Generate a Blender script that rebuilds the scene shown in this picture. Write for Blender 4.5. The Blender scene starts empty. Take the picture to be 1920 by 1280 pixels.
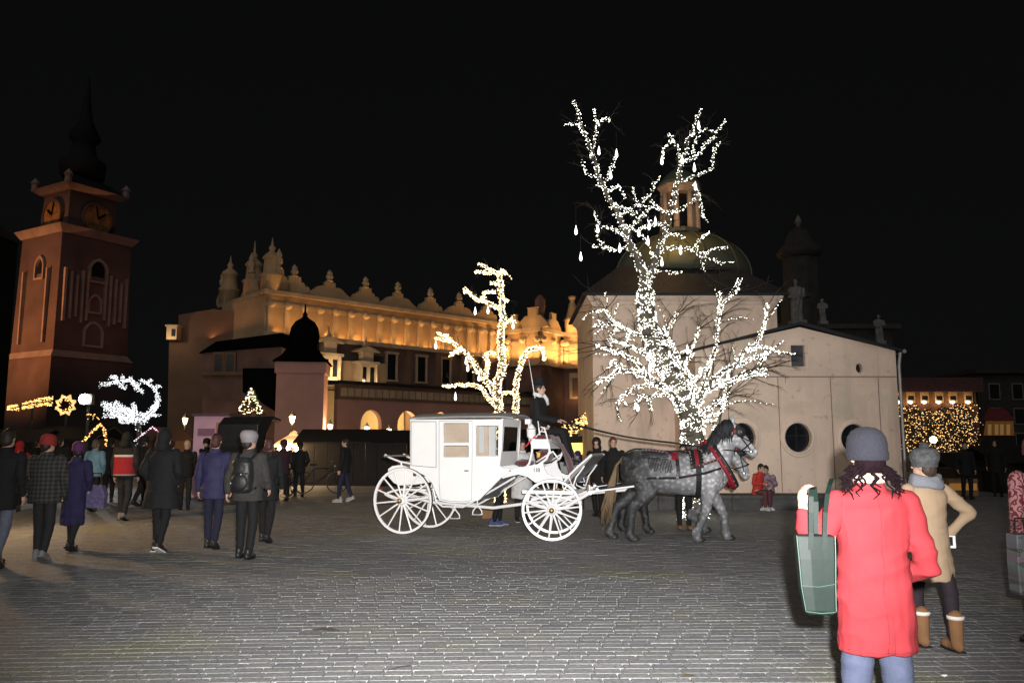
import bpy, bmesh, math, random
import numpy as np
from mathutils import Vector, Matrix, noise as mnoise
SC = bpy.context.scene
COL = SC.collection
R = math.radians
rnd = random.Random(7)

# ------------------------------------------------------------------ camera, sky, light, exposure
CAM_H, FPX, PITCH = 1.62, 1500.0, R(7.14)
cam_d = bpy.data.cameras.new('camera'); cam = bpy.data.objects.new('camera', cam_d); COL.objects.link(cam)
cam.location = (0, 0, CAM_H); cam.rotation_euler = (R(90) + PITCH, 0, 0)
cam_d.sensor_width = 36.0; cam_d.lens = 36.0 * FPX / 1920.0
cam_d.clip_start = 0.05; cam_d.clip_end = 2000
SC.camera = cam
SC.view_settings.view_transform = 'Standard'; SC.view_settings.look = 'None'
SC.view_settings.gamma = 1.0; SC.view_settings.exposure = 0.0
SC.cycles.use_denoising = True
SC.cycles.max_bounces = 5; SC.cycles.diffuse_bounces = 2; SC.cycles.glossy_bounces = 2
SC.cycles.transmission_bounces = 4; SC.cycles.transparent_max_bounces = 12
SC.cycles.caustics_reflective = False; SC.cycles.caustics_refractive = False

world = bpy.data.worlds.new('World'); SC.world = world; world.use_nodes = True
wn = world.node_tree.nodes; wl = world.node_tree.links
bg = wn['Background']
sky = wn.new('ShaderNodeTexSky'); sky.sky_type = 'NISHITA'; sky.sun_disc = False
sky.sun_elevation = R(25); sky.sun_rotation = R(180)
hs = wn.new('ShaderNodeHueSaturation'); hs.inputs['Saturation'].default_value = 0.12
sm = wn.new('ShaderNodeMix'); sm.data_type = 'RGBA'; sm.inputs[0].default_value = .75; sm.inputs[7].default_value = (4.3, 4.4, 4.5, 1)   # even haze of city light
wl.new(sky.outputs[0], hs.inputs['Color']); wl.new(hs.outputs[0], sm.inputs[6]); wl.new(sm.outputs[2], bg.inputs['Color'])
bg.inputs['Strength'].default_value = 0.00075          # clear night over a city: almost black

# the diffuse glow of the city behind the photographer, one very soft lamp
sun_d = bpy.data.lights.new('sun', 'SUN'); sun = bpy.data.objects.new('sun', sun_d); COL.objects.link(sun)
sun_d.energy = 0.40; sun_d.angle = R(70); sun_d.color = (1.0, 0.93, 0.86)
sun.rotation_euler = (R(52), 0, R(-8))                    # shines from behind the camera, downwards
# the flash on the photographer's camera: it lights the near paving, the coats, the carriage and the horses
fl_d = bpy.data.lights.new('camera_flash', 'SPOT'); flash = bpy.data.objects.new('camera_flash', fl_d); COL.objects.link(flash)
fl_d.energy = 9800; fl_d.spot_size = R(78); fl_d.spot_blend = 1.0; fl_d.shadow_soft_size = 0.03; fl_d.color = (1.0, 0.98, 0.96)
flash.location = (0.10, -0.02, CAM_H + 0.13); flash.rotation_euler = (R(90) - R(0.5), 0, R(1))

# ------------------------------------------------------------------ where a pixel of the photograph lies in the place
def ray(px, py):
    u = (px - 960) / FPX; v = (640 - py) / FPX
    return Vector((u, math.cos(PITCH) - v * math.sin(PITCH), math.sin(PITCH) + v * math.cos(PITCH)))
def at(px, py, Y):
    d = ray(px, py); t = Y / d.y
    return Vector((d.x * t, Y, CAM_H + d.z * t))
def gnd(px, py, z=0.0):
    d = ray(px, py); t = (z - CAM_H) / d.z
    return Vector((d.x * t, d.y * t, z))
def at_z(px, py, z):
    return gnd(px, py, z)

# ------------------------------------------------------------------ mesh helpers
def perp_frame(t, up=Vector((0, 0, 1))):
    t = t.normalized()
    if abs(t.dot(up)) > 0.98: up = Vector((0, 1, 0))
    a = t.cross(up).normalized(); b = a.cross(t).normalized()
    return a, b

class MB:
    def __init__(s): s.v = []; s.f = []
    def add(s, vs, fs):
        o = len(s.v); s.v.extend([tuple(x) for x in vs]); s.f.extend([tuple(i + o for i in q) for q in fs]); return s
    def merge(s, o): return s.add(o.v, o.f)
    def xform(s, M):
        s.v = [tuple(M @ Vector(p)) for p in s.v]; return s
    def box(s, c, d, rz=0.0, M=None):
        x, y, z = d[0] / 2, d[1] / 2, d[2] / 2
        vs = [Vector((i, j, k)) for k in (-z, z) for j in (-y, y) for i in (-x, x)]
        m = M if M is not None else Matrix.Rotation(rz, 4, 'Z')
        vs = [m @ p + Vector(c) for p in vs]
        return s.add(vs, [(0, 2, 3, 1), (4, 5, 7, 6), (0, 1, 5, 4), (2, 6, 7, 3), (0, 4, 6, 2), (1, 3, 7, 5)])
    def tube(s, pts, rad, n=8, cap=True, sx=1.0, up=Vector((0, 0, 1))):
        pts = [Vector(p) for p in pts]
        if not isinstance(rad, (list, tuple)): rad = [rad] * len(pts)
        rings = []
        for i, p in enumerate(pts):
            if i == 0: t = pts[1] - p
            elif i == len(pts) - 1: t = p - pts[i - 1]
            else: t = (pts[i + 1] - p).normalized() + (p - pts[i - 1]).normalized()
            if t.length < 1e-7: t = Vector((0, 0, 1))
            if i == 0: a, b = perp_frame(t, up)
            else:
                tn = t.normalized(); a = (a - tn * a.dot(tn))
                a = a.normalized() if a.length > 1e-6 else perp_frame(t, up)[0]
                b = a.cross(tn).normalized()
            rings.append([p + a * (math.cos(2 * math.pi * k / n) * rad[i] * sx) + b * (math.sin(2 * math.pi * k / n) * rad[i]) for k in range(n)])
        return s.loft(rings, cap)
    def loft(s, rings, cap=True, closed=False):
        n = len(rings[0]); vs = [p for r in rings for p in r]; fs = []
        m = len(rings)
        for i in range(m if closed else m - 1):
            j2 = (i + 1) % m
            for k in range(n):
                fs.append((i * n + k, i * n + (k + 1) % n, j2 * n + (k + 1) % n, j2 * n + k))
        if cap and not closed:
            fs.append(tuple(reversed(range(n)))); fs.append(tuple(range((m - 1) * n, m * n)))
        return s.add(vs, fs)
    def lathe(s, prof, c=(0, 0, 0), n=16, M=None, cap=True):
        m = M or Matrix.Identity(4); c = Vector(c)
        rings = [[m @ Vector((r * math.cos(2 * math.pi * k / n), r * math.sin(2 * math.pi * k / n), z)) + c for k in range(n)] for r, z in prof]
        return s.loft(rings, cap)
    def ell(s, c, r, n=14, m=9, M=None):
        rot = M or Matrix.Identity(4); c = Vector(c); rings = []
        for i in range(m + 1):
            a = -math.pi / 2 + math.pi * i / m; ca = max(math.cos(a), 0.02)
            rings.append([rot @ Vector((r[0] * ca * math.cos(2 * math.pi * k / n), r[1] * ca * math.sin(2 * math.pi * k / n), r[2] * math.sin(a))) + c for k in range(n)])
        return s.loft(rings, True)
    def cap(s, p, q, r0, r1, n=10):
        """tapered limb with rounded ends"""
        p = Vector(p); q = Vector(q); d = q - p; L = d.length or 1e-6; d = d / L
        pts = [p - d * r0 * .9, p - d * r0 * .55, p, p + (q - p) * .5, q, q + d * r1 * .55, q + d * r1 * .9]
        return s.tube(pts, [r0 * .3, r0 * .82, r0, (r0 + r1) / 2, r1, r1 * .82, r1 * .3], n)
    def poly(s, pts, ext):
        """flat outline (3-D points, convex or not) extruded by vector ext"""
        n = len(pts); ext = Vector(ext)
        return s.add([Vector(p) for p in pts] + [Vector(p) + ext for p in pts],
                     [tuple(range(n)), tuple(reversed(range(n, 2 * n)))] + [(i, i + n, (i + 1) % n + n, (i + 1) % n) for i in range(n)])
    def mesh(s, name, recalc=True):
        me = bpy.data.meshes.new(name); me.from_pydata(s.v, [], s.f); me.validate()
        if recalc:
            bm = bmesh.new(); bm.from_mesh(me); bmesh.ops.recalc_face_normals(bm, faces=bm.faces); bm.to_mesh(me); bm.free()
        me.update(); return me
    def build(s, name, mat, parent=None, smooth=False, bevel=0.0, loc=None):
        return obj(name, s.mesh(name), mat, parent, smooth, bevel, loc)

def obj(name, me, mat, parent=None, smooth=False, bevel=0.0, loc=None):
    o = bpy.data.objects.new(name, me); COL.objects.link(o)
    if mat is not None and len(me.materials) == 0: me.materials.append(mat)
    if smooth: me.polygons.foreach_set('use_smooth', [True] * len(me.polygons))
    if bevel:
        md = o.modifiers.new('bevel', 'BEVEL'); md.width = bevel; md.segments = 2; md.limit_method = 'ANGLE'
    if parent is not None: o.parent = parent
    if loc is not None: o.location = loc
    return o
def tag(o, label=None, cat=None, group=None, kind=None):
    if label: o['label'] = label
    if cat: o['category'] = cat
    if group: o['group'] = group
    if kind: o['kind'] = kind
    return o
def thing(name, label, cat, loc=(0, 0, 0), rz=0.0, group=None, scale=1.0):
    o = bpy.data.objects.new(name, None); COL.objects.link(o)
    o.location = loc; o.rotation_euler = (0, 0, rz); o.scale = (scale,) * 3; o.empty_display_size = 0.2
    return tag(o, label, cat, group)
def child_copy(o, parent, M=None):
    c = o.copy(); COL.objects.link(c); c.parent = parent
    if M is not None: c.matrix_local = M
    for g in list(o.children): child_copy(g, c)
    return c
def holed(outline, holes, ext, name='wall'):
    """flat wall with openings: outline and holes are lists of 3-D points in one plane; ext is the thickness vector"""
    bm = bmesh.new(); edges = []
    for loop in [outline] + holes:
        vs = [bm.verts.new(Vector(p)) for p in loop]
        for i in range(len(vs)): edges.append(bm.edges.new((vs[i], vs[(i + 1) % len(vs)])))
    bmesh.ops.triangle_fill(bm, use_beauty=True, use_dissolve=False, edges=edges)
    fs = list(bm.faces)
    r = bmesh.ops.extrude_face_region(bm, geom=fs, use_keep_orig=True)
    bmesh.ops.translate(bm, verts=[g for g in r['geom'] if isinstance(g, bmesh.types.BMVert)], vec=Vector(ext))
    bmesh.ops.recalc_face_normals(bm, faces=bm.faces)
    me = bpy.data.meshes.new(name); bm.to_mesh(me); bm.free(); me.update(); return me
def remesh(mb, voxel, smooth=4, name='skin', fold=None, factor=0.5):
    """one continuous surface grown over the joined volumes"""
    me = mb.mesh(name); o = bpy.data.objects.new('tmp', me); COL.objects.link(o)
    m = o.modifiers.new('r', 'REMESH'); m.mode = 'VOXEL'; m.voxel_size = voxel
    if smooth:
        k = o.modifiers.new('s', 'SMOOTH'); k.iterations = smooth; k.factor = factor
    dg = bpy.context.evaluated_depsgraph_get()
    out = bpy.data.meshes.new_from_object(o.evaluated_get(dg)); out.name = name
    bpy.data.objects.remove(o); bpy.data.meshes.remove(me)
    if fold:
        n = len(out.vertices)
        co = np.empty(n * 3); no = np.empty(n * 3)
        out.vertices.foreach_get('co', co); out.vertices.foreach_get('normal', no)
        co = co.reshape(-1, 3); no = no.reshape(-1, 3)
        d = np.array([fold(Vector(p)) for p in co])
        co += no * d[:, None]; out.vertices.foreach_set('co', co.ravel()); out.update()
    out.polygons.foreach_set('use_smooth', [True] * len(out.polygons))
    return out
def jitter(me, amp, scale, seed=0.0):
    for v in me.vertices:
        n = mnoise.noise_vector(Vector(v.co) * scale + Vector((seed, seed * 2, 0)))
        v.co += Vector(n) * amp
    me.update()

# ------------------------------------------------------------------ materials
MATS = {}
def mat(name, col, rough=0.7, metal=0.0, var=0.15, scale=6.0, bump=0.0, bscale=40.0, spec=0.35, col2=None, sheen=0.0, detail=4.0):
    if name in MATS: return MATS[name]
    m = bpy.data.materials.new(name); m.use_nodes = True; nt = m.node_tree; n = nt.nodes; l = nt.links
    p = n['Principled BSDF']; p.inputs['Roughness'].default_value = rough; p.inputs['Metallic'].default_value = metal
    p.inputs['Specular IOR Level'].default_value = spec
    if sheen: p.inputs['Sheen Weight'].default_value = sheen
    tc = n.new('ShaderNodeTexCoord'); nz = n.new('ShaderNodeTexNoise')
    nz.inputs['Scale'].default_value = scale; nz.inputs['Detail'].default_value = detail; nz.inputs['Roughness'].default_value = 0.6
    l.new(tc.outputs['Object'], nz.inputs['Vector'])
    cr = n.new('ShaderNodeValToRGB'); cr.color_ramp.elements[0].position = 0.3; cr.color_ramp.elements[1].position = 0.72
    a = col2 if col2 else tuple(c * (1 - var) for c in col); b = col if col2 else tuple(min(1, c * (1 + var)) for c in col)
    cr.color_ramp.elements[0].color = (*a, 1); cr.color_ramp.elements[1].color = (*b, 1)
    l.new(nz.outputs['Fac'], cr.inputs['Fac']); l.new(cr.outputs['Color'], p.inputs['Base Color'])
    if bump:
        n2 = n.new('ShaderNodeTexNoise'); n2.inputs['Scale'].default_value = bscale; n2.inputs['Detail'].default_value = 5
        l.new(tc.outputs['Object'], n2.inputs['Vector'])
        bp = n.new('ShaderNodeBump'); bp.inputs['Strength'].default_value = min(1, bump); bp.inputs['Distance'].default_value = 0.02
        l.new(n2.outputs['Fac'], bp.inputs['Height']); l.new(bp.outputs['Normal'], p.inputs['Normal'])
    MATS[name] = m; return m
def glow(name, col, strength):
    if name in MATS: return MATS[name]
    m = bpy.data.materials.new(name); m.use_nodes = True; n = m.node_tree.nodes; l = m.node_tree.links
    n.remove(n['Principled BSDF']); e = n.new('ShaderNodeEmission')
    e.inputs['Color'].default_value = (*col, 1); e.inputs['Strength'].default_value = strength
    l.new(e.outputs[0], n['Material Output'].inputs['Surface'])
    MATS[name] = m; return m
def glass_mat():
    if 'pane_glass' in MATS: return MATS['pane_glass']
    m = bpy.data.materials.new('pane_glass'); m.use_nodes = True; n = m.node_tree.nodes; l = m.node_tree.links
    n.remove(n['Principled BSDF']); t = n.new('ShaderNodeBsdfTransparent'); g = n.new('ShaderNodeBsdfGlossy'); g.inputs['Roughness'].default_value = 0.04
    t.inputs['Color'].default_value = (.96, .97, .97, 1)
    fr = n.new('ShaderNodeFresnel'); fr.inputs['IOR'].default_value = 1.45; mx = n.new('ShaderNodeMixShader')
    l.new(fr.outputs[0], mx.inputs[0]); l.new(t.outputs[0], mx.inputs[1]); l.new(g.outputs[0], mx.inputs[2])
    l.new(mx.outputs[0], n['Material Output'].inputs['Surface']); MATS['pane_glass'] = m; return m
def lamp(name, kind, loc, energy, col, size=0.1, rot=None, size_y=None, spot=None, target=None):
    d = bpy.data.lights.new(name, kind); o = bpy.data.objects.new(name, d); COL.objects.link(o); o.location = loc
    d.energy = energy; d.color = col
    if kind == 'AREA':
        d.shape = 'RECTANGLE'; d.size = size; d.size_y = size_y or size
    else: d.shadow_soft_size = size
    if kind == 'SPOT': d.spot_size = spot or R(100); d.spot_blend = 0.9
    if rot is not None: o.rotation_euler = rot
    if target is not None: o.rotation_euler = (Vector(target) - Vector(loc)).to_track_quat('-Z', 'Y').to_euler()
    return o
WARM = (1.0, 0.56, 0.20); WARM2 = (1.0, 0.74, 0.42); COOLW = (0.95, 1.0, 0.86)

# ================================================================== GROUND AND PAVING
M_far = mat('far_paving', (.17, .17, .172), .75, var=.3, scale=.9, bump=.25, bscale=9)
M_bed = mat('mortar_bed', (.265, .266, .266), .85, var=.35, scale=5, bump=.3, bscale=60)
def sett_mat():
    m = bpy.data.materials.new('sett_stone'); m.use_nodes = True; n = m.node_tree.nodes; l = m.node_tree.links
    p = n['Principled BSDF']; p.inputs['Roughness'].default_value = .85; p.inputs['Specular IOR Level'].default_value = .2
    geo = n.new('ShaderNodeNewGeometry'); oi = n.new('ShaderNodeObjectInfo')
    ad = n.new('ShaderNodeMath'); ad.operation = 'ADD'; l.new(geo.outputs['Random Per Island'], ad.inputs[0]); l.new(oi.outputs['Random'], ad.inputs[1])
    fr = n.new('ShaderNodeMath'); fr.operation = 'FRACT'; l.new(ad.outputs[0], fr.inputs[0])
    cr = n.new('ShaderNodeValToRGB'); e = cr.color_ramp.elements
    e[0].position = 0; e[0].color = (.165, .167, .172, 1); e[1].position = 1; e[1].color = (.245, .246, .248, 1)
    for pos, c in ((.35, (.204, .205, .209, 1)), (.6, (.198, .202, .196, 1)), (.85, (.214, .211, .210, 1))):
        q = e.new(pos); q.color = c
    l.new(fr.outputs[0], cr.inputs['Fac'])
    # moss and rust stains with their own outlines
    ns = n.new('ShaderNodeTexNoise'); ns.inputs['Scale'].default_value = .55; ns.inputs['Detail'].default_value = 5; l.new(geo.outputs['Position'], ns.inputs['Vector'])
    r2 = n.new('ShaderNodeValToRGB'); r2.color_ramp.elements[0].position = .54; r2.color_ramp.elements[1].position = .68; l.new(ns.outputs['Fac'], r2.inputs['Fac'])
    mx = n.new('ShaderNodeMix'); mx.data_type = 'RGBA'; l.new(r2.outputs[0], mx.inputs[0]); l.new(cr.outputs[0], mx.inputs[6]); mx.inputs[7].default_value = (.215, .215, .165, 1)
    n3 = n.new('ShaderNodeTexNoise'); n3.inputs['Scale'].default_value = 34; n3.inputs['Detail'].default_value = 6; l.new(geo.outputs['Position'], n3.inputs['Vector'])
    mu = n.new('ShaderNodeMix'); mu.data_type = 'RGBA'; mu.blend_type = 'MULTIPLY'; mu.inputs[0].default_value = .8
    r3 = n.new('ShaderNodeValToRGB'); r3.color_ramp.elements[0].color = (.55, .55, .55, 1); r3.color_ramp.elements[1].color = (1.3, 1.3, 1.3, 1); r3.color_ramp.elements[0].position = .3; r3.color_ramp.elements[1].position = .75
    l.new(n3.outputs['Fac'], r3.inputs['Fac']); l.new(mx.outputs[2], mu.inputs[6]); l.new(r3.outputs[0], mu.inputs[7]); l.new(mu.outputs[2], p.inputs['Base Color'])
    bp = n.new('ShaderNodeBump'); bp.inputs['Strength'].default_value = .45; bp.inputs['Distance'].default_value = .01
    l.new(n3.outputs['Fac'], bp.inputs['Height']); l.new(bp.outputs['Normal'], p.inputs['Normal'])
    return m
M_sett = sett_mat()
g = MB().add([(-500, -200, -.05), (500, -200, -.05), (500, 900, -.05), (-500, 900, -.05)], [(0, 1, 2, 3)]).build('ground', M_far)
tag(g, kind='structure')
YF = 21.0
bed = MB().add([(-26, 1.5, -.014), (26, 1.5, -.014), (26, YF, -.014), (-26, YF, -.014)], [(0, 1, 2, 3)]).build('paving', M_bed); tag(bed, kind='structure')
# the rest of the square beyond the laid setts, the pieces too small to tell apart
MB().add([(-200, YF - .02, -.009), (200, YF - .02, -.009), (200, 400, -.009), (-200, 400, -.009)], [(0, 1, 2, 3)]).build('square_surface', M_far)
tag(bpy.data.objects['square_surface'], kind='structure')
def warp(x, y):
    a = R(1.3); X = x * math.cos(a) - y * math.sin(a); Y = x * math.sin(a) + y * math.cos(a)
    return X, Y + .10 * math.sin(X * .23 + .6) + .02 * math.sin(X * .9 + Y * .4)
setts = []
r_i = 0; y = 2.4
rr = random.Random(3)
while y < 22.0:
    h = .118 + rr.uniform(-.008, .008)
    x = -20 - rr.random() * .2
    lim = .72 * y + 1.6
    while x < 20:
        w = rr.uniform(.19, .235)
        if abs(x) < lim:
            setts.append((x, y, w - rr.uniform(.008, .013), h - rr.uniform(.007, .011)))
        x += w
    y += h; r_i += 1
def sett_geo(x, y, w, h, zt, ch):
    o = []
    for (z, k) in ((-.03, 0), (zt - ch, 0), (zt, ch)):
        for (sx, sy) in ((0, 0), (1, 0), (1, 1), (0, 1)):
            X = x + (w - k if sx else k); Y = y + (h - k if sy else k); o.append((X, Y, z))
    return o
SF = [(0, 1, 5, 4), (1, 2, 6, 5), (2, 3, 7, 6), (3, 0, 4, 7), (4, 5, 9, 8), (5, 6, 10, 9), (6, 7, 11, 10), (7, 4, 8, 11), (8, 9, 10, 11)]
SF2 = SF[4:]
def near_key(s):
    X, Y = warp(s[0] + s[2] / 2, s[1]); return Y
inview = sorted([s for s in setts if 5.5 < near_key(s) < 9 and abs(warp(s[0], s[1])[0]) < .63 * near_key(s)], key=near_key)[:300]
ids = set(id(s) for s in inview)
V = []; Fc = []
for s in setts:
    if id(s) in ids: continue
    X0, Y0 = warp(s[0] + s[2] / 2, s[1] + s[3] / 2)
    zt = rr.uniform(-.002, .001); ch = rr.uniform(.002, .004) if Y0 < 10 else .0008
    if Y0 > 10: s = (s[0], s[1], s[2] + .004, s[3] + .004)
    dxs = rr.uniform(-.003, .003); dys = rr.uniform(-.003, .003)
    vs = [(*warp(p[0] + dxs * (k % 2), p[1] + dys * (k % 3)), p[2]) for k, p in enumerate(sett_geo(*s, zt, ch))]
    o = len(V); V.extend(vs); Fc.extend([tuple(i + o for i in q) for q in (SF if Y0 < 10 else SF)])
me = bpy.data.meshes.new('paving_setts'); me.from_pydata(V, [], Fc); me.update()
ps = obj('paving_setts', me, M_sett, bed); tag(ps, kind='stuff')
protos = []
for k in range(8):
    vs = sett_geo(-.5, -.5, 1, 1, 0, 0)
    ch = rr.uniform(.05, .07)
    vs = []
    for (z, kx, ky) in ((-.03, 0, 0), (-.004, 0, 0), (0, .013, .026)):
        for (sx, sy) in ((-.5, -.5), (.5, -.5), (.5, .5), (-.5, .5)):
            vs.append((sx * (1 - 2 * kx) + rr.uniform(-.012, .012), sy * (1 - 2 * ky) + rr.uniform(-.02, .02), z))
    m_ = bpy.data.meshes.new('paving_sett'); m_.from_pydata(vs, [], SF); m_.materials.append(M_sett); m_.update(); protos.append(m_)
for s in inview:
    X, Y = warp(s[0] + s[2] / 2, s[1] + s[3] / 2); X1, Y1 = warp(s[0] + s[2] / 2 + .1, s[1] + s[3] / 2)
    o = bpy.data.objects.new('paving_sett', rr.choice(protos)); COL.objects.link(o); o.parent = bed
    o.location = (X, Y, rr.uniform(-.002, .001)); o.scale = (s[2], s[3], 1); o.rotation_euler = (0, 0, math.atan2(Y1 - Y, X1 - X))

# ================================================================== THE SMALL DOMED CHURCH
def stucco():
    m = mat('church_stucco', (.70, .55, .445), .88, var=.10, scale=1.1, bump=.18, bscale=22, detail=8); n = m.node_tree.nodes; l = m.node_tree.links; p = n['Principled BSDF']
    src = p.inputs['Base Color'].links[0].from_socket; geo = n.new('ShaderNodeNewGeometry')
    cur = src
    for sc, lo, hi, tint, f in (((2.6, 2.6, .30), .50, .75, (.30, .22, .17, 1), .55), ((.8, .8, 1.3), .52, .70, (.50, .44, .34, 1), .6), ((7, 7, 6), .62, .72, (.36, .27, .21, 1), .5)):   # rain streaks, patched plaster, blotches
        mp = n.new('ShaderNodeMapping'); mp.inputs['Scale'].default_value = sc; l.new(geo.outputs['Position'], mp.inputs[0]); z = n.new('ShaderNodeTexNoise'); z.inputs['Scale'].default_value = 1; z.inputs['Detail'].default_value = 6; l.new(mp.outputs[0], z.inputs['Vector'])
        r = n.new('ShaderNodeMapRange'); r.inputs[1].default_value = lo; r.inputs[2].default_value = hi; r.inputs[4].default_value = f; l.new(z.outputs['Fac'], r.inputs[0])
        x = n.new('ShaderNodeMix'); x.data_type = 'RGBA'; l.new(r.outputs[0], x.inputs[0]); l.new(cur, x.inputs[6]); x.inputs[7].default_value = tint; cur = x.outputs[2]
    l.new(cur, p.inputs['Base Color']); return m
M_stucco = stucco()
M_trim = mat('church_trim', (.70, .56, .46), .85, var=.1, scale=2, bump=.1)
M_joint = mat('stucco_seam', (.24, .16, .13), .9, var=.2)
M_darkglass = mat('dark_glass', (.012, .013, .016), .12, var=.4, scale=5, spec=.6)
M_slate = mat('dark_roof', (.014, .014, .016), .7, var=.3, scale=3, bump=.3, bscale=30)
M_copper = mat('dome_copper', (.065, .068, .066), .6, var=.35, scale=1.0, bump=.2, bscale=10, col2=(.062, .070, .030))
M_ledge = mat('ledge_stone', (.075, .073, .072), .85, var=.3, scale=3, bump=.4, bscale=25)
CY = 20.4; CZ = .35
ch = thing('church', 'small beige stuccoed church with a gabled chapel, round windows and a lead dome', 'church', at(1400, 925, CY + 2))
off = -Vector(ch.location)
def L(p): return Vector(p) + off
def disc(cx, cz, rx, rz, Y, n=28):
    return [Vector((cx + rx * math.cos(2 * math.pi * k / n), Y, cz + rz * math.sin(2 * math.pi * k / n))) for k in range(n)]
xl = at(1306, 780, CY).x; xr = at(1686, 780, CY).x
pk = at(1499, 613, CY); er = at(1686, 657, CY); zel = er.z
circ = [at(1392, 820, CY), at(1497, 820, CY), at(1602, 822, CY)]
rw = 25 / FPX * CY
win = at(1496, 667, CY); ov = at(1611, 690, CY)
hw, hh = 13 / FPX * CY, 20 / FPX * CY
holes = [[L(p) for p in disc(c.x, c.z, rw, rw * 1.08, CY)] for c in circ]
holes.append([L((win.x + sx * hw, CY, win.z + sz * hh)) for sx, sz in ((-1, -1), (1, -1), (1, 1), (-1, 1))])
holes.append([L(p) for p in disc(ov.x, ov.z, .085, .125, CY, 18)])
outl = [L((xl, CY, CZ - .05)), L((xr, CY, CZ - .05)), L((xr, CY, zel)), L((pk.x, CY, pk.z)), L((xl, CY, zel))]
obj('gable_wall', holed(outl, holes, (0, .35, 0)), M_stucco, ch)
DEP = 4.2
w = MB(); w.box(L(((xr - .13), CY + .355 + DEP / 2, (CZ + zel) / 2)), (.25, DEP, zel - CZ)); w.build('side_wall', M_stucco, ch)
w = MB(); w.box(L(((xl + .13), CY + .355 + DEP / 2, (CZ + zel) / 2)), (.25, DEP, zel - CZ)); w.build('side_wall', M_stucco, ch)
rf = MB()
for sx, xe in ((-1, xl - .12), (1, xr + .14)):
    zz = zel - .05
    rf.poly([L((pk.x, CY - .12, pk.z + .05)), L((xe, CY - .12, zz)), L((xe, CY - .12, zz + .07)), L((pk.x, CY - .12, pk.z + .13))], (0, DEP + .6, 0))
rf.build('roof', M_slate, ch)
gt = MB().tube([L((xr + .17, CY - .14, zel - .03)), L((xr + .17, CY + DEP, zel - .03))], .05, 8); gt.build('gutter', mat('zinc', (.3, .3, .3), .5, .4), ch)
dp = MB().tube([L((xr + .10, CY - .05, zel - .06)), L((xr + .05, CY - .05, zel - .4)), L((xr + .05, CY - .05, CZ))], .04, 8); dp.build('downpipe', MATS['zinc'], ch)
for c in circ:
    t = MB(); n = 28; prof = [(1.02, 0), (1.02, -.04), (1.10, -.055), (1.17, -.04), (1.20, -.02), (1.30, -.035), (1.36, -.03), (1.38, 0)]
    rings = [[L((c.x + rw * a * math.cos(2 * math.pi * k / n), CY - .002 + d, c.z + rw * a * 1.06 * math.sin(2 * math.pi * k / n))) for k in range(n)] for a, d in prof]
    wt = obj('window_surround', t.loft(rings, False).mesh('window_surround'), M_trim, ch, True)
    p = MB().poly([L(q + Vector((0, .17, 0))) for q in disc(c.x, c.z, rw * 1.02, rw * 1.1, CY)], (0, .02, 0)); pane = p.build('window_pane', M_darkglass, ch)
    bars = MB(); bars.box(L((c.x, CY + .15, c.z)), (.02, .02, rw * 2.1)); bars.box(L((c.x, CY + .151, c.z + .05)), (rw * 2, .018, .02)); bars.build('glazing_bar', M_slate, pane)
p = MB().box(L((win.x, CY + .12, win.z)), (hw * 2.1, .02, hh * 2.1)).build('window_pane', mat('grey_shutter', (.06, .065, .075), .6, var=.2), ch)
fr = MB()
for sx in (-1, 1): fr.box(L((win.x + sx * (hw + .04), CY - .011, win.z)), (.07, .025, hh * 2 + .15))
for sz in (-1, 1): fr.box(L((win.x, CY - .014, win.z + sz * (hh + .04))), (hw * 2 + .01, .025, .07))
fr.build('window_frame', M_trim, ch)
MB().poly([L(q + Vector((0, .15, 0))) for q in disc(ov.x, ov.z, .09, .13, CY, 18)], (0, .02, 0)).build('window_pane', M_darkglass, ch)
sc_ = at(1500, 706, CY).z
MB().box(L(((xl + xr) / 2, CY - .012, sc_)), (xr - xl, .024, .022)).build('string_course', M_joint, ch)
for px in (1461, 1560, 1650, 1366):
    x = at(px, 780, CY).x
    top = zel + (pk.z - zel) * (1 - abs(x - pk.x) / (xr - pk.x)) - .12
    MB().box(L((x, CY - .007, (sc_ - .012 + CZ) / 2)), (.016, .012, sc_ - .03 - CZ)).build('wall_seam', M_joint, ch)
    MB().box(L((x, CY - .006, (sc_ + .014 + top) / 2)), (.010, .010, top - sc_ - .04)).build('wall_seam', M_trim, ch)
# nave with its pyramid roof, dome and lantern
NY = 23.2; nl = at(1112, 700, NY).x; nr = at(1457, 600, NY).x; nz = at(1280, 556, NY).z; ND = nr - nl
nc = Vector(((nl + nr) / 2, NY + ND / 2, 0))
b = MB().box(L((nc.x, nc.y, (nz - .25 + CZ) / 2)), (ND, ND, nz - .25 - CZ)); b.build('nave_wall', M_stucco, ch)
cn = MB(); 
prof = [(0, nz - .25), (.03, nz - .22), (.05, nz - .16), (.12, nz - .10), (.16, nz - .04), (.17, nz)]
rings = [[L((nc.x + sx * (ND / 2 + a), nc.y + sy * (ND / 2 + a), z)) for sx, sy in ((-1, -1), (1, -1), (1, 1), (-1, 1))] for a, z in prof]
cn.loft(rings).build('cornice', M_trim, ch)
DB = at(1278, 522, nc.y); dr = 128 / FPX * nc.y
prf = MB(); prf.loft([[L((nc.x + sx * (ND / 2 + .3 - a), nc.y + sy * (ND / 2 + .3 - a), z)) for sx, sy in ((-1, -1), (1, -1), (1, 1), (-1, 1))] for a, z in ((0, nz + .002), (0, nz + .06), (ND / 2 + .3 - dr * .8, DB.z + .02))])
prf.build('nave_roof', M_slate, ch)
dm = at(1278, 440, nc.y).z - DB.z
dc = Vector((DB.x, nc.y, 0))
n = 32; rings = []
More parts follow.
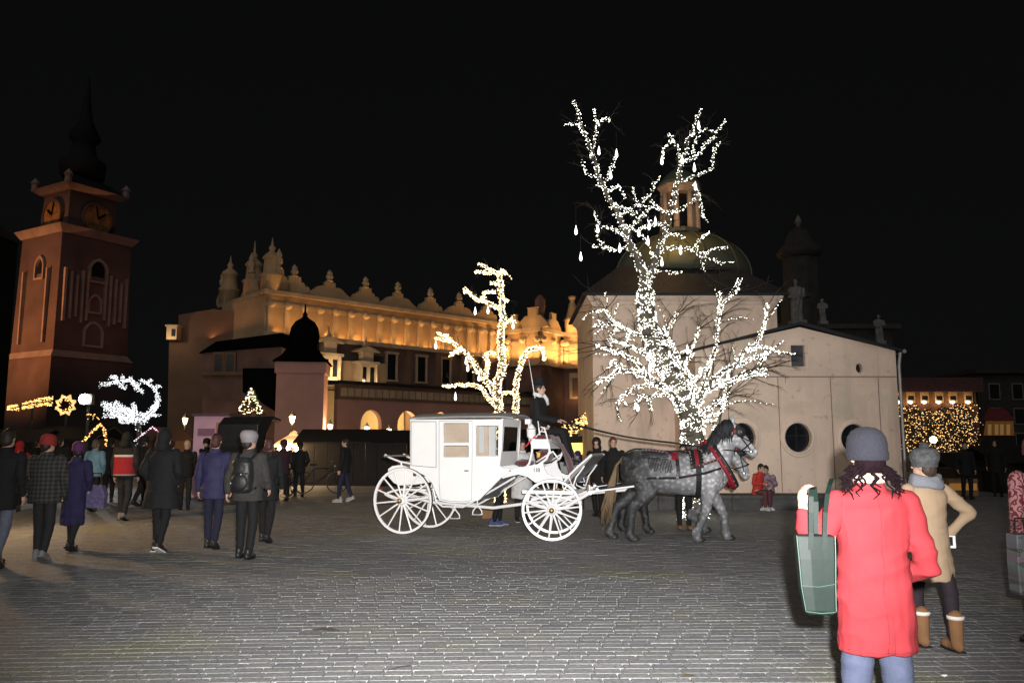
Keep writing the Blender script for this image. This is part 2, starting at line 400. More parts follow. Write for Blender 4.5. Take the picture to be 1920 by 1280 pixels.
for i in range(13):
    a = math.pi / 2 * i / 12
    rr_ = dr * max(math.cos(a), .0) ** .85 if i < 12 else dr * .22
    rr_ = max(rr_, dr * .24)
    rings.append([L((dc.x + rr_ * (1 + (.008 if k % 2 else 0)) * math.cos(2 * math.pi * k / n), dc.y + rr_ * math.sin(2 * math.pi * k / n), DB.z - .05 + dm * math.sin(a))) for k in range(n)])
obj('dome', MB().loft(rings).mesh('dome'), M_copper, ch, True)
dome_ob = ch.children[-1]
for k in range(12):
    a0 = 2 * math.pi * k / 12 + .13; pts = []
    for i in range(11):
        a = math.pi / 2 * i / 12; q = dr * math.cos(a) ** .85 + .01
        pts.append(L((dc.x + q * math.cos(a0), dc.y + q * math.sin(a0), DB.z - .05 + dm * math.sin(a))))
    MB().tube(pts, .03, 6).build('dome_rib', M_copper, dome_ob)
lz0 = at(1274, 436, nc.y).z - .1; lz1 = at(1274, 352, nc.y).z; lr = 36 / FPX * nc.y
M_lant = mat('lantern_stone', (.36, .25, .17), .8, var=.15, scale=3)
b = MB().lathe([(lr * 1.1, lz0), (lr * 1.15, lz0 + .12), (lr * 1.0, lz0 + .16)], L((dc.x, dc.y, 0)), 8); b.build('lantern_base', M_copper, ch)
lb = MB().lathe([(lr * 1.02, lz1 - .28), (lr * 1.02, lz1 - .1), (lr * 1.15, lz1 - .06), (lr * 1.15, lz1)], L((dc.x, dc.y, 0)), 8); lan = lb.build('lantern_cornice', M_lant, ch)
core = MB().lathe([(lr * .45, lz0 + .1), (lr * .45, lz1 - .2)], L((dc.x, dc.y, 0)), 8); core.build('lantern_core', M_darkglass, ch)
for k in range(8):
    a = 2 * math.pi * (k + .5) / 8
    MB().tube([L((dc.x + lr * .92 * math.cos(a), dc.y + lr * .92 * math.sin(a), lz0 + .14)), L((dc.x + lr * .92 * math.cos(a), dc.y + lr * .92 * math.sin(a), lz1 - .27))], [.1, .085], 8).build('lantern_column', M_lant, ch, True)
cp = MB().lathe([(lr * 1.2, lz1 + .002), (lr * 1.05, lz1 + .15), (lr * .7, lz1 + .42), (lr * .3, lz1 + .6), (lr * .12, lz1 + .75), (lr * .1, lz1 + .95)], L((dc.x, dc.y, 0)), 16); cap_ob = cp.build('lantern_cap', M_copper, ch, True)
MB().ell(L((dc.x, dc.y, lz1 + 1.0)), (.1, .1, .1)).build('finial_ball', M_copper, cap_ob, True)
# stone ledge the church stands on
lx0 = at(1095, 940, 19.5).x; lx1 = at(1720, 940, 19.5).x
lg = thing('stone_ledge', 'long low dark stone ledge along the foot of the beige church', 'ledge', ((lx0 + lx1) / 2, 19.5, 0))
wdt = (lx1 - lx0); nblk = 9
for k in range(nblk):
    MB().box(((k + .5) / nblk * wdt - wdt / 2, .225, .13), (wdt / nblk - .012, .45, .28)).build('ledge_block', M_ledge, lg, bevel=.008)
    MB().box(((k + .5) / nblk * wdt - wdt / 2, .40, .31), (wdt / nblk - .010, .92, .08)).build('coping_stone', M_ledge, lg, bevel=.01)
MB().box((0, .45 + 5.5, .14), (wdt, 10.9, .27)).build('terrace', M_ledge, lg)
lamp('lantern_floodlight', 'POINT', (dc.x - .9, dc.y - 2.6, lz0 - .1), 95, WARM, .1)

# ================================================================== DARK CHURCH AND STATUES BEHIND
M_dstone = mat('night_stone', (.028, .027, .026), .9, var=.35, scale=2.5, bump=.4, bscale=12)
M_statue = mat('statue_stone', (.13, .125, .12), .9, var=.35, scale=4, bump=.4, bscale=25)
BY = 34.0
db = thing('dark_church', 'unlit baroque church with a small onion dome rising behind the gable', 'church', (at(1565, 700, BY).x, BY, 0))
o2 = -Vector(db.location)
bx0, bx1 = at(1455, 620, BY).x, at(1672, 620, BY).x; bz = at(1560, 618, BY).z
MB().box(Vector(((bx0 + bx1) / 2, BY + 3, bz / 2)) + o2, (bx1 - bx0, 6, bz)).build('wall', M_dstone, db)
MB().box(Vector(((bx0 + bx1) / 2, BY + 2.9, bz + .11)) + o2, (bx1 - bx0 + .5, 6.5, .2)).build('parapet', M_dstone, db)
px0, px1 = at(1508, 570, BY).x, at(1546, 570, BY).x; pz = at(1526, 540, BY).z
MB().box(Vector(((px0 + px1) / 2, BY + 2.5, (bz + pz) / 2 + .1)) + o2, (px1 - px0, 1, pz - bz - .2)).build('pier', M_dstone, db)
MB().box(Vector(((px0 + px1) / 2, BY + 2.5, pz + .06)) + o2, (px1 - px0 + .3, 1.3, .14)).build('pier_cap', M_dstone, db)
TY = 48.0; tb = thing('dark_bell_tower', 'dim octagonal bell tower with a broad dome and lantern against the black sky', 'tower', (at(1505, 600, TY).x, TY, 0))
s_ = TY / FPX; z0 = at(1505, 474, TY).z
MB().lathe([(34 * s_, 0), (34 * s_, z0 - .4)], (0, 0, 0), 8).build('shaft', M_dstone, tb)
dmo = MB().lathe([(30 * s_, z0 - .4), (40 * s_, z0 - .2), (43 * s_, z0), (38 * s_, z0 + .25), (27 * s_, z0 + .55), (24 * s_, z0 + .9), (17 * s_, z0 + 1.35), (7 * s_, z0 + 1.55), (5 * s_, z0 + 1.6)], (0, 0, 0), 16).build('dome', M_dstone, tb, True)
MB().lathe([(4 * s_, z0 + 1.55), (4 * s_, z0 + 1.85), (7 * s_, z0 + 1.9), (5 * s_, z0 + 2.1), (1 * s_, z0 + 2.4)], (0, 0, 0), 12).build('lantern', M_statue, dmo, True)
def statue(px, ptop, pbot, Y, label, seedv, stoop=0.0):
    base = at(px, pbot, Y); top = at(px, ptop, Y); h = top.z - base.z
    t = thing('statue', label, 'statue', (base.x, Y, base.z), 0, 'stone statues on the roof behind the church')
    ped = MB().box((0, 0, -.05 * h), (.34 * h, .3 * h, .14 * h)).build('pedestal', M_statue, t)
    m = MB(); m.ell((0, 0, .93 * h), (.062 * h, .07 * h, .08 * h)); m.cap((0, 0, .82 * h), (0, 0, .88 * h), .035 * h, .03 * h)
    m.loft([[Vector((a * h * math.cos(2 * math.pi * k / 14) * (1 + .06 * math.sin(5 * k + seedv)), b_ * h * math.sin(2 * math.pi * k / 14) + stoop * z * h, z * h)) for k in range(14)] for z, a, b_ in
            ((.01, .15, .13), (.2, .14, .12), (.45, .13, .11), (.6, .13, .11), (.72, .16, .11), (.79, .15, .10), (.84, .06, .06))])
    for sx in (-1, 1):
        m.cap((sx * .15 * h, 0, .77 * h), (sx * .19 * h, -.03 * h, .6 * h), .05 * h, .042 * h); m.cap((sx * .19 * h, -.03 * h, .6 * h), (sx * .06 * h, -.12 * h, .56 * h + sx * .03 * h), .042 * h, .035 * h)
    obj('figure', remesh(m, h * .02, 3, 'figure', fold=lambda p: .012 * h * math.sin(p.x / h * 60 + 4 * math.sin(p.z / h * 4 + seedv))), M_statue, t)
statue(1495, 524, 603, 33, 'tall robed stone statue above the peak of the gable', 1.0)
statue(1543, 560, 603, 33, 'shorter stone statue on the roof beside the square pier', 2.2)
statue(1650, 590, 640, 33, 'hunched weathered stone statue above the eave of the gable', 3.7, .05)
statue(1446, 564, 606, 26.5, 'small stone statue at the corner of the nave roof', 5.1)

# ================================================================== THE LONG CLOTH HALL
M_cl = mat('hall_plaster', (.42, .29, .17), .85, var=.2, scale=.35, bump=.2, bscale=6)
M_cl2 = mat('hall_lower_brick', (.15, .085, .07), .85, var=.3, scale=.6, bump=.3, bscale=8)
M_pink = mat('pavilion_plaster', (.40, .22, .185), .85, var=.15, scale=.4, bump=.2, bscale=6)
M_brown = mat('annex_brick', (.16, .095, .062), .85, var=.2, scale=.4, bump=.3, bscale=8)
M_hstone = mat('hall_stone', (.40, .30, .20), .8, var=.2, scale=1.2)
HD = 62.0
C0 = at(500, 549, HD); ZC = C0.z
def depth_for(px, py, z):
    d = ray(px, py); t = (z - CAM_H) / d.z; return Vector((d.x * t, d.y * t, z))
C1 = depth_for(948, 611, ZC)                 # where the far wing begins
CL = depth_for(412, 577, ZC)
hall = thing('cloth_hall', 'long renaissance trading hall with a floodlit arcaded attic and scrolled crest', 'building', (C0.x, C0.y, 0))
ex = (C1 - C0); ex.z = 0; LEN = ex.length; ex.normalize(); nrm = Vector((ex.y, -ex.x, 0))      # nrm faces the square
el = (CL - C0); el.z = 0; LENL = el.length; el.normalize(); nl_ = Vector((-el.y, el.x, 0))
if nl_.y > 0: nl_ = -nl_
def H(u, out, z): return ex * u + nrm * out + Vector((0, 0, z))
def HL(u, out, z): return el * u + nl_ * out + Vector((0, 0, z))
Mx = Matrix((( ex.x, nrm.x, 0, 0), (ex.y, nrm.y, 0, 0), (0, 0, 1, 0), (0, 0, 0, 1)))
Ml = Matrix((( el.x, nl_.x, 0, 0), (el.y, nl_.y, 0, 0), (0, 0, 1, 0), (0, 0, 0, 1)))
ZL = (ZC - CAM_H) * .735 + CAM_H             # ledge with the floodlights
def hbox(name, u0, u1, o0, o1, z0, z1, m, parent=None, M=None):
    M = M or Mx
    c = M @ Vector(((u0 + u1) / 2, (o0 + o1) / 2, (z0 + z1) / 2))
    return MB().box(c, (u1 - u0, o1 - o0, z1 - z0), M=M).build(name, m, parent or hall)
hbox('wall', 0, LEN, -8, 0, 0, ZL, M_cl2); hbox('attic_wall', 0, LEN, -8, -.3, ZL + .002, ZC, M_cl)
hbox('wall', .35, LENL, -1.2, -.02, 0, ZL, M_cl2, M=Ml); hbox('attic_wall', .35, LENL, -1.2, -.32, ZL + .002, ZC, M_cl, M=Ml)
hbox('ledge', -.3, LEN, -.3, .45, ZL - .35, ZL, M_hstone)
hbox('ledge', 0, LENL, -.3, .35, ZL - .33, ZL - .02, M_hstone, M=Ml)
hbox('cornice', -.3, LEN, -.5, .25, ZC - .02, ZC + .28, M_hstone); hbox('cornice', -.0, LENL, -.5, .22, ZC - .03, ZC + .25, M_hstone, M=Ml)
hbox('frieze', 0, LEN, -.3, -.2, ZC - .95, ZC - .6, M_hstone)
NB = 17
for k in range(NB + 1):
    u = .4 + (LEN - .8) * k / NB
    pl = hbox('pilaster', u - .22, u + .22, -.32, .02, ZL, ZC - 1.0, M_hstone)
    MB().ell(H(u, .05, ZC - .8), (.34, .34, .34), 10, 7).build('carved_head', M_hstone, hall, True)
for k in range(5):
    u = .5 + (LENL - 1) * k / 4
    hbox('pilaster', u - .22, u + .22, -.32, .02, ZL, ZC - 1.0, M_hstone, M=Ml)
def crest(u, w, h, wide, M=None, fin=1.0):
    M = M or Mx; pts = []
    if wide:
        pr = [(-1, 0), (-.96, .10), (-.8, .16), (-.6, .36), (-.45, .58), (-.28, .66), (-.2, .60), (-.18, .9), (.18, .9), (.2, .60), (.28, .66), (.45, .58), (.6, .36), (.8, .16), (.96, .10), (1, 0)]
    else:
        pr = [(-1, 0), (-1, .35), (-.86, .5), (-.7, .46), (-.62, .62), (-.5, .68), (-.42, .62), (-.38, .95), (.38, .95), (.42, .62), (.5, .68), (.62, .62), (.7, .46), (.86, .5), (1, .35), (1, 0)]
    p3 = [M @ Vector((u + a * w, -.28, ZC + .28 + b * h)) for a, b in pr]
    c = MB().poly(p3, M.to_3x3() @ Vector((0, .34, 0))).build('crest', M_cl, hall)
    zb = ZC + .28 + h * .93
    f = MB().lathe([(.30, zb), (.34, zb + .15 * fin), (.16, zb + .28 * fin), (.30, zb + .5 * fin), (.34, zb + .75 * fin), (.2, zb + 1.0 * fin), (.26, zb + 1.15 * fin), (.2, zb + 1.35 * fin), (.03, zb + 1.7 * fin)], M @ Vector((u, -.11, 0)), 10)
    f.build('finial', M_hstone, c, True)
def u_of(px):
    lo, hi = 0.0, LEN
    best = min((abs((lambda q: 960 + FPX * q.x / (q.y * math.cos(PITCH) + (ZC - CAM_H) * math.sin(PITCH)))(Vector(hall.location) + H(k * LEN / 400, 0, 0)) - px), k) for k in range(401))
    return best[1] * LEN / 400
for px, wide in ((552, 0), (618, 1), (686, 0), (746, 1), (808, 0), (862, 1), (912, 0)):
    u = u_of(px); crest(u, 2.6 if wide else 1.35, 1.5 if wide else 1.45, wide, None, .62)
crest(1.0, 1.0, 1.9, 0); crest(LENL * .35, 1.6, 2.0, 1, Ml); crest(LENL * .98, .9, 1.4, 0, Ml)
# three tall pinnacles at the end of the hall
for u, hh_ in ((.6, 4.4), (LENL * .42, 4.8), (LENL * .95, 4.4)):
    M = Ml; p0 = M @ Vector((u, -.6, 0)); zb = ZC + .25
    MB().lathe([(.85, zb), (.85, zb + 1.2), (1.0, zb + 1.3), (.7, zb + 1.5), (.62, zb + 2.6), (.8, zb + 2.7), (.55, zb + 3.0), (.2, zb + 3.3), (.3, zb + 3.55), (.12, zb + 3.8), (.03, zb + hh_)], p0, 8).build('pinnacle', M_cl, hall, True)
# lower windows with pale frames
for px, py in ((735, 693), (791, 703), (836, 706), (880, 716)):
    u = u_of(px); zc = ZL - 2.0
    f = MB()
    for s in (-1, 1): f.box(H(u + s * .55, .06, zc), (.2, .14, 2.3), M=Mx)
    f.box(H(u, .07, zc + 1.25), (1.5, .18, .22), M=Mx); f.box(H(u, .07, zc - 1.2), (1.4, .18, .14), M=Mx)
    wf = f.build('window', M_hstone, hall); MB().box(H(u, .02, zc), (.92, .05, 2.2), M=Mx).build('pane', M_darkglass, wf)
for px in (765, 820, 868, 905):
    u = u_of(px); hbox('buttress', u - .3, u + .3, .0, .3, 0, ZL - .36, M_brown)
# two floodlit loggia dormers over the arcade
def dormer(u, out, zb, w, h, bright):
    d = MB(); d.box(H(u, out, zb + h * .30), (w, 1.0, h * .6), M=Mx); o = d.build('dormer', M_hstone, hall)
    MB().box(H(u, out, zb + h * .63), (w * 1.35, 1.3, h * .07), M=Mx).build('dormer_cornice', M_hstone, o)
    MB().box(H(u, out + .05, zb + h * .80), (w * .7, .7, h * .25), M=Mx).build('dormer_attic', M_hstone, o)
    MB().poly([H(u - w * .75, out + .55, zb + h * .93), H(u + w * .75, out + .55, zb + h * .93), H(u + w * .4, out + .55, zb + h * 1.02), H(u, out + .55, zb + h * 1.08), H(u - w * .4, out + .55, zb + h * 1.02)], nrm * -1.1).build('dormer_pediment', M_hstone, o)
    MB().lathe([(.25, zb + h * 1.05), (.35, zb + h * 1.12), (.15, zb + h * 1.2), (.05, zb + h * 1.35)], H(u, out, 0), 8).build('dormer_urn', M_hstone, o, True)
    for s in (-1, 1):
        MB().box(H(u + s * w * .24, out + .5, zb + h * .30), (w * .24, .06, h * .42), M=Mx).build('dormer_window', M_darkglass, o)
        MB().tube([H(u + s * w * .47, out + .58, zb), H(u + s * w * .47, out + .58, zb + h * .6)], .13, 8).build('dormer_column', M_hstone, o)
    lamp('loggia_floodlight', 'POINT', Vector(hall.location) + H(u + w * .1, out + 1.5, zb + h * .15), bright, WARM2, .15)
uA, uB = u_of(606), u_of(676)
dormer(uA, .9, ZL - 3.6, 1.7, 3.3, 240); dormer(uB, .9, ZL - 3.9, 1.6, 3.1, 60)
hbox('gallery_wall', uA - 1.5, uB + 2.6, 0, .35, ZL - 4.2, ZL - 1.8, M_cl)
hbox('gallery_roof', uA - 1.5, uB + 2.0, 0, .75, ZL - 1.8, ZL - 1.2, M_slate)
lamp('gallery_floodlight', 'AREA', Vector(hall.location) + H((uA + uB) / 2 + 1, 1.0, ZL - 4.3), 60, WARM, uB - uA + 3, size_y=.3, rot=(Matrix.Rotation(math.atan2(ex.y, ex.x), 4, 'Z') @ Matrix.Rotation(R(205), 4, 'X')).to_euler())
# arcade in front: frieze, arches with lit vaults
AO = 4.0; ua0 = 4.2; ua1 = LEN + 1
zt = 6.1; zs = 4.9
zf0 = 4.35
hbox('arcade_roof', ua0, ua1, 0, AO + .35, zt, zt + .25, M_slate)
hbox('arcade_frieze', ua0, ua1, AO - .5, AO + .06, zs, zt, M_brown)
for k in range(34):
    u = ua0 + .5 + (ua1 - ua0 - 1) * k / 33
    hbox('frieze_panel', u - .28, u + .28, AO + .062, AO + .10, zs + .25, zt - .3, M_hstone)
arches = [u_of(px) for px in (650, 716, 776, 826, 868, 902)]
out_ = [H(ua0, AO, 0), H(ua1, AO, 0), H(ua1, AO, zs), H(ua0, AO, zs)]
hl = []
for u in arches:
    w = 1.0; sp = 3.0; q = [H(u - w, AO, .05), H(u + w, AO, .05), H(u + w, AO, sp)]
    for i in range(1, 12):
        a = math.pi * i / 12; q.append(H(u + w * math.cos(a), AO, sp + 1.15 * math.sin(a)))
    q.append(H(u - w, AO, sp)); hl.append(q)
obj('arcade_wall', holed(out_, hl, nrm * -.5), M_pink, hall)
hbox('arcade_back_wall', ua0, ua1, .02, .1, 0, zt - .3, mat('vault_plaster', (.45, .35, .2), .9, var=.1), None)
for i, u in enumerate(arches):
    lamp('arcade_lantern', 'POINT', Vector(hall.location) + H(u, AO - 1.4, 3.4), 110 if i == 0 else 420, (1, .72, .34), .15)
# far wing with corner pavilion, strongly lit
W0 = at(948, 626, C1.y - 1.0); ZW = W0.z
pts_w = [Vector((W0.x, W0.y, 0))]
for px, py in ((1014, 620), (1056, 630), (1150, 627)):
    p = depth_for(px, py, ZW); pts_w.append(Vector((p.x, p.y, 0)))
wing = thing('hall_wing', 'brightly floodlit corner wing of the old hall with scrolled gables and an obelisk', 'building', (pts_w[1].x, pts_w[1].y, 0))
ow = -Vector(wing.location); ZWL = (ZW - CAM_H) * .72 + CAM_H
M_wing = mat('wing_plaster', (.45, .31, .18), .85, var=.12, scale=.4, bump=.15, bscale=6)
for i in range(3):
    a, b_ = pts_w[i], pts_w[i + 1]; d = (b_ - a); Ls = d.length; d.normalize(); nn = Vector((d.y, -d.x, 0))
    Mw = Matrix(((d.x, nn.x, 0, 0), (d.y, nn.y, 0, 0), (0, 0, 1, 0), (0, 0, 0, 1)))
    def WB(name, u0, u1, o0, o1, z0, z1, m, par=None):
        return MB().box(a + ow + Mw @ Vector(((u0 + u1) / 2, (o0 + o1) / 2, (z0 + z1) / 2)), (u1 - u0, o1 - o0, z1 - z0), M=Mw).build(name, m, par or wing)
    dz = i * .011
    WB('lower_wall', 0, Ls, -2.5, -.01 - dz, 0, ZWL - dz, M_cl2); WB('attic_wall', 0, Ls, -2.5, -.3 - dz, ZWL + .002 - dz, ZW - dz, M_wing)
    WB('ledge', -.1, Ls + .1, -.4, .45 - dz, ZWL - .35 - dz, ZWL - dz * 2, M_hstone); WB('cornice', -.15, Ls + .15, -.5, .3 - dz, ZW - .02 - dz, ZW + .35 - dz, M_hstone)
    WB('frieze', 0, Ls, -.3, -.18 - dz, ZW - 1.15, ZW - .8, M_hstone)
    nb = max(2, round(Ls / 2.2))
    for k in range(nb + 1):
        u = .3 + (Ls - .6) * k / nb
        WB('pilaster', u - .2, u + .2, -.3, .05 + dz, ZWL, ZW - 1.15, M_wing)
        MB().ell(a + ow + Mw @ Vector((u, .12, ZW - .75)), (.34, .34, .34), 10, 7).build('carved_head', M_wing, wing, True)
    lamp('wing_floodlight', 'AREA', a + Mw @ Vector((Ls / 2, .75, ZWL + .08)), 400 * Ls / 4, WARM, Ls, size_y=.25, rot=(Matrix.Rotation(math.atan2(d.y, d.x), 4, 'Z') @ Matrix.Rotation(R(200), 4, 'X')).to_euler())
    def WC(u, w, h, half=0):
        pr = [(-1, 0), (-.9, .2), (-.7, .42), (-.5, .62), (-.35, .66), (-.28, .6), (-.28, 1.0), (-.34, 1.08), (.34, 1.08), (.28, 1.0), (.28, .6), (.35, .66), (.5, .62), (.7, .42), (.9, .2), (1, 0)]
        MB().poly([a + ow + Mw @ Vector((u + p * w, -.2 - dz, ZW + .34 + q * h)) for p, q in pr], Mw.to_3x3() @ Vector((0, .3, 0))).build('scroll_gable', M_wing, wing)
        lamp('gable_floodlight', 'POINT', a + Mw @ Vector((u, 1.0, ZW + .75)), 26, WARM, .1)
    if i == 0: WC(Ls * .25, 1.1, 1.4); WC(Ls * .78, 1.9, 1.9)
    if i == 1: WC(Ls * .55, 1.6, 1.6)
    if i == 2:
        u = Ls * .08
        MB().lathe([(.8, ZW + .3), (.8, ZW + 1.5), (.95, ZW + 1.6), (.7, ZW + 1.9), (.5, ZW + 2.6), (.35, ZW + 3.3), (.2, ZW + 3.6), (.4, ZW + 3.9), (.42, ZW + 4.1), (.1, ZW + 4.2)], a + ow + Mw @ Vector((u + .5, -.3, 0)), 8).build('obelisk', M_wing, wing, True)
        lamp('gable_floodlight', 'POINT', a + Mw @ Vector((u + .5, 1.3, ZW + .7)), 30, WARM, .1); WC(Ls * .48, 1.4, 1.6)
        wf = WB('window', u + 0.2, u + 1.5, 0, .12, ZWL - 3.4, ZWL - .8, M_hstone); WB('pane', u + .5, u + 1.2, .122, .14, ZWL - 3.2, ZWL - 1.3, M_cl2, wf)
        lamp('window_floodlight', 'POINT', a + Mw @ Vector((u + .85, .9, ZWL - 3.3)), 26, WARM, .08)
MB().lathe([(.5, ZW + .2), (.4, ZW + 2.0), (.55, ZW + 2.6), (.5, ZW + 3.4), (.2, ZW + 3.8)], pts_w[1] + ow + Vector((0, 1.6, 0)), 8).build('chimney', M_cl2, wing)
# floods on the long attic and the end face
hm = Vector(hall.location)
for k in range(NB):
    lamp('bay_uplight', 'POINT', hm + H(.4 + (LEN - .8) * (k + .5) / NB, .22, ZL + .14), 15 + 8 * ((k * 7) % 3), (1, .50, .14), .06)
for k in range(4):
    lamp('attic_floodlight', 'AREA', hm + H(LEN * (k + .5) / 4, .9, ZL + .1), (150, 125, 110, 105)[k], (1, .50, .14), LEN / 4, size_y=.3, rot=(Matrix.Rotation(math.atan2(ex.y, ex.x), 4, 'Z') @ Matrix.Rotation(R(200), 4, 'X')).to_euler())
lamp('attic_floodlight', 'AREA', hm + HL(LENL / 2, 1.6, ZL + .05), 75, (1, .45, .20), LENL, size_y=.3, rot=(Matrix.Rotation(math.atan2(-el.y, -el.x), 4, 'Z') @ Matrix.Rotation(R(200), 4, 'X')).to_euler())
# ---- corner pavilion with a dark dome
PY = 50.0; pa = thing('domed_pavilion', 'pinkish square corner pavilion with a black bell dome and spire', 'building', (at(563, 700, PY).x, PY, 0), R(8))
k_ = PY / FPX; pw = 94 * k_; ez = at(563, 678, PY).z
MB().box((0, pw / 2, ez / 2 - .35), (pw * .93, pw * .93, ez - .7)).build('wall', M_pink, pa)
MB().box((0, pw / 2, ez - .35), (pw, pw, .7)).build('entablature', M_pink, pa)
def sq(r, z): return [Vector((sx * r, pw / 2 + sy * r, z)) for sx, sy in ((-1, -1), (1, -1), (1, 1), (-1, 1))]
zz = lambda py: at(563, py, PY).z
M_black = mat('black_lead_roof', (.003, .0034, .004), 1.0, var=.3, spec=0.0)
MB().loft([sq(pw * .54, ez + .002), sq(pw * .54, ez + .08), sq(pw * .40, zz(665)), sq(pw * .31, zz(652))]).build('roof', M_black, pa)
dmp = MB().lathe([(25 * k_, zz(653)), (25 * k_, zz(640)), (28 * k_, zz(634)), (29 * k_, zz(622)), (26 * k_, zz(608)), (19 * k_, zz(597)), (8 * k_, zz(590)), (4 * k_, zz(586)), (5 * k_, zz(582)), (2 * k_, zz(578)), (1.2 * k_, zz(562))], (0, pw / 2, 0), 16).build('dome', M_black, pa, True)
# ---- brown annex and the steep-roofed house at the left end of the hall
AY = 66.0; an = thing('brick_annex', 'plain brown annex wall with a small lit turret window at its edge', 'building', (at(360, 700, AY).x, AY, 0))
oa = -Vector(an.location)
A_ = [at(335, 590, AY), at(402, 579, AY), at(470, 590, AY)]
bl, br = at(318, 760, AY).x, at(470, 760, AY).x
MB().poly([Vector((bl, AY, 0)) + oa, Vector((br, AY, 0)) + oa, A_[2] + oa, A_[1] + oa, A_[0] + oa, at(334, 636, AY) + oa, at(317, 640, AY) + oa], (0, 6, 0)).build('wall', M_brown, an)
tq = at(326, 625, AY - .5); MB().box(tq + oa, (.85, .9, 1.1)).build('turret', M_hstone, an)
MB().box(tq + oa + Vector((.15, -.46, 0)), (.3, .05, .6)).build('turret_window', M_darkglass, an); MB().box(tq + oa + Vector((0, 0, .6)), (1.05, 1.1, .12)).build('turret_cap', M_hstone, an)
lamp('turret_floodlight', 'POINT', tq + Vector((-.1, -1.3, -.4)), 55, WARM2, .1)
GY = 56.0; gh = thing('steep_roof_house', 'dark brick house with a black pitched roof beside the domed pavilion', 'building', (at(450, 700, GY).x, GY, 0))
og = -Vector(gh.location); q = [at(372, 662, GY), at(405, 640, GY), at(527, 624, GY), at(527, 648, GY)]
MB().poly([q[0] + og, q[3] + og, q[2] + og, q[1] + og], (0, 5, .3)).build('roof', M_black, gh)
MB().poly([Vector((at(380, 800, GY).x, GY + .2, 0)) + og, Vector((at(527, 800, GY).x, GY + .2, 0)) + og, at(527, 650, GY + .2) + og, at(380, 661, GY + .2) + og], (0, 4.5, 0)).build('wall', M_cl2, gh)
for px in (410, 432): 
    p = at(px, 680, GY + .1) + og; wf = MB().box(p, (.8, .2, 1.5)).build('window', M_brown, gh); MB().box(p + Vector((0, -.11, 0)), (.5, .05, 1.2)).build('pane', M_darkglass, wf)
MB().poly([at(455, 690, GY - 2) + og, at(515, 690, GY - 2) + og, at(515, 770, GY - 2) + og, at(455, 735, GY - 2) + og], (0, 2, 0)).build('canopy', M_black, gh)
MB().box(at(430, 700, GY) + og, (4.0, .3, .25)).build('string_course', M_brown, gh)

# ================================================================== THE CLOCK TOWER
TD = 112.0; M_tw = mat('tower_brick', (.085, .062, .060), .9, var=.3, scale=.18, bump=.3, bscale=3); M_tst = mat('tower_stone', (.22, .18, .16), .85, var=.25, scale=.4)
tcor = at(105, 600, TD); t_r = at(237, 600, TD + 9.3); t_l = at(38, 600, TD + 6.5)
tw = thing('clock_tower', 'tall square gothic brick town tower with lit clock faces and stone ribs', 'tower', (tcor.x, tcor.y, 0))
dR = Vector((t_r.x - tcor.x, t_r.y - tcor.y, 0)); wR = dR.length; dR.normalize(); dL = Vector((-dR.y, dR.x, 0)); wL = wR * .95
if dL.x > 0: dL = -dL
def T(u, v, z): return dR * u + dL * v + Vector((0, 0, z))
def tblk(name, e, z0, z1, m, e2=None):
    e2 = e if e2 is None else e2
    return MB().loft([[T(-a, -a, z), T(wR + a, -a, z), T(wR + a, wL + a, z), T(-a, wL + a, z)] for a, z in ((e, z0), (e2, z1))]).build(name, m, tw)
zt_ = lambda py: at(105, py, TD).z
z_base, z_mid, z_top = zt_(640), zt_(434), zt_(345)
tblk('base_storey', 1.1, 0, zt_(668), M_tw, .7); tblk('base_band', .9, zt_(668), zt_(655), M_tst, .3)
tblk('shaft', .3, zt_(655), z_mid, M_tw, 0); tblk('mid_cornice', .2, z_mid, zt_(420), M_tst, .9)
tblk('clock_storey', -1.5, zt_(420), z_top, M_tw, -1.8); tblk('top_cornice', -1.3, z_top, zt_(336), M_tst, -.3)
M_spire = mat('spire_copper', (.022, .023, .024), 1.0, spec=0.0)
rf = tblk('roof', -.5, zt_(336) + .01, zt_(300), M_spire, -4.2)
MB().lathe([(3.2, zt_(302)), (3.4, zt_(275)), (2.0, zt_(262)), (1.6, zt_(235)), (2.4, zt_(225)), (1.0, zt_(190)), (.5, zt_(150)), (.1, zt_(100))], T(wR / 2, wL / 2, 0), 8).build('spire', M_spire, rf, True)
for a, b_ in ((.4, .4), (wR - 1.2, .4), (.4, wL - 1.2)):
    MB().lathe([(.5, zt_(338)), (.5, zt_(325)), (.7, zt_(322)), (.1, zt_(312))], T(a + .4, b_ + .4, 0), 8).build('pinnacle', M_tst, tw)
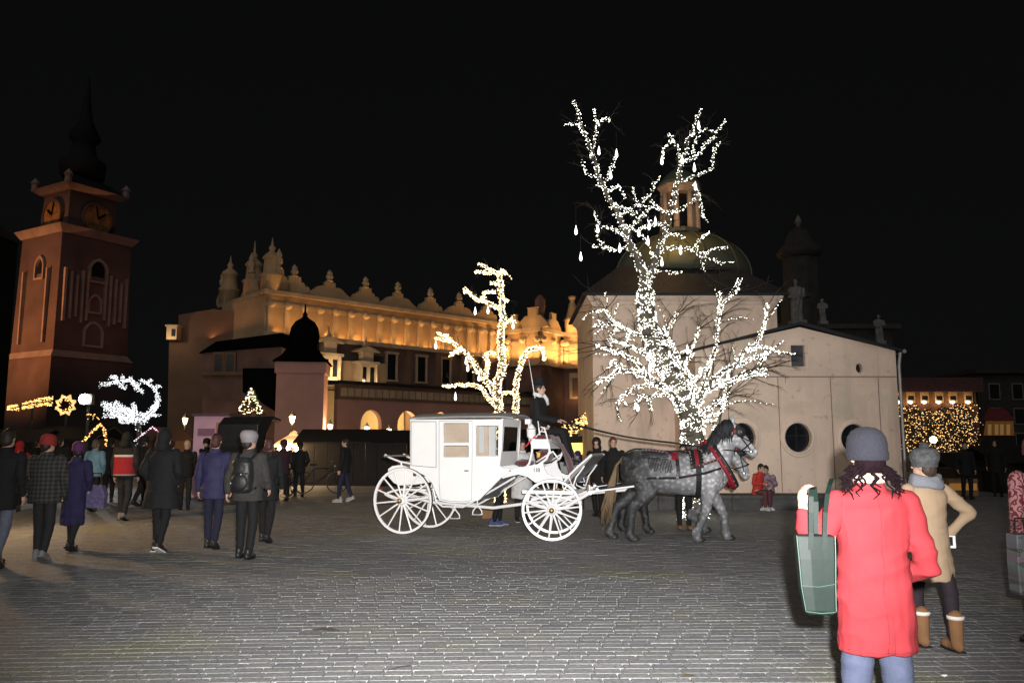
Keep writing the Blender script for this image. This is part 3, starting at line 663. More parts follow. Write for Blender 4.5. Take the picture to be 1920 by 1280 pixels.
# stone ribs on the right face, windows with pointed arches
for k, u in enumerate((.06, .14, .22, .30, .37, .63, .70, .78, .86, .94)):
    MB().box(T(wR * u, -.42, (zt_(600) + zt_(500)) / 2), (.35, .5, zt_(500) - zt_(600) - (k % 3) * .8), M=Matrix(((dR.x, -dL.x, 0, 0), (dR.y, -dL.y, 0, 0), (0, 0, 1, 0), (0, 0, 0, 1)))).build('stone_rib', M_tst, tw)
for v in (.2, .8):
    MB().box(T(-.42, wL * v, (zt_(640) + zt_(500)) / 2), (.35, .6, zt_(500) - zt_(640)), M=Matrix(((dL.x, -dR.x, 0, 0), (dL.y, -dR.y, 0, 0), (0, 0, 1, 0), (0, 0, 0, 1)))).build('stone_rib', M_tst, tw)
def gothic(face, c, z0, z1, w):
    n_ = -dL if face == 'R' else -dR; d = dR if face == 'R' else dL; o = (T(wR * c, 0, 0) if face == 'R' else T(0, wL * c, 0)) + n_ * .45
    h = z1 - z0; pr = [(-1, 0), (1, 0), (1, .6), (.8, .78), (.45, .92), (0, 1), (-.45, .92), (-.8, .78), (-1, .6)]
    ou = [o + d * a * w * 1.35 + Vector((0, 0, z0 - .3 + b * (h + .7))) for a, b in pr]; inn = [o + d * a * w + Vector((0, 0, z0 + b * h)) for a, b in pr]
    fr_ = obj('window', holed(ou, [inn], n_ * -.7), M_tst, tw)
    MB().poly([p - n_ * .35 for p in inn], n_ * -.1).build('pane', M_darkglass, fr_)
gothic('R', .52, zt_(515), zt_(476), 1.15); gothic('R', .5, zt_(640), zt_(598), 1.2); gothic('L', .45, zt_(515), zt_(478), .9); gothic('R', .5, zt_(575), zt_(545), .8)
for face, c in (('R', .55), ('L', .5)):
    n_ = -dL if face == 'R' else -dR; d = dR if face == 'R' else dL; o = (T(wR * c, 0, 0) if face == 'R' else T(0, wL * c, 0)) - n_ * 1.35
    zc = zt_(390); n = 24; q = [o + d * 2.3 * math.cos(2 * math.pi * k / n) + Vector((0, 0, zc + 2.3 * math.sin(2 * math.pi * k / n))) for k in range(n)]
    cf = MB().poly([p + n_ * .1 for p in q], n_ * -.4).build('clock_face', mat('clock_gold', (.26, .14, .05), .6, .2, var=.6, scale=1.6), tw)
    m = MB(); pts = [o + n_ * .2 + d * 2.35 * math.cos(2 * math.pi * k / n) + Vector((0, 0, zc + 2.35 * math.sin(2 * math.pi * k / n))) for k in range(n + 1)]
    m.tube(pts, .16, 6, False); m.build('clock_rim', M_tw, cf)
    hd = MB(); hd.tube([o + n_ * .25 + Vector((0, 0, zc)), o + n_ * .25 + d * 1.1 + Vector((0, 0, zc + .9))], .12, 6); hd.tube([o + n_ * .25 + Vector((0, 0, zc)), o + n_ * .25 + d * -.4 + Vector((0, 0, zc + 1.9))], .09, 6); hd.build('clock_hand', M_black, cf)
    lamp('clock_floodlight', 'POINT', Vector(tw.location) + o + n_ * .5 + Vector((0, 0, zc - 2.5)), 46 if face == 'R' else 40, (1, .45, .12), .12)
lamp('tower_floodlight', 'SPOT', Vector(tw.location) + T(-30, wL * .6, zt_(700)), 70000, (1, .36, .12), .6, spot=R(62), target=Vector(tw.location) + T(0, wL * .5, zt_(590)))
lamp('tower_floodlight', 'SPOT', Vector(tw.location) + T(wR * .3, -30, zt_(700)), 4200, (1, .32, .20), .6, spot=R(58), target=Vector(tw.location) + T(wR * .5, 0, zt_(530)))
hs_ = thing('dark_town_house', 'faint dark town house left of the clock tower', 'building', (at(-92, 700, 95).x, 95, 0))
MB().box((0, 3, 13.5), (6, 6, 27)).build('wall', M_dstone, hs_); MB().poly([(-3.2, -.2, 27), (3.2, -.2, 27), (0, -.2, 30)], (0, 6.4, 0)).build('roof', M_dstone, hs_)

# ================================================================== TREES WOUND WITH FAIRY LIGHTS
M_bark = mat('bark', (.10, .085, .07), .9, var=.3, scale=8, bump=.6, bscale=30)
M_twig = mat('twig_bark', (.030, .022, .018), .9, var=.3, scale=8)
M_cable = mat('dark_cable', (.02, .025, .02), .6)
G_cool = glow('fairy_white', (1.0, 1.0, .84), 9.5)
G_warm = glow('fairy_warm', (1.0, .74, .40), 6.0)
G_white = glow('fairy_cold', (.93, .97, 1.0), 2.6)
G_gold = glow('fairy_gold', (1.0, .50, .14), 3.2)
G_drop = glow('drop_glow', (1.0, 1.0, .95), 4.0)
OCT = [(1, 0, 0), (-1, 0, 0), (0, 1, 0), (0, -1, 0), (0, 0, 1), (0, 0, -1)]
OCF = [(0, 2, 4), (2, 1, 4), (1, 3, 4), (3, 0, 4), (2, 0, 5), (1, 2, 5), (3, 1, 5), (0, 3, 5)]
def bulbs(pts, r, name, m, parent, sq=(1.5, 1, .9)):
    V = []; Fs = []
    for i, p in enumerate(pts):
        k = r * rnd.uniform(.55, 1.5); o = len(V)
        V.extend([(p[0] + a * k * sq[0], p[1] + b * k * sq[1], p[2] + c * k * sq[2]) for a, b, c in OCT]); Fs.extend([(a + o, b + o, c + o) for a, b, c in OCF])
    me = bpy.data.meshes.new(name); me.from_pydata(V, [], Fs); me.update(); o = obj(name, me, m, parent); tag(o, kind='stuff'); return o
def smooth_path(pts, k=4):
    out = []
    for i in range(len(pts) - 1):
        p0 = pts[max(i - 1, 0)]; p1 = pts[i]; p2 = pts[i + 1]; p3 = pts[min(i + 2, len(pts) - 1)]
        for j in range(k):
            t = j / k
            out.append(.5 * ((2 * p1) + (-p0 + p2) * t + (2 * p0 - 5 * p1 + 4 * p2 - p3) * t * t + (-p0 + 3 * p1 - 3 * p2 + p3) * t ** 3))
    out.append(pts[-1]); return out
def lit_tree(name, label, slabel, limbs, Y, base_z, glowm, br, dens, twigs=0, seed=1, thin=.65, scat=.03, lit=0.0, spread=.5):
    """limbs: (list of (px, py, depth offset), start radius, end radius, light density factor)"""
    q = random.Random(seed)
    first = limbs[0][0][0]; base = Vector((at(first[0], first[1], Y + first[2]).x, Y + first[2], 0))
    t = thing(name, label, 'tree', base); ls = thing('fairy_lights', slabel, 'fairy lights', base)
    trunk = MB(); crown = MB(); bp = []; cable = MB()
    tips = []
    for li, (px, r0, r1, df) in enumerate(limbs):
        pts = [at(a, b, Y + c) - base for a, b, c in px]
        if li == 0 or px[0][1] > base_z: pts = ([Vector((pts[0].x, pts[0].y, -.05))] + pts) if li == 0 else pts
        sp = smooth_path(pts, 5)
        for i in range(1, len(sp) - 1): sp[i] = sp[i] + Vector((q.uniform(-1, 1), q.uniform(-1, 1), q.uniform(-1, 1))) * .03
        if li: r0 *= thin; r1 *= thin
        n = len(sp); rad = [r0 + (r1 - r0) * (i / (n - 1)) ** .8 for i in range(n)]
        MB().tube(sp, rad, 8 if r0 > .05 else 6).build('trunk' if li == 0 else 'limb', M_bark, t, True)
        # the string winds round the limb
        for i in range(n - 1):
            a, b = sp[i], sp[i + 1]; d = b - a; Ld = d.length
            if Ld < 1e-4: continue
            A, B = perp_frame(d); rr_ = rad[i]
            m = dens * df * Ld * (.62 if (glowm is G_cool and a.z > 5.2) else 1.35) * (1 + rr_ * 9)
            for k in range(int(m) + (1 if q.random() < m % 1 else 0)):
                f = q.random(); th = q.uniform(0, 2 * math.pi); e = (rad[i] * (1 - f) + rad[i + 1] * f) + br * .8 + abs(q.gauss(0, scat))
                bp.append(a + d * f + A * math.cos(th) * e + B * math.sin(th) * e)
        for k in range(max(2, int(n * .35))):
            i = q.randrange(n // 4, n); tips.append((sp[i], (sp[min(i + 1, n - 1)] - sp[max(i - 1, 0)]).normalized(), rad[i]))
    tw = MB()
    for k in range(twigs):
        p, d, r_ = q.choice(tips)
        dd = (d * .7 + Vector((q.uniform(-1, 1), q.uniform(-1, 1), q.uniform(-.5, .9)))).normalized()
        L_ = q.uniform(.35, 1.1) * spread * 2 * (.55 if p.z > 5.5 else 1)
        w = [p]; cur = p.copy(); dv = dd.copy()
        for j in range(5):
            dv = (dv + Vector((q.uniform(-1, 1), q.uniform(-1, 1), q.uniform(-.75, .45))) * .35).normalized(); cur = cur + dv * L_ / 5; w.append(cur.copy())
            if j in (1, 2, 3):
                e = (dv + Vector((q.uniform(-1, 1), q.uniform(-1, 1), q.uniform(-.6, .6)))).normalized() * L_ * .35
                tw.tube([cur, cur + e * .5, cur + e + Vector((0, 0, -.03))], [.006, .004, .002], 3, False)
        if k < twigs * lit and p.z < 7.2:
            for j in range(5):
                for _ in range(3): bp.append(w[j].lerp(w[j + 1], q.random()) + Vector((q.gauss(0, .008), q.gauss(0, .008), q.gauss(0, .008))))
        tw.tube(w, [.012, .01, .008, .006, .004, .003], 3, False)
    if tw.v: tag(tw.build('twigs', M_twig, t), kind='stuff')
    bulbs(bp, br, 'bulbs', glowm, ls)
    return t, ls, bp
D = lambda *a: list(a)
big = [
 (D((1300, 832, 0), (1296, 800, 0), (1291, 770, 0), (1278, 735, .1), (1252, 692, .2), (1226, 640, .2), (1213, 590, .1), (1209, 545, 0)), .26, .17, 1.7),
 (D((1209, 545, 0), (1200, 500, 0), (1176, 445, -.1), (1155, 395, -.2), (1128, 345, -.2), (1112, 295, -.1), (1098, 252, 0), (1084, 212, 0), (1073, 187, 0)), .15, .02, .8),
 (D((1112, 295, -.1), (1116, 250, -.2), (1117, 204, -.2)), .04, .012, 1), (D((1098, 252, 0), (1080, 236, .1), (1058, 234, .1)), .03, .01, 1), (D((1116, 240, -.2), (1130, 224, -.2), (1143, 226, -.2)), .02, .008, 1),
 (D((1209, 545, 0), (1225, 500, .2), (1240, 455, .3), (1254, 405, .3), (1266, 355, .3), (1278, 305, .3), (1292, 262, .2), (1304, 225, .2), (1316, 205, .2)), .13, .015, .8),
 (D((1278, 305, .3), (1308, 288, .4), (1338, 258, .4), (1360, 224, .4)), .04, .01, 1), (D((1268, 345, .3), (1305, 328, .2), (1334, 318, .1), (1342, 280, .1), (1352, 268, .1)), .04, .01, 1),
 (D((1296, 255, .2), (1310, 246, .2), (1340, 245, .2)), .02, .008, 1), (D((1300, 300, .4), (1303, 270, .5), (1312, 255, .5)), .02, .008, 1), (D((1280, 300, .3), (1262, 262, .2), (1255, 252, .2)), .03, .008, 1), (D((1262, 262, .2), (1245, 275, .2), (1240, 300, .2)), .02, .008, 1),
 (D((1160, 405, -.2), (1195, 385, -.3), (1218, 362, -.4), (1236, 330, -.4)), .04, .01, 1), (D((1195, 385, -.3), (1188, 350, -.3)), .02, .008, .9), (D((1218, 376, -.3), (1240, 392, -.3), (1248, 400, -.3)), .02, .008, .9),
 (D((1172, 440, -.1), (1200, 410, .2), (1222, 390, .3), (1240, 394, .3)), .03, .01, 1), (D((1136, 360, -.2), (1160, 350, .1), (1172, 372, .1)), .025, .01, 1), (D((1120, 330, -.2), (1100, 325, -.1), (1090, 300, -.1)), .02, .008, .8), (D((1130, 350, -.2), (1150, 310, -.1), (1157, 290, -.1)), .02, .008, .8),
 (D((1236, 470, .3), (1270, 464, .2), (1302, 470, .1), (1328, 484, 0), (1358, 494, 0)), .05, .01, .9), (D((1316, 476, .1), (1340, 466, .1), (1366, 463, .1)), .02, .008, .9), (D((1300, 470, .1), (1312, 450, .2), (1322, 438, .2)), .02, .008, .9), (D((1308, 474, .1), (1316, 495, .1), (1320, 508, .1)), .02, .008, .9),
 (D((1240, 455, .3), (1225, 478, .4), (1205, 440, .4)), .02, .01, .9), (D((1256, 400, .3), (1290, 385, .1), (1312, 362, .1), (1318, 410, .1)), .025, .008, .9), (D((1185, 465, 0), (1150, 468, .2), (1125, 462, .2), (1110, 462, .2)), .03, .008, .9), (D((1150, 468, .2), (1122, 450, .2), (1120, 420, .2)), .02, .008, .9),
 (D((1178, 452, -.1), (1150, 430, -.2), (1126, 422, -.3), (1115, 395, -.3)), .03, .008, 1), (D((1198, 495, 0), (1225, 510, -.2), (1280, 508, -.2)), .03, .01, .9), (D((1250, 420, .3), (1228, 420, .1), (1205, 400, 0)), .03, .01, 1),
 (D((1165, 420, -.1), (1188, 432, -.4), (1212, 425, -.4)), .03, .01, 1), (D((1148, 385, -.2), (1170, 392, -.5), (1196, 400, -.5)), .025, .01, 1), (D((1245, 440, .3), (1262, 440, .0), (1284, 445, -.1)), .025, .01, 1),
 # lower crown
 (D((1293, 775, 0), (1262, 745, -.2), (1232, 716, -.4), (1200, 700, -.5), (1165, 693, -.5), (1140, 708, -.5), (1117, 718, -.5)), .13, .015, 1.1),
 (D((1215, 708, -.4), (1196, 680, -.6), (1170, 664, -.7), (1145, 655, -.7), (1118, 648, -.7)), .06, .012, 1.1), (D((1240, 722, -.3), (1205, 722, -.8), (1175, 735, -.9), (1158, 757, -.9)), .05, .01, .6),
 (D((1245, 695, .2), (1205, 660, .3), (1170, 645, .4), (1145, 636, .4)), .06, .012, 1.0), (D((1222, 635, .2), (1190, 625, .4), (1170, 615, .5), (1152, 605, .5), (1135, 582, .5), (1116, 584, .5)), .035, .01, .8), (D((1160, 610, .5), (1138, 608, .5), (1110, 612, .5)), .02, .008, .8), (D((1160, 610, .5), (1145, 630, .5), (1147, 650, .5)), .02, .008, .8), (D((1180, 618, .4), (1172, 640, .3), (1170, 650, .3)), .02, .008, .8),
 (D((1298, 770, 0), (1318, 735, -.2), (1345, 706, -.4), (1378, 686, -.5), (1412, 672, -.6), (1446, 660, -.6)), .11, .012, 1.0), (D((1378, 686, -.5), (1402, 655, -.5), (1422, 640, -.5), (1432, 610, -.5), (1440, 568, -.5)), .05, .01, .9), (D((1400, 658, -.5), (1430, 650, -.8), (1462, 662, -.9)), .025, .008, .9),
 (D((1312, 745, -.1), (1325, 700, .2), (1340, 650, .4), (1346, 600, .4), (1358, 566, .4), (1388, 540, .4)), .06, .01, .7), (D((1348, 590, .4), (1350, 560, .4), (1351, 545, .4)), .02, .008, .7),
 (D((1322, 735, -.2), (1362, 715, -.5), (1400, 705, -.6), (1438, 702, -.6)), .05, .01, 1.0), (D((1340, 722, -.3), (1380, 712, .2), (1416, 700, .3), (1440, 692, .3)), .03, .01, .9), (D((1300, 780, 0), (1330, 765, -.4), (1352, 750, -.6), (1366, 735, -.6)), .05, .01, 1.0), (D((1316, 778, -.1), (1340, 778, -.3), (1362, 758, -.4)), .03, .01, .9),
 (D((1290, 765, 0), (1272, 720, .4), (1262, 690, .6), (1275, 665, .6), (1300, 650, .6), (1310, 610, .6)), .05, .01, .9), (D((1262, 690, .6), (1248, 660, .7), (1252, 622, .7), (1270, 584, .7)), .04, .01, .6), (D((1294, 760, 0), (1298, 715, -.5), (1285, 685, -.7), (1300, 660, -.7)), .06, .012, 1.1), (D((1298, 715, -.5), (1320, 690, -.8), (1338, 672, -.9)), .04, .01, 1.1), (D((1275, 735, .1), (1250, 712, .6), (1225, 690, .8), (1205, 650, .8)), .05, .01, 1),
 (D((1288, 700, -.7), (1272, 668, -.8), (1256, 640, -.8), (1244, 612, -.8)), .035, .01, .9), (D((1300, 790, .0), (1338, 792, .2), (1335, 820, .2)), .02, .01, .7), (D((1250, 735, -.3), (1222, 744, -.4), (1200, 742, -.4), (1190, 768, -.4)), .035, .01, .8), (D((1215, 744, -.4), (1222, 770, -.4)), .02, .008, .8),
 (D((1345, 706, -.4), (1362, 740, -.6), (1352, 765, -.7)), .03, .01, .8), (D((1160, 694, -.5), (1150, 676, -.5), (1140, 690, -.5)), .02, .008, .8),
]
big_tree, big_ls, big_pts = lit_tree('bare_tree', 'tall bare tree wound with cool white fairy lights in front of the church', 'cool white fairy lights wound round the tall bare tree', big, 17.4, 0, G_cool, .0064, 84, twigs=440, seed=5, lit=.18, scat=.018)
wrm = [
 (D((938, 800, 0), (935, 762, 0), (931, 725, 0), (941, 690, 0), (938, 645, 0), (942, 600, 0), (941, 560, 0), (938, 525, 0), (937, 508, 0)), .13, .035, 1.25),
 (D((937, 515, 0), (918, 505, 0), (897, 494, 0)), .04, .015, 1), (D((937, 512, 0), (912, 511, .2), (890, 511, .2)), .035, .015, 1), (D((937, 510, 0), (945, 508, 0), (947, 514, 0)), .03, .02, 1), (D((940, 533, 0), (928, 532, 0), (918, 531, 0)), .03, .015, 1),
 (D((941, 583, 0), (922, 570, 0), (905, 564, 0), (892, 562, 0), (880, 550, 0), (870, 544, 0)), .06, .015, 1.2), (D((905, 564, 0), (910, 548, 0), (930, 549, 0)), .04, .02, 1.1), (D((942, 562, 0), (953, 563, 0)), .03, .02, 1), (D((942, 608, 0), (956, 600, 0), (966, 603, 0)), .04, .02, 1), (D((941, 655, 0), (952, 655, 0)), .03, .02, 1),
 (D((932, 745, 0), (915, 718, 0), (900, 698, 0), (884, 672, 0), (866, 655, 0), (845, 640, 0), (815, 635, 0)), .10, .02, 1.2), (D((845, 640, 0), (834, 628, 0), (820, 625, 0)), .03, .015, 1.1), (D((866, 655, 0), (850, 660, 0), (846, 668, 0)), .05, .03, 1.4),
 (D((908, 710, 0), (914, 685, 0), (911, 664, 0), (930, 662, 0)), .07, .03, 1.2), (D((930, 760, 0), (912, 742, 0), (902, 726, 0), (880, 720, 0), (855, 722, 0), (829, 723, 0)), .06, .015, 1),
 (D((966, 800, .2), (966, 760, .2), (968, 720, .2), (974, 690, .2), (984, 664, .2), (1000, 653, .2), (1015, 654, .2), (1020, 668, .2), (1019, 676, .2)), .10, .025, 1.2), (D((940, 738, 0), (966, 737, .2)), .03, .03, 1),
]
warm_tree, warm_ls, warm_pts = lit_tree('bare_tree', 'slender bare tree wound with warm yellow fairy lights behind the carriage', 'warm yellow fairy lights wound round the slender tree', wrm, 22.0, 0, G_warm, .0095, 120, twigs=60, seed=9, spread=.35, scat=.02, lit=.15)
q3 = random.Random(4); fan = [(D((262, 850, 0), (261, 815, 0), (258, 792, 0)), .15, .1, .3)]
for k in range(42):
    x = q3.uniform(188, 306); f = (x - 188) / 118; yy = q3.uniform(744 + 8 * (1 - f), 766) if k % 3 else q3.uniform(766, 782)
    fan.append((D((250 + (x - 250) * .35, 790, 0), ((258 + x) / 2, 782 - q3.uniform(0, 8), q3.uniform(-1, 1)), (x, yy, q3.uniform(-1.5, 1.5))), .06, .02, .85))
for pl_ in (((292, 768), (296, 748), (290, 730), (276, 718), (262, 712)), ((276, 718), (286, 712)), ((270, 736), (258, 728), (248, 716), (244, 706)), ((262, 724), (240, 712), (228, 716)), ((236, 728), (222, 718), (206, 718), (188, 722)), ((222, 718), (218, 708), (206, 706)), ((290, 730), (300, 722)), ((228, 716), (232, 704))):
    fan.append(([(a, b, 0) for a, b in pl_], .03, .02, 2.6))
wt_tree, wt_ls, wt_pts = lit_tree('bare_tree', 'low spreading tree glowing with cold white lights near the market stalls', 'dense cold white lights on the low spreading tree', fan, 38.0, 0, G_white, .0145, 30, twigs=0, seed=2, scat=.05)

# teardrop lights hanging from the branches
def drop_light(px, py, Y, s, label, grp, cable):
    p = at(px, py, Y); t = thing('drop_light', label, 'light', p, 0, grp)
    MB().lathe([(.003, .16 * s), (.012 * s, .12 * s), (.03 * s, .04 * s), (.042 * s, -.03 * s), (.036 * s, -.08 * s), (.012 * s, -.11 * s)], (0, 0, 0), 10).build('glowing_drop', G_drop, t, True)
    MB().tube([(0, 0, .15 * s), (0, 0, .16 * s + cable)], .004, 4).build('cable', M_cable, t)
for px, py in ((1123, 284), (1156, 289), (1145, 329), (1241, 302), (1279, 300), (1302, 315), (1310, 236), (1304, 350), (1080, 433), (1089, 482), (1121, 430), (1162, 466), (1168, 436), (1198, 437), (1217, 424), (1229, 416), (1215, 452), (1241, 492), (1276, 470), (1219, 666), (1289, 656), (1218, 690), (1196, 764), (1365, 705), (1434, 668), (1202, 700), (1367, 690)):
    drop_light(px, py, 17.1 + rnd.uniform(-.2, .3), .78, 'white teardrop light hanging from the tall cool white tree', 'teardrop lights in the tall tree', rnd.uniform(.25, .5))
for px, py in ((891, 584), (915, 582), (962, 610), (817, 648), (874, 677), (877, 690), (898, 708), (854, 744), (914, 680)):
    drop_light(px, py, 21.8 + rnd.uniform(-.1, .2), .85, 'white teardrop light hanging from the warm yellow tree', 'teardrop lights in the warm tree', rnd.uniform(.25, .5))

# ---- star, comet tail, floodlight mast and small tree at the market
SY = 32.0; c = at(123, 759, SY); st = thing('star_light', 'glowing eight-pointed star ornament on a mast', 'ornament', c)
k_ = SY / FPX; pts = [Vector(((19 if i % 2 == 0 else 12.5) * k_ * math.cos(math.pi * i / 8 + .39), 0, (19 if i % 2 == 0 else 12.5) * k_ * math.sin(math.pi * i / 8 + .39))) for i in range(17)]
MB().tube(pts, .05, 6, False).build('star_rope', glow('star_glow', (1, .58, .22), 1.3), st)
bulbs([Vector((q3.uniform(8, 17) * k_ * math.cos(a), -.06, q3.uniform(8, 17) * k_ * math.sin(a))) for a in [2 * math.pi * i / 70 for i in range(70)]], .02, 'star_bulbs', G_gold, st)
MB().tube([(0, .1, -.4), (0, .1, -c.z)], .05, 6).build('mast', M_cable, st)
ct = thing('comet_tail_light', 'curved comet tail of small amber lights left of the star', 'ornament', at(60, 764, SY))
oc = -at(60, 764, SY); cp_ = []
for k in range(380):
    x = q3.uniform(14, 99); f = (x - 14) / 85; yc = 764 - 12 * math.sin(max(0, f - .25) * 2.2); 
    if .25 < f < .32: continue
    cp_.append(at(x, yc + q3.uniform(-9, 9) * (.5 + .5 * f), SY) + oc)
bulbs(cp_, .019, 'tail_bulbs', G_gold, ct); MB().tube([at(20, 766, SY) + oc, at(60, 756, SY) + oc, at(97, 752, SY) + oc], .03, 5).build('frame', M_cable, ct)
MB().tube([at(60, 757, SY) + oc + Vector((0, .05, 0)), Vector((0, .05, -at(60, 764, SY).z))], .05, 6).build('mast', M_cable, ct)
fp = at(160, 748, 30); ms = thing('floodlight_mast', 'blinding white floodlight on a thin mast', 'floodlight', (fp.x, 30, 0))
MB().tube([(0, .25, 0), (0, .25, fp.z)], .06, 8).build('mast', M_cable, ms); hd = MB().box((0, .12, fp.z), (.46, .2, .40)).build('lamp_head', M_cable, ms)
MB().ell((0, -.05, fp.z), (.22, .08, .19), 16, 8).build('lamp_glass', glow('flood_glow', (1, 1, 1), 40), hd, True)
lamp('white_floodlight', 'SPOT', fp + Vector((0, -.2, 0)), 900, (.95, 1, 1), .2, spot=R(150), target=fp + Vector((2, -14, -3)))
xp = at(470, 752, 40); xt = thing('christmas_tree', 'small conical christmas tree covered in golden lights', 'tree', (xp.x, 40, 0)); k_ = 40 / FPX
zb = at(470, 775, 40).z; hx = at(470, 728, 40).z - zb
MB().tube([(0, 0, 0), (0, 0, zb + hx * .8)], [.12, .04], 6).build('trunk', M_bark, xt)
fo = MB()
for k in range(380):
    f = q3.random(); a = q3.uniform(0, 6.28); r_ = .62 * (1 - f) * q3.uniform(.5, 1); p = Vector((r_ * math.cos(a), r_ * math.sin(a), zb + hx * f)); dv = Vector((math.cos(a), math.sin(a), -.5)) * .16
    fo.add([p, p + dv + Vector((-.03, .03, 0)), p + dv * 1.3, p + dv + Vector((.03, -.03, .03))], [(0, 1, 2, 3)])
tag(fo.build('crown', mat('fir_green', (.03, .06, .025), .8), xt), kind='stuff')
bulbs([Vector((.64 * (1 - f) * math.cos(a), .64 * (1 - f) * math.sin(a), zb + hx * f)) for f, a in [(q3.random() ** 1.3, q3.uniform(0, 6.28)) for _ in range(90)]], .03, 'bulbs', G_warm, xt)

# ---- street lamps
def street_lamp(px, py, Y, label, watts, gl, s=1.0):
    p = at(px, py, Y); t = thing('street_lamp', label, 'street lamp', (p.x, Y, 0))
    MB().lathe([(.14, 0), (.14, .3), (.07, .45), (.055, 1.2), (.05, p.z - .35), (.09, p.z - .3), (.05, p.z - .22)], (0, 0, 0), 10).build('post', M_cable, t, True)
    MB().lathe([(.09, p.z - .2), (.17, p.z + .12), (.16, p.z + .14)], (0, 0, 0), 6).build('lantern_glass', gl, t)
    MB().lathe([(.20, p.z + .142), (.15, p.z + .24), (.04, p.z + .36), (.02, p.z + .46)], (0, 0, 0), 6).build('lantern_cap', M_cable, t)
    lamp('lantern_bulb', 'POINT', Vector((p.x, Y - .3, p.z)), watts, (1, .62, .3), .16)
G_lan = glow('lantern_glow', (1, .70, .38), 11)
street_lamp(548, 785, 43, 'street lamp glowing in front of the pinkish domed pavilion', 420, G_lan)
street_lamp(619, 800, 52, 'small street lamp before the first dim arch of the arcade', 300, G_lan)
street_lamp(688, 804, 53, 'small street lamp left of the brightest arch of the arcade', 420, G_lan)
street_lamp(729, 808, 54, 'small street lamp right of the brightest arch of the arcade', 420, G_lan)
street_lamp(347, 788, 50, 'street lamp glowing at the foot of the brown annex', 420, G_lan)
street_lamp(-60, 690, 14.5, 'warm street lamp just beyond the walkers in the red hat and dark coat', 640, G_lan)

# ---- market stalls
M_wood = mat('dark_stall_wood', (.014, .011, .009), .8, var=.3, scale=6, bump=.4, bscale=20)
M_planks = mat('stall_roof_boards', (.010, .009, .008), .8, var=.3, scale=6)
def stall(x0, x1, py_top, Y, label, depth=2.2, rz=0.0, wood=None, roofm=None):
    a = at(x0, py_top, Y); b_ = at(x1, py_top, Y); w = b_.x - a.x; h = a.z
    t = thing('market_stall', label, 'market stall', ((a.x + b_.x) / 2, Y, 0), rz, 'wooden market stalls across the square')
    m = wood or M_wood; n = max(3, int(w / .45)); hb = h - .45
    for k in range(n): MB().box((-w / 2 + (k + .5) * w / n, 0, hb / 2 - .02 + rnd.uniform(0, .01)), (w / n - .015, .05 + rnd.uniform(0, .012), hb)).build('plank', m, t)
    for s in (-1, 1): MB().box((s * w / 2, depth / 2, hb / 2), (.06, depth, hb - .02)).build('side_wall', m, t)
    for s in (0, 1):
        y0, y1 = (-.3, depth / 2) if s == 0 else (depth + .3, depth / 2)
        MB().poly([(-w / 2 - .25, y0, hb - .05), (-w / 2 - .25, y1, h), (-w / 2 - .25, y1, h + .05), (-w / 2 - .25, y0, hb + .01)], (w + .5, 0, 0)).build('roof_slope', roofm or M_planks, t)
    return t
stall(566, 640, 806, 30.5, 'dark closed wooden stall right of the bright tent'); stall(642, 708, 806, 30.2, 'dark closed wooden stall behind the white carriage wheel'); stall(710, 790, 808, 30, 'dark closed wooden stall behind the white carriage body')
stall(-30, 60, 806, 30, 'dark wooden stall behind the person in the red hood'); stall(70, 175, 800, 31, 'dark wooden stall below the star ornament'); stall(820, 980, 806, 30, 'dark wooden stall seen through the carriage window'); stall(985, 1060, 812, 30.5, 'dark wooden stall behind the coachman')
hr = thing('gingerbread_stall', 'small brown gabled stall edged with little coloured lights', 'market stall', (at(288, 830, 27).x, 27, 0)); k_ = 27 / FPX; ze = at(288, 826, 27).z; zp = at(288, 800, 27).z
MB().box((0, 1, ze / 2), (50 * k_, 2, ze)).build('wall', mat('ginger_wood', (.05, .022, .014), .8), hr); MB().poly([(-32 * k_, -.1, ze), (32 * k_, -.1, ze), (0, -.1, zp)], (0, 2.2, 0)).build('gable_roof', MATS['ginger_wood'], hr)
bulbs([Vector((s * 32 * k_ * f, -.15, ze + (zp - ze) * (1 - f))) for s in (-1, 1) for f in [i / 9 for i in range(10)]], .022, 'edge_bulbs', glow('mauve_bulb', (1, .55, .75), 3), hr)
ar = thing('light_arch', 'crooked A-shaped arch of amber rope lights above the stalls', 'ornament', (at(190, 830, 26).x, 26, 0)); oa_ = -Vector(ar.location)
pl = [at(158, 826, 26) + oa_, at(178, 806, 26) + oa_, at(190, 796, 26) + oa_, at(198, 810, 26) + oa_, at(201, 835, 26) + oa_]; sp = smooth_path(pl, 6)
MB().tube(sp, .03, 5).build('rope', M_cable, ar); bulbs([p + Vector((rnd.uniform(-.04, .04), -.05, rnd.uniform(-.04, .04))) for p in sp for _ in range(3)] + [at(rnd.uniform(160, 186), rnd.uniform(776, 786), 26) + oa_ for _ in range(16)], .017, 'rope_bulbs', G_gold, ar)
MB().tube([pl[0], (pl[0].x, 0, 0)], .03, 5).build('post', M_cable, ar); MB().tube([pl[-1], (pl[-1].x, 0, 0)], .03, 5).build('post', M_cable, ar)
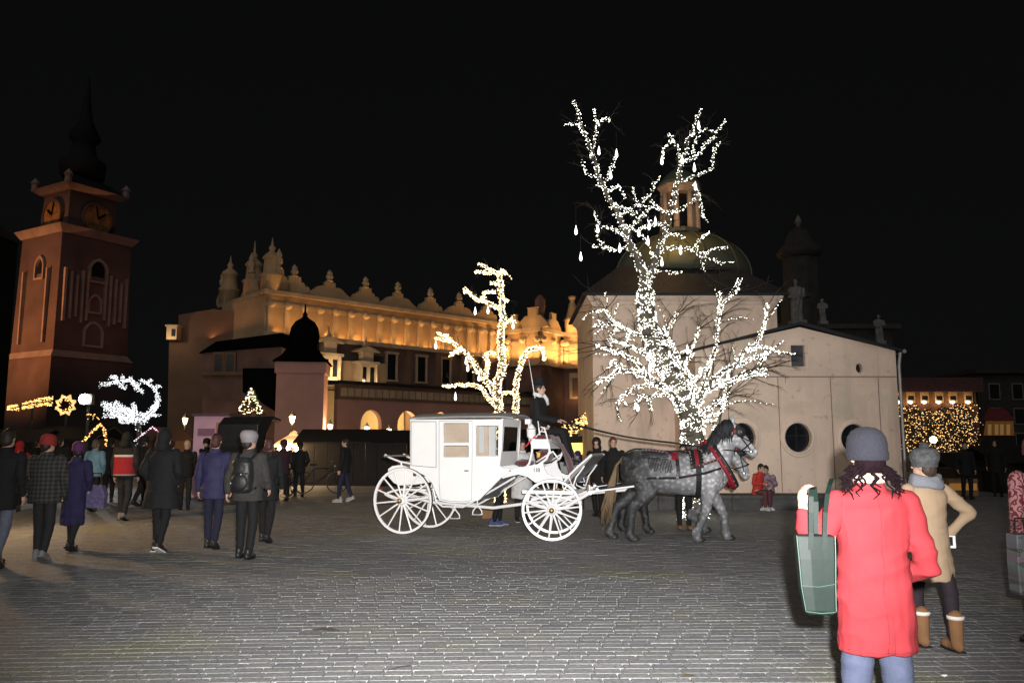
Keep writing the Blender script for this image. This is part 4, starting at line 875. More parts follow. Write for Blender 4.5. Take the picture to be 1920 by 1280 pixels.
# bright tent stall
ty = 30.0; tp = at(535, 840, ty); tn = thing('market_tent', 'brightly lit peaked canvas tent stall by the street lamp', 'market stall', (tp.x, ty, 0)); k_ = ty / FPX
zt1, zt2 = at(535, 832, ty).z, at(540, 806, ty).z; hwid = 31 * k_
cv = mat('tent_canvas', (.62, .45, .30), .8, var=.1)
MB().loft([[Vector((sx * r_, 1.2 + sy * r_, z)) for sx, sy in ((-1, -1), (1, -1), (1, 1), (-1, 1))] for r_, z in ((hwid, zt1 - .12), (hwid, zt1), (hwid * .35, zt1 + (zt2 - zt1) * .6), (.05, zt2))], cap=False).build('canopy', cv, tn)
for sx in (-1, 1):
    for yy in (1.2 - hwid + .03, 1.2 + hwid - .03): MB().tube([(sx * (hwid - .03), yy, 0), (sx * (hwid - .03), yy, zt1)], .03, 6).build('pole', M_cable, tn)
MB().box((0, 1.2 - hwid + .2, .45), (hwid * 1.9, .4, .9)).build('counter', M_wood, tn); MB().box((0, 1.2 + hwid - .1, .9), (hwid * 1.9, .05, 1.6)).build('back_sheet', cv, tn)
for sx in (-.6, -.1, .45):
    MB().ell((sx * hwid, .55, zt1 - .22), (.09, .09, .10), 10, 6).build('bulb', glow('tent_bulb', (1, .72, .38), 30), tn, True)
lamp('tent_bulb', 'POINT', (tp.x, ty + .3, zt1 - .15), 260, (1, .66, .32), .2)
lamp('tent_bulb', 'POINT', (tp.x, ty - 1.2, zt1 + .2), 90, (1, .66, .32), .2)
# canopy net of amber lights and yellow stall by the church corner
ny = 25.5; nt = thing('light_canopy', 'sloping stall canopy hung with a dense net of amber lights', 'market stall', (at(1085, 830, ny).x, ny, 0)); on = -Vector(nt.location)
c4 = [at(1048, 806, ny) + on, at(1060, 820, ny - .4) + on, at(1116, 790, ny - .4) + on, at(1116, 764, ny + .6) + on]
MB().poly(c4, (0, .05, .05)).build('canopy_sheet', M_wood, nt)
nb_ = []
for k in range(210):
    a, b_ = rnd.random(), rnd.random(); p = (c4[0] * (1 - a) + c4[3] * a) * (1 - b_) + (c4[1] * (1 - a) + c4[2] * a) * b_; nb_.append(p + Vector((0, -.08, rnd.uniform(-.05, .08))))
bulbs(nb_, .021, 'net_bulbs', glow('net_gold', (1, .58, .2), 2.5), nt)
for p in (c4[0], c4[2], c4[3]): MB().tube([p, (p.x, p.y, 0)], .04, 6).build('pole', M_cable, nt)
yb = thing('yellow_kiosk', 'glowing yellow kiosk window beside the light canopy', 'kiosk', (at(1092, 840, 27).x, 27, 0)); ob = -Vector(yb.location)
kq = [at(1066, 851, 27) + ob, at(1118, 851, 27) + ob, at(1118, 830, 27) + ob, at(1066, 830, 27) + ob]; MB().poly(kq, (0, .05, 0)).build('lit_window', glow('kiosk_glow', (1, .62, .16), 2.2), yb)
MB().box((0, .6, kq[0].z / 2 - .02), (1.1, 1, kq[0].z - .04)).build('counter', M_wood, yb); MB().box((0, .6, kq[2].z + .12), (1.2, 1.2, .2)).build('roof', M_wood, yb)
# pale pink kiosk and banner
pk_y = 24.0; pp = at(396, 815, pk_y); pkk = thing('pink_kiosk', 'pale pink boxy kiosk standing behind the person in blue', 'kiosk', (pp.x, pk_y, 0)); k_ = pk_y / FPX
zt3 = at(396, 780, pk_y).z
MB().box((0, .9, zt3 / 2), (66 * k_, 1.8, zt3)).build('body', mat('pink_panel', (.66, .38, .46), .6, var=.12, scale=2), pkk); MB().box((0, .85, zt3 + .04), (70 * k_, 2.0, .08)).build('roof', mat('plum_roof', (.12, .05, .07), .6), pkk)
MB().box((-.15, -.01, zt3 * .80), (.5, .03, .22)).build('sign_board', mat('pink_sign', (.26, .13, .18), .6), pkk); MB().box((.3, -.012, zt3 * .86), (.32, .03, .3)).build('orange_poster', mat('poster', (.45, .18, .12), .6), pkk)

# ================================================================== RIGHT-HAND SIDE: HOTEL FRONT, LIT HEDGE TREES
HY = 58.0; ho = thing('hotel_front', 'low town building with a row of downlit attic windows', 'building', (at(1760, 760, HY).x, HY, 0)); oh = -Vector(ho.location)
x0, x1 = at(1640, 760, HY).x, at(1834, 760, HY).x; zt4 = at(1760, 708, HY).z; zl4 = at(1760, 757, HY).z
MB().box(Vector(((x0 + x1) / 2, HY + 3, zl4 / 2)) + oh, (x1 - x0, 6, zl4)).build('wall', M_cl2, ho)
MB().box(Vector(((x0 + x1) / 2, HY + 3.2, (zl4 + at(0, 734, HY).z) / 2)) + oh, (x1 - x0, 6, at(0, 734, HY).z - zl4 - .01)).build('attic_storey', M_brown, ho)
MB().box(Vector(((x0 + x1) / 2, HY + 3, (zt4 + at(0, 734, HY).z) / 2)) + oh, (x1 - x0 + .6, 6.6, zt4 - at(0, 734, HY).z)).build('roof', mat('plum_tiles', (.075, .035, .04), .8, var=.3), ho)
for px in (1684, 1707, 1733, 1760, 1786, 1815):
    p = at(px, 745, HY + .15); wf = MB().box(p + oh, (.62, .14, .8)).build('window', M_hstone, ho); MB().box(p + oh + Vector((0, -.08, -.05)), (.42, .04, .3)).build('pane', M_darkglass, wf)
    MB().ell(at(px, 754, HY) + oh, (.17, .1, .09), 8, 6).build('downlight', glow('down_glow', (1, .8, .5), 9), ho); lamp('window_downlight', 'POINT', at(px, 752, HY - .35), 14, WARM, .1)
dk = thing('dark_street_house', 'unlit grey town house at the end of the street', 'building', (at(1880, 760, 62).x, 62, 0))
hw_ = at(1835, 760, 62).x - at(1880, 760, 62).x; ztd = at(1880, 700, 62).z
MB().box((3, 3, ztd / 2), (-hw_ * 2 + 6, 6, ztd)).build('wall', M_dstone, dk); MB().box((3, 2.9, ztd + .15), (-hw_ * 2 + 6.6, 6.6, .3)).build('cornice', M_dstone, dk)
for a in range(4):
    for b_ in range(3): 
        wf = MB().box((-.6 + a * 1.8, -.02, ztd - 1.4 - b_ * 1.9), (.9, .1, 1.3)).build('window', M_statue, dk); MB().box((-.6 + a * 1.8, -.08, ztd - 1.4 - b_ * 1.9), (.7, .04, 1.1)).build('pane', M_darkglass, wf)
lt = []
for i, (px, w_, ytop) in enumerate(((1700, 26, 762), (1740, 30, 772), (1778, 30, 766), (1810, 20, 760))):
    yy = 44.0 + i * .6; p = at(px, 850, yy); t = thing('lit_hedge_tree', ('clipped tree netted in golden lights beside the church corner', 'clipped tree netted in golden lights with one big lamp', 'clipped tree netted in golden lights behind the bobble hat', 'clipped tree netted in golden lights next to the dark street house')[i], 'tree', (p.x, yy, 0), 0)
    k_ = yy / FPX; z0 = at(px, 846, yy).z; z1 = at(px, ytop, yy).z
    MB().tube([(0, 0, 0), (0, 0, (z0 + z1) / 2)], [.12, .06], 6).build('trunk', M_bark, t)
    f = MB(); bb = []
    for k in range(520):
        v = Vector((rnd.gauss(0, 1), rnd.gauss(0, 1), rnd.gauss(0, 1))); v = Vector((rnd.uniform(-1, 1), rnd.uniform(-1, 1), rnd.uniform(-1, 1) * .92))
        p = Vector((v.x * w_ * k_ * 1.05, v.y * .8, (z0 + z1) / 2 + v.z * (z1 - z0) * .56)); e = Vector((rnd.uniform(-1, 1), rnd.uniform(-1, 1), rnd.uniform(-1, 1))) * .12
        f.add([p, p + e, p + e + Vector((.08, .0, .09)), p + Vector((.08, 0, .05))], [(0, 1, 2, 3)])
        if k < 330 and v.y < .3: bb.append(p + Vector((0, -.1, 0)))
    tag(f.build('crown', mat('hedge_leaf', (.028, .04, .02), .8), t), kind='stuff'); bulbs(bb, .021, 'bulbs', glow('hedge_gold', (1, .55, .19), 3.0), t, (1.5, 1, .8))
ol = at(1750, 824, 42); gb = thing('globe_lamp', 'round warm lamp on a post among the golden hedge lights', 'street lamp', (ol.x, 42, 0))
MB().tube([(0, 0, 0), (0, 0, ol.z - .12)], .05, 6).build('post', M_cable, gb); MB().ell((0, 0, ol.z), (.17, .17, .17), 12, 8).build('globe', glow('globe_glow', (1, .74, .42), 16), gb, True)
sg = thing('amber_shop_sign', 'dim amber lit shop front under a dark red canopy', 'shop front', (at(1872, 800, 50).x, 50, 0)); os_ = -Vector(sg.location)
MB().poly([at(1846, 816, 50) + os_, at(1902, 816, 50) + os_, at(1900, 789, 50) + os_, at(1850, 789, 50) + os_], (0, .1, 0)).build('lit_window', glow('dim_amber', (1, .42, .10), .07), sg)
MB().poly([at(1848, 788, 49.4) + os_, at(1904, 788, 49.4) + os_, at(1886, 768, 49.8) + os_, at(1856, 768, 49.8) + os_], (0, .2, .1)).build('canopy', mat('red_canopy', (.12, .015, .02), .8), sg)
for px in (1853, 1866, 1876, 1888): MB().poly([at(px, 815, 49.9) + os_, at(px + 6, 815, 49.9) + os_, at(px + 6, 795, 49.9) + os_, at(px, 795, 49.9) + os_], (0, .05, 0)).build('shop_pane', glow('dim_amber2', (1, .55, .2), .16), sg)
MB().box((0, .4, (at(1872, 816, 50).z) / 2), (2.2, .6, at(1872, 816, 50).z)).build('stall_riser', M_wood, sg)
stall(1790, 1870, 852, 27, 'low dark stall behind the woman in beige'); stall(1872, 1990, 838, 26, 'dark stall near the floral jacket')
ap = at(1806, 893, 24.0); sb = thing('lit_crate', 'amber lit wooden crate glowing on the ground before the dark stall', 'crate', (ap.x, 24.0, 0))
MB().box((0, .3, .28), (.9, .5, .5)).build('crate_body', mat('crate_wood', (.2, .11, .05), .8, var=.4, scale=5), sb); MB().box((0, .04, .3), (.8, .03, .2)).build('glow_slot', glow('crate_glow', (1, .45, .1), .22), sb)

# ================================================================== THE WHITE CARRIAGE
M_white = mat('carriage_white', (.82, .82, .82), .32, var=.03, scale=3, spec=.5)
M_grey = mat('carriage_grey', (.20, .20, .20), .45, var=.1)
M_roofg = mat('roof_leather', (.28, .28, .29), .6, var=.15, scale=8, bump=.2)
M_brass = mat('brass', (.55, .38, .12), .3, 1.0, var=.2)
M_beige = mat('beige_lining', (.80, .62, .48), .8, var=.1, scale=4)
M_maroon = mat('maroon_cloth', (.10, .018, .022), .85, var=.3, scale=10, bump=.3, sheen=.3)
M_blk = mat('black_leather', (.014, .014, .015), .5, var=.3, spec=.4)
CA = R(20); fw = Vector((math.cos(CA), -math.sin(CA), 0)); lf = Vector((math.sin(CA), math.cos(CA), 0))
CO = gnd(754, 1001) + lf * .55
car = thing('carriage', 'white glazed horse-drawn carriage with spoked wheels and a high coach box', 'carriage', CO, -CA)
def cu(px, py, yl):
    d = ray(px, py); o = Vector((0, 0, CAM_H)); p0 = CO + lf * yl
    t = (p0 - o).dot(lf) / d.dot(lf); q = o + d * t - CO
    return q.dot(fw), q.z
def CP(px, py, yl): u, z = cu(px, py, yl); return Vector((u, yl, z))
SYD = .47
def side_pts(lst, y):   # outline seen on the near side, carried to either side
    return [Vector((*(lambda a: (a[0], y, a[1]))(cu(px, py, -SYD)),)) for px, py in lst]
S_out = [(769, 786), (943, 786), (941, 840), (937, 873), (956, 884), (941, 894), (921, 914), (898, 937), (871, 943), (845, 942), (824, 938), (818, 925), (810, 905), (795, 890), (769, 878)]
wA1 = [(832, 792), (880, 792), (880, 830), (832, 830)]; wA2 = [(832, 834), (880, 834), (880, 857), (832, 857)]; wB = [(893, 797), (936, 797), (935, 855), (893, 855)]
rnded = lambda w: w
obj('side_panel', holed(side_pts(S_out, -SYD), [side_pts(w, -SYD) for w in (wA1, wA2, wB)], (0, .03, 0)), M_white, car)
obj('side_panel', holed(side_pts(S_out, SYD), [side_pts(w, SYD) for w in (wB,)], (0, -.03, 0)), M_white, car)
door_out = [(824, 789), (886, 789), (886, 860), (885, 937), (870, 940), (846, 939), (826, 935), (824, 900)]
for s in (-1, 1):
    y = s * (SYD + .002)
    d = obj('door', holed(side_pts(door_out, y), [side_pts(w, y) for w in (wA1, wA2)], (0, s * .012, 0)), M_white, car)
    hu, hz = cu(876, 882, -SYD); h = MB().ell((hu, s * (SYD + .03), hz), (.055, .012, .012), 10, 6); h.tube([(hu + .03, s * (SYD + .01), hz), (hu + .03, s * (SYD + .035), hz)], .01, 6)
    obj('handle', remesh(h, .005, 1), mat('chrome', (.5, .5, .5), .2, 1.0), d)
def frame_rect(w, y, r, name, m, par):
    p = side_pts(w, y); p.append(p[0]); p.append(p[1]); MB().tube(p, r, 6, False).build(name, m, par)
for s in (-1, 1):
    for w in (wB,) if s > 0 else (wA1, wA2, wB):
        frame_rect(w, s * (SYD + .014), .012, 'window_frame', M_white, car)
        MB().poly(side_pts(w, s * (SYD - .015)), (0, .004, 0)).build('window_pane', glass_mat(), car)
ur, zt_c = cu(769, 786, -SYD); ufr, zf = cu(943, 786, -SYD); ufb, zfb = cu(937, 873, -SYD); zrb = cu(769, 878, -SYD)[1]
# blind rear quarter with its beading
pdo = side_pts(door_out, -SYD - .015); pdo.append(pdo[0]); MB().tube(pdo, .004, 5, False).build('door_seam', M_grey, car)
bq = [(771, 790), (818, 790), (818, 876), (771, 872)]
pq = side_pts(bq, -SYD - .008); pq.append(pq[0]); MB().tube(pq, .007, 5, False).build('beading', M_grey, car)
MB().box((ur + .015, 0, (zt_c + zrb) / 2), (.03, 2 * SYD - .062, zt_c - zrb)).build('rear_wall', M_white, car)
# front wall with its wide window
fo_ = [Vector((ufr, -SYD + .031, zt_c)), Vector((ufr, SYD - .031, zt_c)), Vector((ufb, SYD - .031, zfb)), Vector((ufb, -SYD + .031, zfb))]
def fl(a, b): return fo_[0].lerp(fo_[1], a).lerp(fo_[3].lerp(fo_[2], a), b)
fh = [fl(.08, .17), fl(.92, .17), fl(.92, .70), fl(.08, .70)]
obj('front_wall', holed(fo_, [fh], (-.03, 0, 0)), M_white, car); MB().poly([p + Vector((-.012, 0, 0)) for p in fh], (.004, 0, 0)).build('window_pane', glass_mat(), car)
# roof
ring = []
for u, e in ((ur - .03, -.005), (ur + .05, .02), ((ur + ufr) / 2, .035), (ufr - .02, .03), (ufr + .20, .005)):
    r_ = [Vector((u, y, zt_c + .012 + e + (.075 if u < ufr + .1 else .06) * (1 - (y / (SYD + .03)) ** 2))) for y in np.linspace(-SYD - .03, SYD + .03, 11)]
    ring.append(r_ + [p + Vector((0, 0, -.028)) for p in reversed(r_)])
MB().loft(ring).build('roof', M_roofg, car, False)
# belly between the sides
low = [(769, 878), (795, 890), (810, 905), (818, 925), (824, 938), (845, 942), (871, 943), (898, 937), (921, 914), (941, 894), (956, 884)]
lp = [cu(a, b, -SYD) for a, b in low]
bl = MB(); bl.loft([[Vector((u, -SYD + .031, z + .004)), Vector((u, SYD - .031, z + .004)), Vector((u, SYD - .031, z + .03)), Vector((u, -SYD + .031, z + .03))] for u, z in lp]); bl.build('belly', M_grey, car)
# inside: lining and seats
uq0, zq0 = cu(830, 858, -SYD); uq1, zq1 = cu(884, 790, -SYD)
MB().box((((ur + .05) + uq1) / 2, SYD - .05, (zq0 + zq1) / 2), (uq1 - ur - .1, .02, zq1 - zq0 + .12)).build('lining', M_beige, car)
MB().box((ur + .06, 0, zt_c - .38), (.05, .8, .6)).build('seat_back', M_beige, car); MB().box((ur + .26, 0, zq0 - .28), (.42, .84, .1)).build('seat_cushion', M_maroon, car); MB().box((ufb - .2, 0, zfb - .25), (.3, .84, .1)).build('seat_cushion', M_maroon, car)
MB().box(((uq0 + uq1) / 2 + .12, SYD - .075, (zq0 + zq1) / 2 + .02), (.10, .02, .5)).build('curtain', M_white, car)
# box and boot
BYD = .42
boot = [(936, 874), (960, 880), (985, 874), (1018, 868), (1021, 880), (1027, 889), (1035, 893), (1054, 893), (1056, 905), (1003, 904), (990, 894), (972, 889), (955, 893), (942, 897)]
def bp_(lst, y, ref=-BYD): return [Vector((cu(a, b, ref)[0], y, cu(a, b, ref)[1])) for a, b in lst]
for s in (-1, 1): MB().poly(bp_(boot, s * BYD), (0, -s * .03, 0)).build('boot_side', M_white, car)
MB().poly(bp_([(942, 896), (956, 892), (972, 888), (990, 893), (1003, 903), (1056, 904), (1056, 901), (1004, 899), (990, 889), (972, 884), (956, 887), (940, 891)], -BYD + .032), (0, 2 * BYD - .064, 0)).build('boot_floor', M_grey, car)
MB().poly(bp_([(1024, 868), (1027, 886), (1034, 891), (1053, 891), (1053, 868)], BYD - .034), (0, -.012, 0)).build('boot_lining', M_grey, car)
sb_ = bp_([(999, 823), (1028, 823), (1029, 841), (998, 841)], -BYD); MB().poly(sb_, (0, 2 * BYD, 0)).build('seat_box', M_white, car)
MB().poly(bp_([(998, 815), (1030, 815), (1031, 823), (997, 823)], -BYD + .03), (0, 2 * BYD - .06, 0)).build('box_cushion', M_maroon, car, bevel=.02)
for s in (-1, 1):
    y = s * (BYD - .02)
    MB().tube(bp_([(1022, 824), (1028, 832), (1030, 846), (1024, 860), (1008, 872), (990, 876)], y), .022, 8).build('seat_bracket', M_white, car, True)
    MB().tube(bp_([(997, 824), (997, 845), (992, 868), (985, 876)], y), .02, 8).build('seat_bracket', M_white, car, True)
    MB().tube(bp_([(1005, 866), (1036, 846), (1048, 862)], y), .016, 6).build('arm_rail', M_white, car, True)
    MB().tube(bp_([(1013, 800), (1020, 802), (1023, 812), (1026, 824)], y), .014, 6).build('seat_rail', M_white, car, True)
    MB().tube(bp_([(998, 826), (1014, 808), (1022, 810), (1026, 826)], y), .011, 6).build('seat_rail', M_white, car, True)
mb = MB().ell(bp_([(1008, 855)], 0)[0], (.13, .3, .12)); obj('luggage_roll', remesh(mb, .02, 2, fold=lambda p: .012 * mnoise.noise(p * 14)), M_maroon, car)
mb = MB().ell(bp_([(972, 872)], -.1)[0] + Vector((0, 0, .03)), (.16, .25, .06)); obj('flower_cushion', remesh(mb, .015, 2, fold=lambda p: .02 * mnoise.noise(p * 22)), M_maroon, car)
yq = bp_([(1001, 847), (1010, 849), (1008, 857), (1004, 857), (1004, 851)], -.32); MB().poly(yq, (0, .012, 0)).build('yellow_tag', mat('yellow_print', (.75, .45, .08), .6), car)
# number on the boot side
cvd = bpy.data.curves.new('number', 'FONT'); cvd.body = '118'; cvd.size = .10; cvd.space_character = .8; cvd.extrude = .003; cvd.align_x = 'CENTER'; cvd.align_y = 'CENTER'
tmp = bpy.data.objects.new('tmp', cvd); COL.objects.link(tmp); mt = bpy.data.meshes.new_from_object(tmp.evaluated_get(bpy.context.evaluated_depsgraph_get())); bpy.data.objects.remove(tmp)
nq = bp_([(1006, 881)], -BYD - .006)[0]; no_ = obj('number_plate', mt, M_blk, car); no_.location = nq; no_.rotation_euler = (R(90), 0, 0)
# dash board
dpn = bp_([(1057, 906), (1104, 853), (1108, 850), (1111, 855), (1062, 908)], -BYD); MB().poly(dpn, (0, 2 * BYD, 0)).build('dash_board', M_grey, car)
for s in (-1, 1):
    y = s * (BYD + .005)
    MB().tube(bp_([(1056, 905), (1070, 888), (1084, 874), (1110, 852)], y), .017, 6).build('dash_rail', M_white, car)
    MB().tube(bp_([(1096, 873), (1080, 895), (1074, 914), (1069, 913)], y), .013, 6).build('dash_brace', M_white, car); MB().tube(bp_([(1065, 890), (1072, 907), (1055, 908), (1056, 914), (1072, 921)], y), .012, 6).build('dash_brace', M_white, car)
# rear boot, rail and reflector
rb = [(727, 879), (735, 873), (752, 871), (775, 879), (800, 893), (806, 904), (780, 908), (748, 910), (738, 905), (727, 893)]
MB().poly(bp_(rb, -.36, -.36), (0, .72, 0)).build('rear_boot', M_white, car, bevel=.012)
for s in (-1, 1):
    MB().tube(bp_([(722, 852), (732, 858), (750, 865), (771, 869)], s * .36, -.36), .018, 6).build('rear_rail', M_white, car); MB().tube(bp_([(752, 866), (753, 872)], s * .36, -.36), .014, 6).build('rail_post', M_white, car)
a_, b_ = bp_([(722, 852), (730, 857)], 0, -.36); MB().box(((a_ + b_) / 2), (.12, .76, .03)).build('rail_plate', M_grey, car)
MB().box(bp_([(755, 868)], 0, -.36)[0], (.26, .6, .05)).build('rear_pad', M_maroon, car)
# wheels
def make_wheel(Rw, n, u, y, rz, name='wheel'):
    o = MB(); k = 40
    prof = [(Rw - .008, -.022), (Rw - .008, .022), (Rw - .048, .018), (Rw - .048, -.018)]
    rings = [[Vector((r_ * math.cos(2 * math.pi * i / k), yy, r_ * math.sin(2 * math.pi * i / k))) for r_, yy in prof] for i in range(k)]
    w = o.loft(rings, False, True).build(name, M_white, car)
    prof = [(Rw, -.02), (Rw, .02), (Rw - .007, .02), (Rw - .007, -.02)]
    MB().loft([[Vector((r_ * math.cos(2 * math.pi * i / k), yy, r_ * math.sin(2 * math.pi * i / k))) for r_, yy in prof] for i in range(k)], False, True).build('tyre', M_blk, w)
    Mr = Matrix.Rotation(R(90), 4, 'X')
    MB().lathe([(.055, -.10), (.07, -.08), (.085, 0), (.07, .07), (.05, .09)], (0, 0, 0), 14, Mr).build('hub', M_white, w, True)
    MB().lathe([(.042, .088), (.045, .15), (.03, .17)], (0, 0, 0), 12, Mr).build('hub_cap', M_brass, w, True)
    sp = MB().tube([(.06, 0, 0), (.2, 0, 0), (Rw - .04, 0, 0)], [.022, .016, .013], 6).mesh('spoke')
    for i in range(n):
        s = obj('spoke', sp, M_white, w); s.rotation_euler = (0, -2 * math.pi * (i + .25) / n, 0)
    w.location = (u, y, Rw); w.rotation_euler = (0, 0, rz); return w
RR = .585; RF = .505
rear = make_wheel(RR, 14, 0, -.55, 0)
c = child_copy(rear, car); c.location = (0, .55, RR); c.rotation_euler = (0, R(9), math.pi)
fgc = gnd(1035, 1014) - CO; fu, fy = fgc.dot(fw), fgc.dot(lf); ST = R(15); axc = Vector((fu, fy, 0)) + Vector((-math.sin(ST), math.cos(ST), 0)) * .52
front = make_wheel(RF, 14, fu, fy, ST)
c = child_copy(front, car); p2 = Vector((fu, fy, 0)) + Vector((-math.sin(ST), math.cos(ST), 0)) * 1.04; c.location = (p2.x, p2.y, RF); c.rotation_euler = (0, R(11), ST + math.pi)
# axles, springs, perch, steps, pole
MB().tube([(0, -.6, RR), (0, .6, RR)], .025, 8).build('axle', M_white, car); dv = Vector((-math.sin(ST), math.cos(ST), 0)); MB().tube([axc + dv * -.56 + Vector((0, 0, RF)), axc + dv * .56 + Vector((0, 0, RF))], .025, 8).build('axle', M_white, car)
def spring(c0, span, rise, y, par, ang=0.0, extra=0.0):
    for s in (1, -1):
        pts = [Vector(c0) + Matrix.Rotation(ang, 4, 'Z') @ Vector((span * t, y, s * rise * (1 - t * t))) for t in np.linspace(-1, 1, 11)]
        MB().tube(pts, [.012] + [.02] * 9 + [.012], 6).build('leaf_spring', M_white, par)
for y in (-.38, .38):
    spring((0, 0, RR + .09), .46, .10, y, car); spring((axc.x, axc.y, RF + .11), .40, .10, y, car, ST)
MB().tube([(0, 0, RR), (.3, 0, RR - .06), (ufb - .3, 0, cu(870, 950, 0)[1]), (axc.x - .3, axc.y, RF + .08), (axc.x, axc.y, RF + .08)], .028, 8).build('perch', M_white, car)
MB().lathe([(.30, RF + .21), (.32, RF + .225), (.30, RF + .24)], (axc.x, axc.y, 0), 20).build('turntable', M_grey, car)
MB().tube(bp_([(812, 915), (818, 940), (830, 949), (868, 950), (876, 946), (930, 915), (966, 894)], -.36, -.36), .017, 6).build('underframe', M_white, car); MB().tube(bp_([(812, 915), (818, 940), (830, 949), (868, 950), (876, 946), (930, 915), (966, 894)], .36, -.36), .017, 6).build('underframe', M_white, car)
MB().box((.05, 0, RR + .17), (.5, .5, .04)).build('spring_block', M_white, car)
MB().box((axc.x, axc.y, RF + .27), (.9, .62, .06)).build('spring_block', M_white, car)
for (px, py) in ((853, 962), (895, 955)):
    a = bp_([(px, py - 18), (px, py - 8), (px - 8, py + 2), (px - 9, py + 9), (px + 9, py + 9), (px + 8, py + 2), (px, py - 8)], -.46, -.46); MB().tube(a, .011, 6).build('step_iron', M_white, car)
    t0 = bp_([(px, py + 10)], -.46, -.46)[0]; MB().box(t0, (.17, .10, .015)).build('step_tread', M_grey, car)
MB().ell(bp_([(714, 918)], -.38, -.38)[0], (.022, .03, .03)).build('red_reflector', mat('red_lens', (.6, .03, .06), .3), car, True)
# coach lamps
for s in (-1, 1):
    b0 = bp_([(998, 818)], s * (BYD + .05))[0] if s < 0 else bp_([(998, 818)], BYD + .05)[0]
    l_ = MB().lathe([(.02, -.06), (.05, -.03), (.075, .0), (.08, .12), (.085, .13), (.05, .17), (.03, .2), (.02, .21)], b0, 12).build('coach_lamp', M_white, car, True)
    MB().lathe([(.086, .122), (.086, .136)], b0, 12).build('lamp_band', M_grey, l_)
    MB().tube([b0 + Vector((0, 0, -.05)), b0 + Vector((-.02, -s * .05, -.12)), b0 + Vector((.05, -s * .07, -.2))], .014, 6).build('lamp_bracket', M_white, l_)
    b1 = bp_([(988, 790)], s * (BYD - .08))[0]; MB().box(b1, (.10, .1, .09)).build('spare_lamp', M_white, car, bevel=.01); MB().tube([b1, Vector((b1.x + .02, b1.y, b1.z - .35))], .012, 6).build('lamp_bracket', M_white, car)
# pole and splinter bar towards the horses
pe = gnd(1290, 1012); 
# ---- whip, ribbon
w0, w1, w2 = CP(1013, 822, -.30), CP(1003, 745, -.28), CP(991, 672, -.26)
Mc = car.matrix_world if False else Matrix.Translation(CO) @ Matrix.Rotation(-CA, 4, 'Z')
wh = thing('whip', 'long thin white driving whip upright beside the coachman', 'whip', Mc @ w0); iv = lambda p: (Mc @ p) - (Mc @ w0)
MB().tube([iv(w0), iv(w0.lerp(w1, .25))], [.016, .012], 6).build('handle', M_white, wh); MB().tube([iv(w0.lerp(w1, .25)), iv(w1), iv(w2)], [.009, .007, .004], 5).build('stock', M_white, wh)
MB().tube([iv(w2), iv(w2) + Vector((-.03, 0, -.06)), iv(w2) + Vector((-.05, 0, -.02))], [.012, .02, .008], 5).build('tassel', mat('red_tassel', (.5, .03, .03), .7), wh)
rbn = thing('red_ribbon', 'red ribbon tied to the white coach lamp', 'ribbon', Mc @ CP(1000, 826, -.49)); r0 = [CP(986, 837, -.49), CP(993, 828, -.49), CP(999, 819, -.49), CP(1004, 821, -.49)]
MB().tube([(Mc @ p) - Vector(rbn.location) for p in r0], [.012, .014, .016, .01], 5).build('band', mat('ribbon_red', (.55, .03, .05), .6), rbn); MB().ell((Mc @ CP(1001, 819, -.5)) - Vector(rbn.location), (.03, .015, .025)).build('knot', MATS['ribbon_red'], rbn)

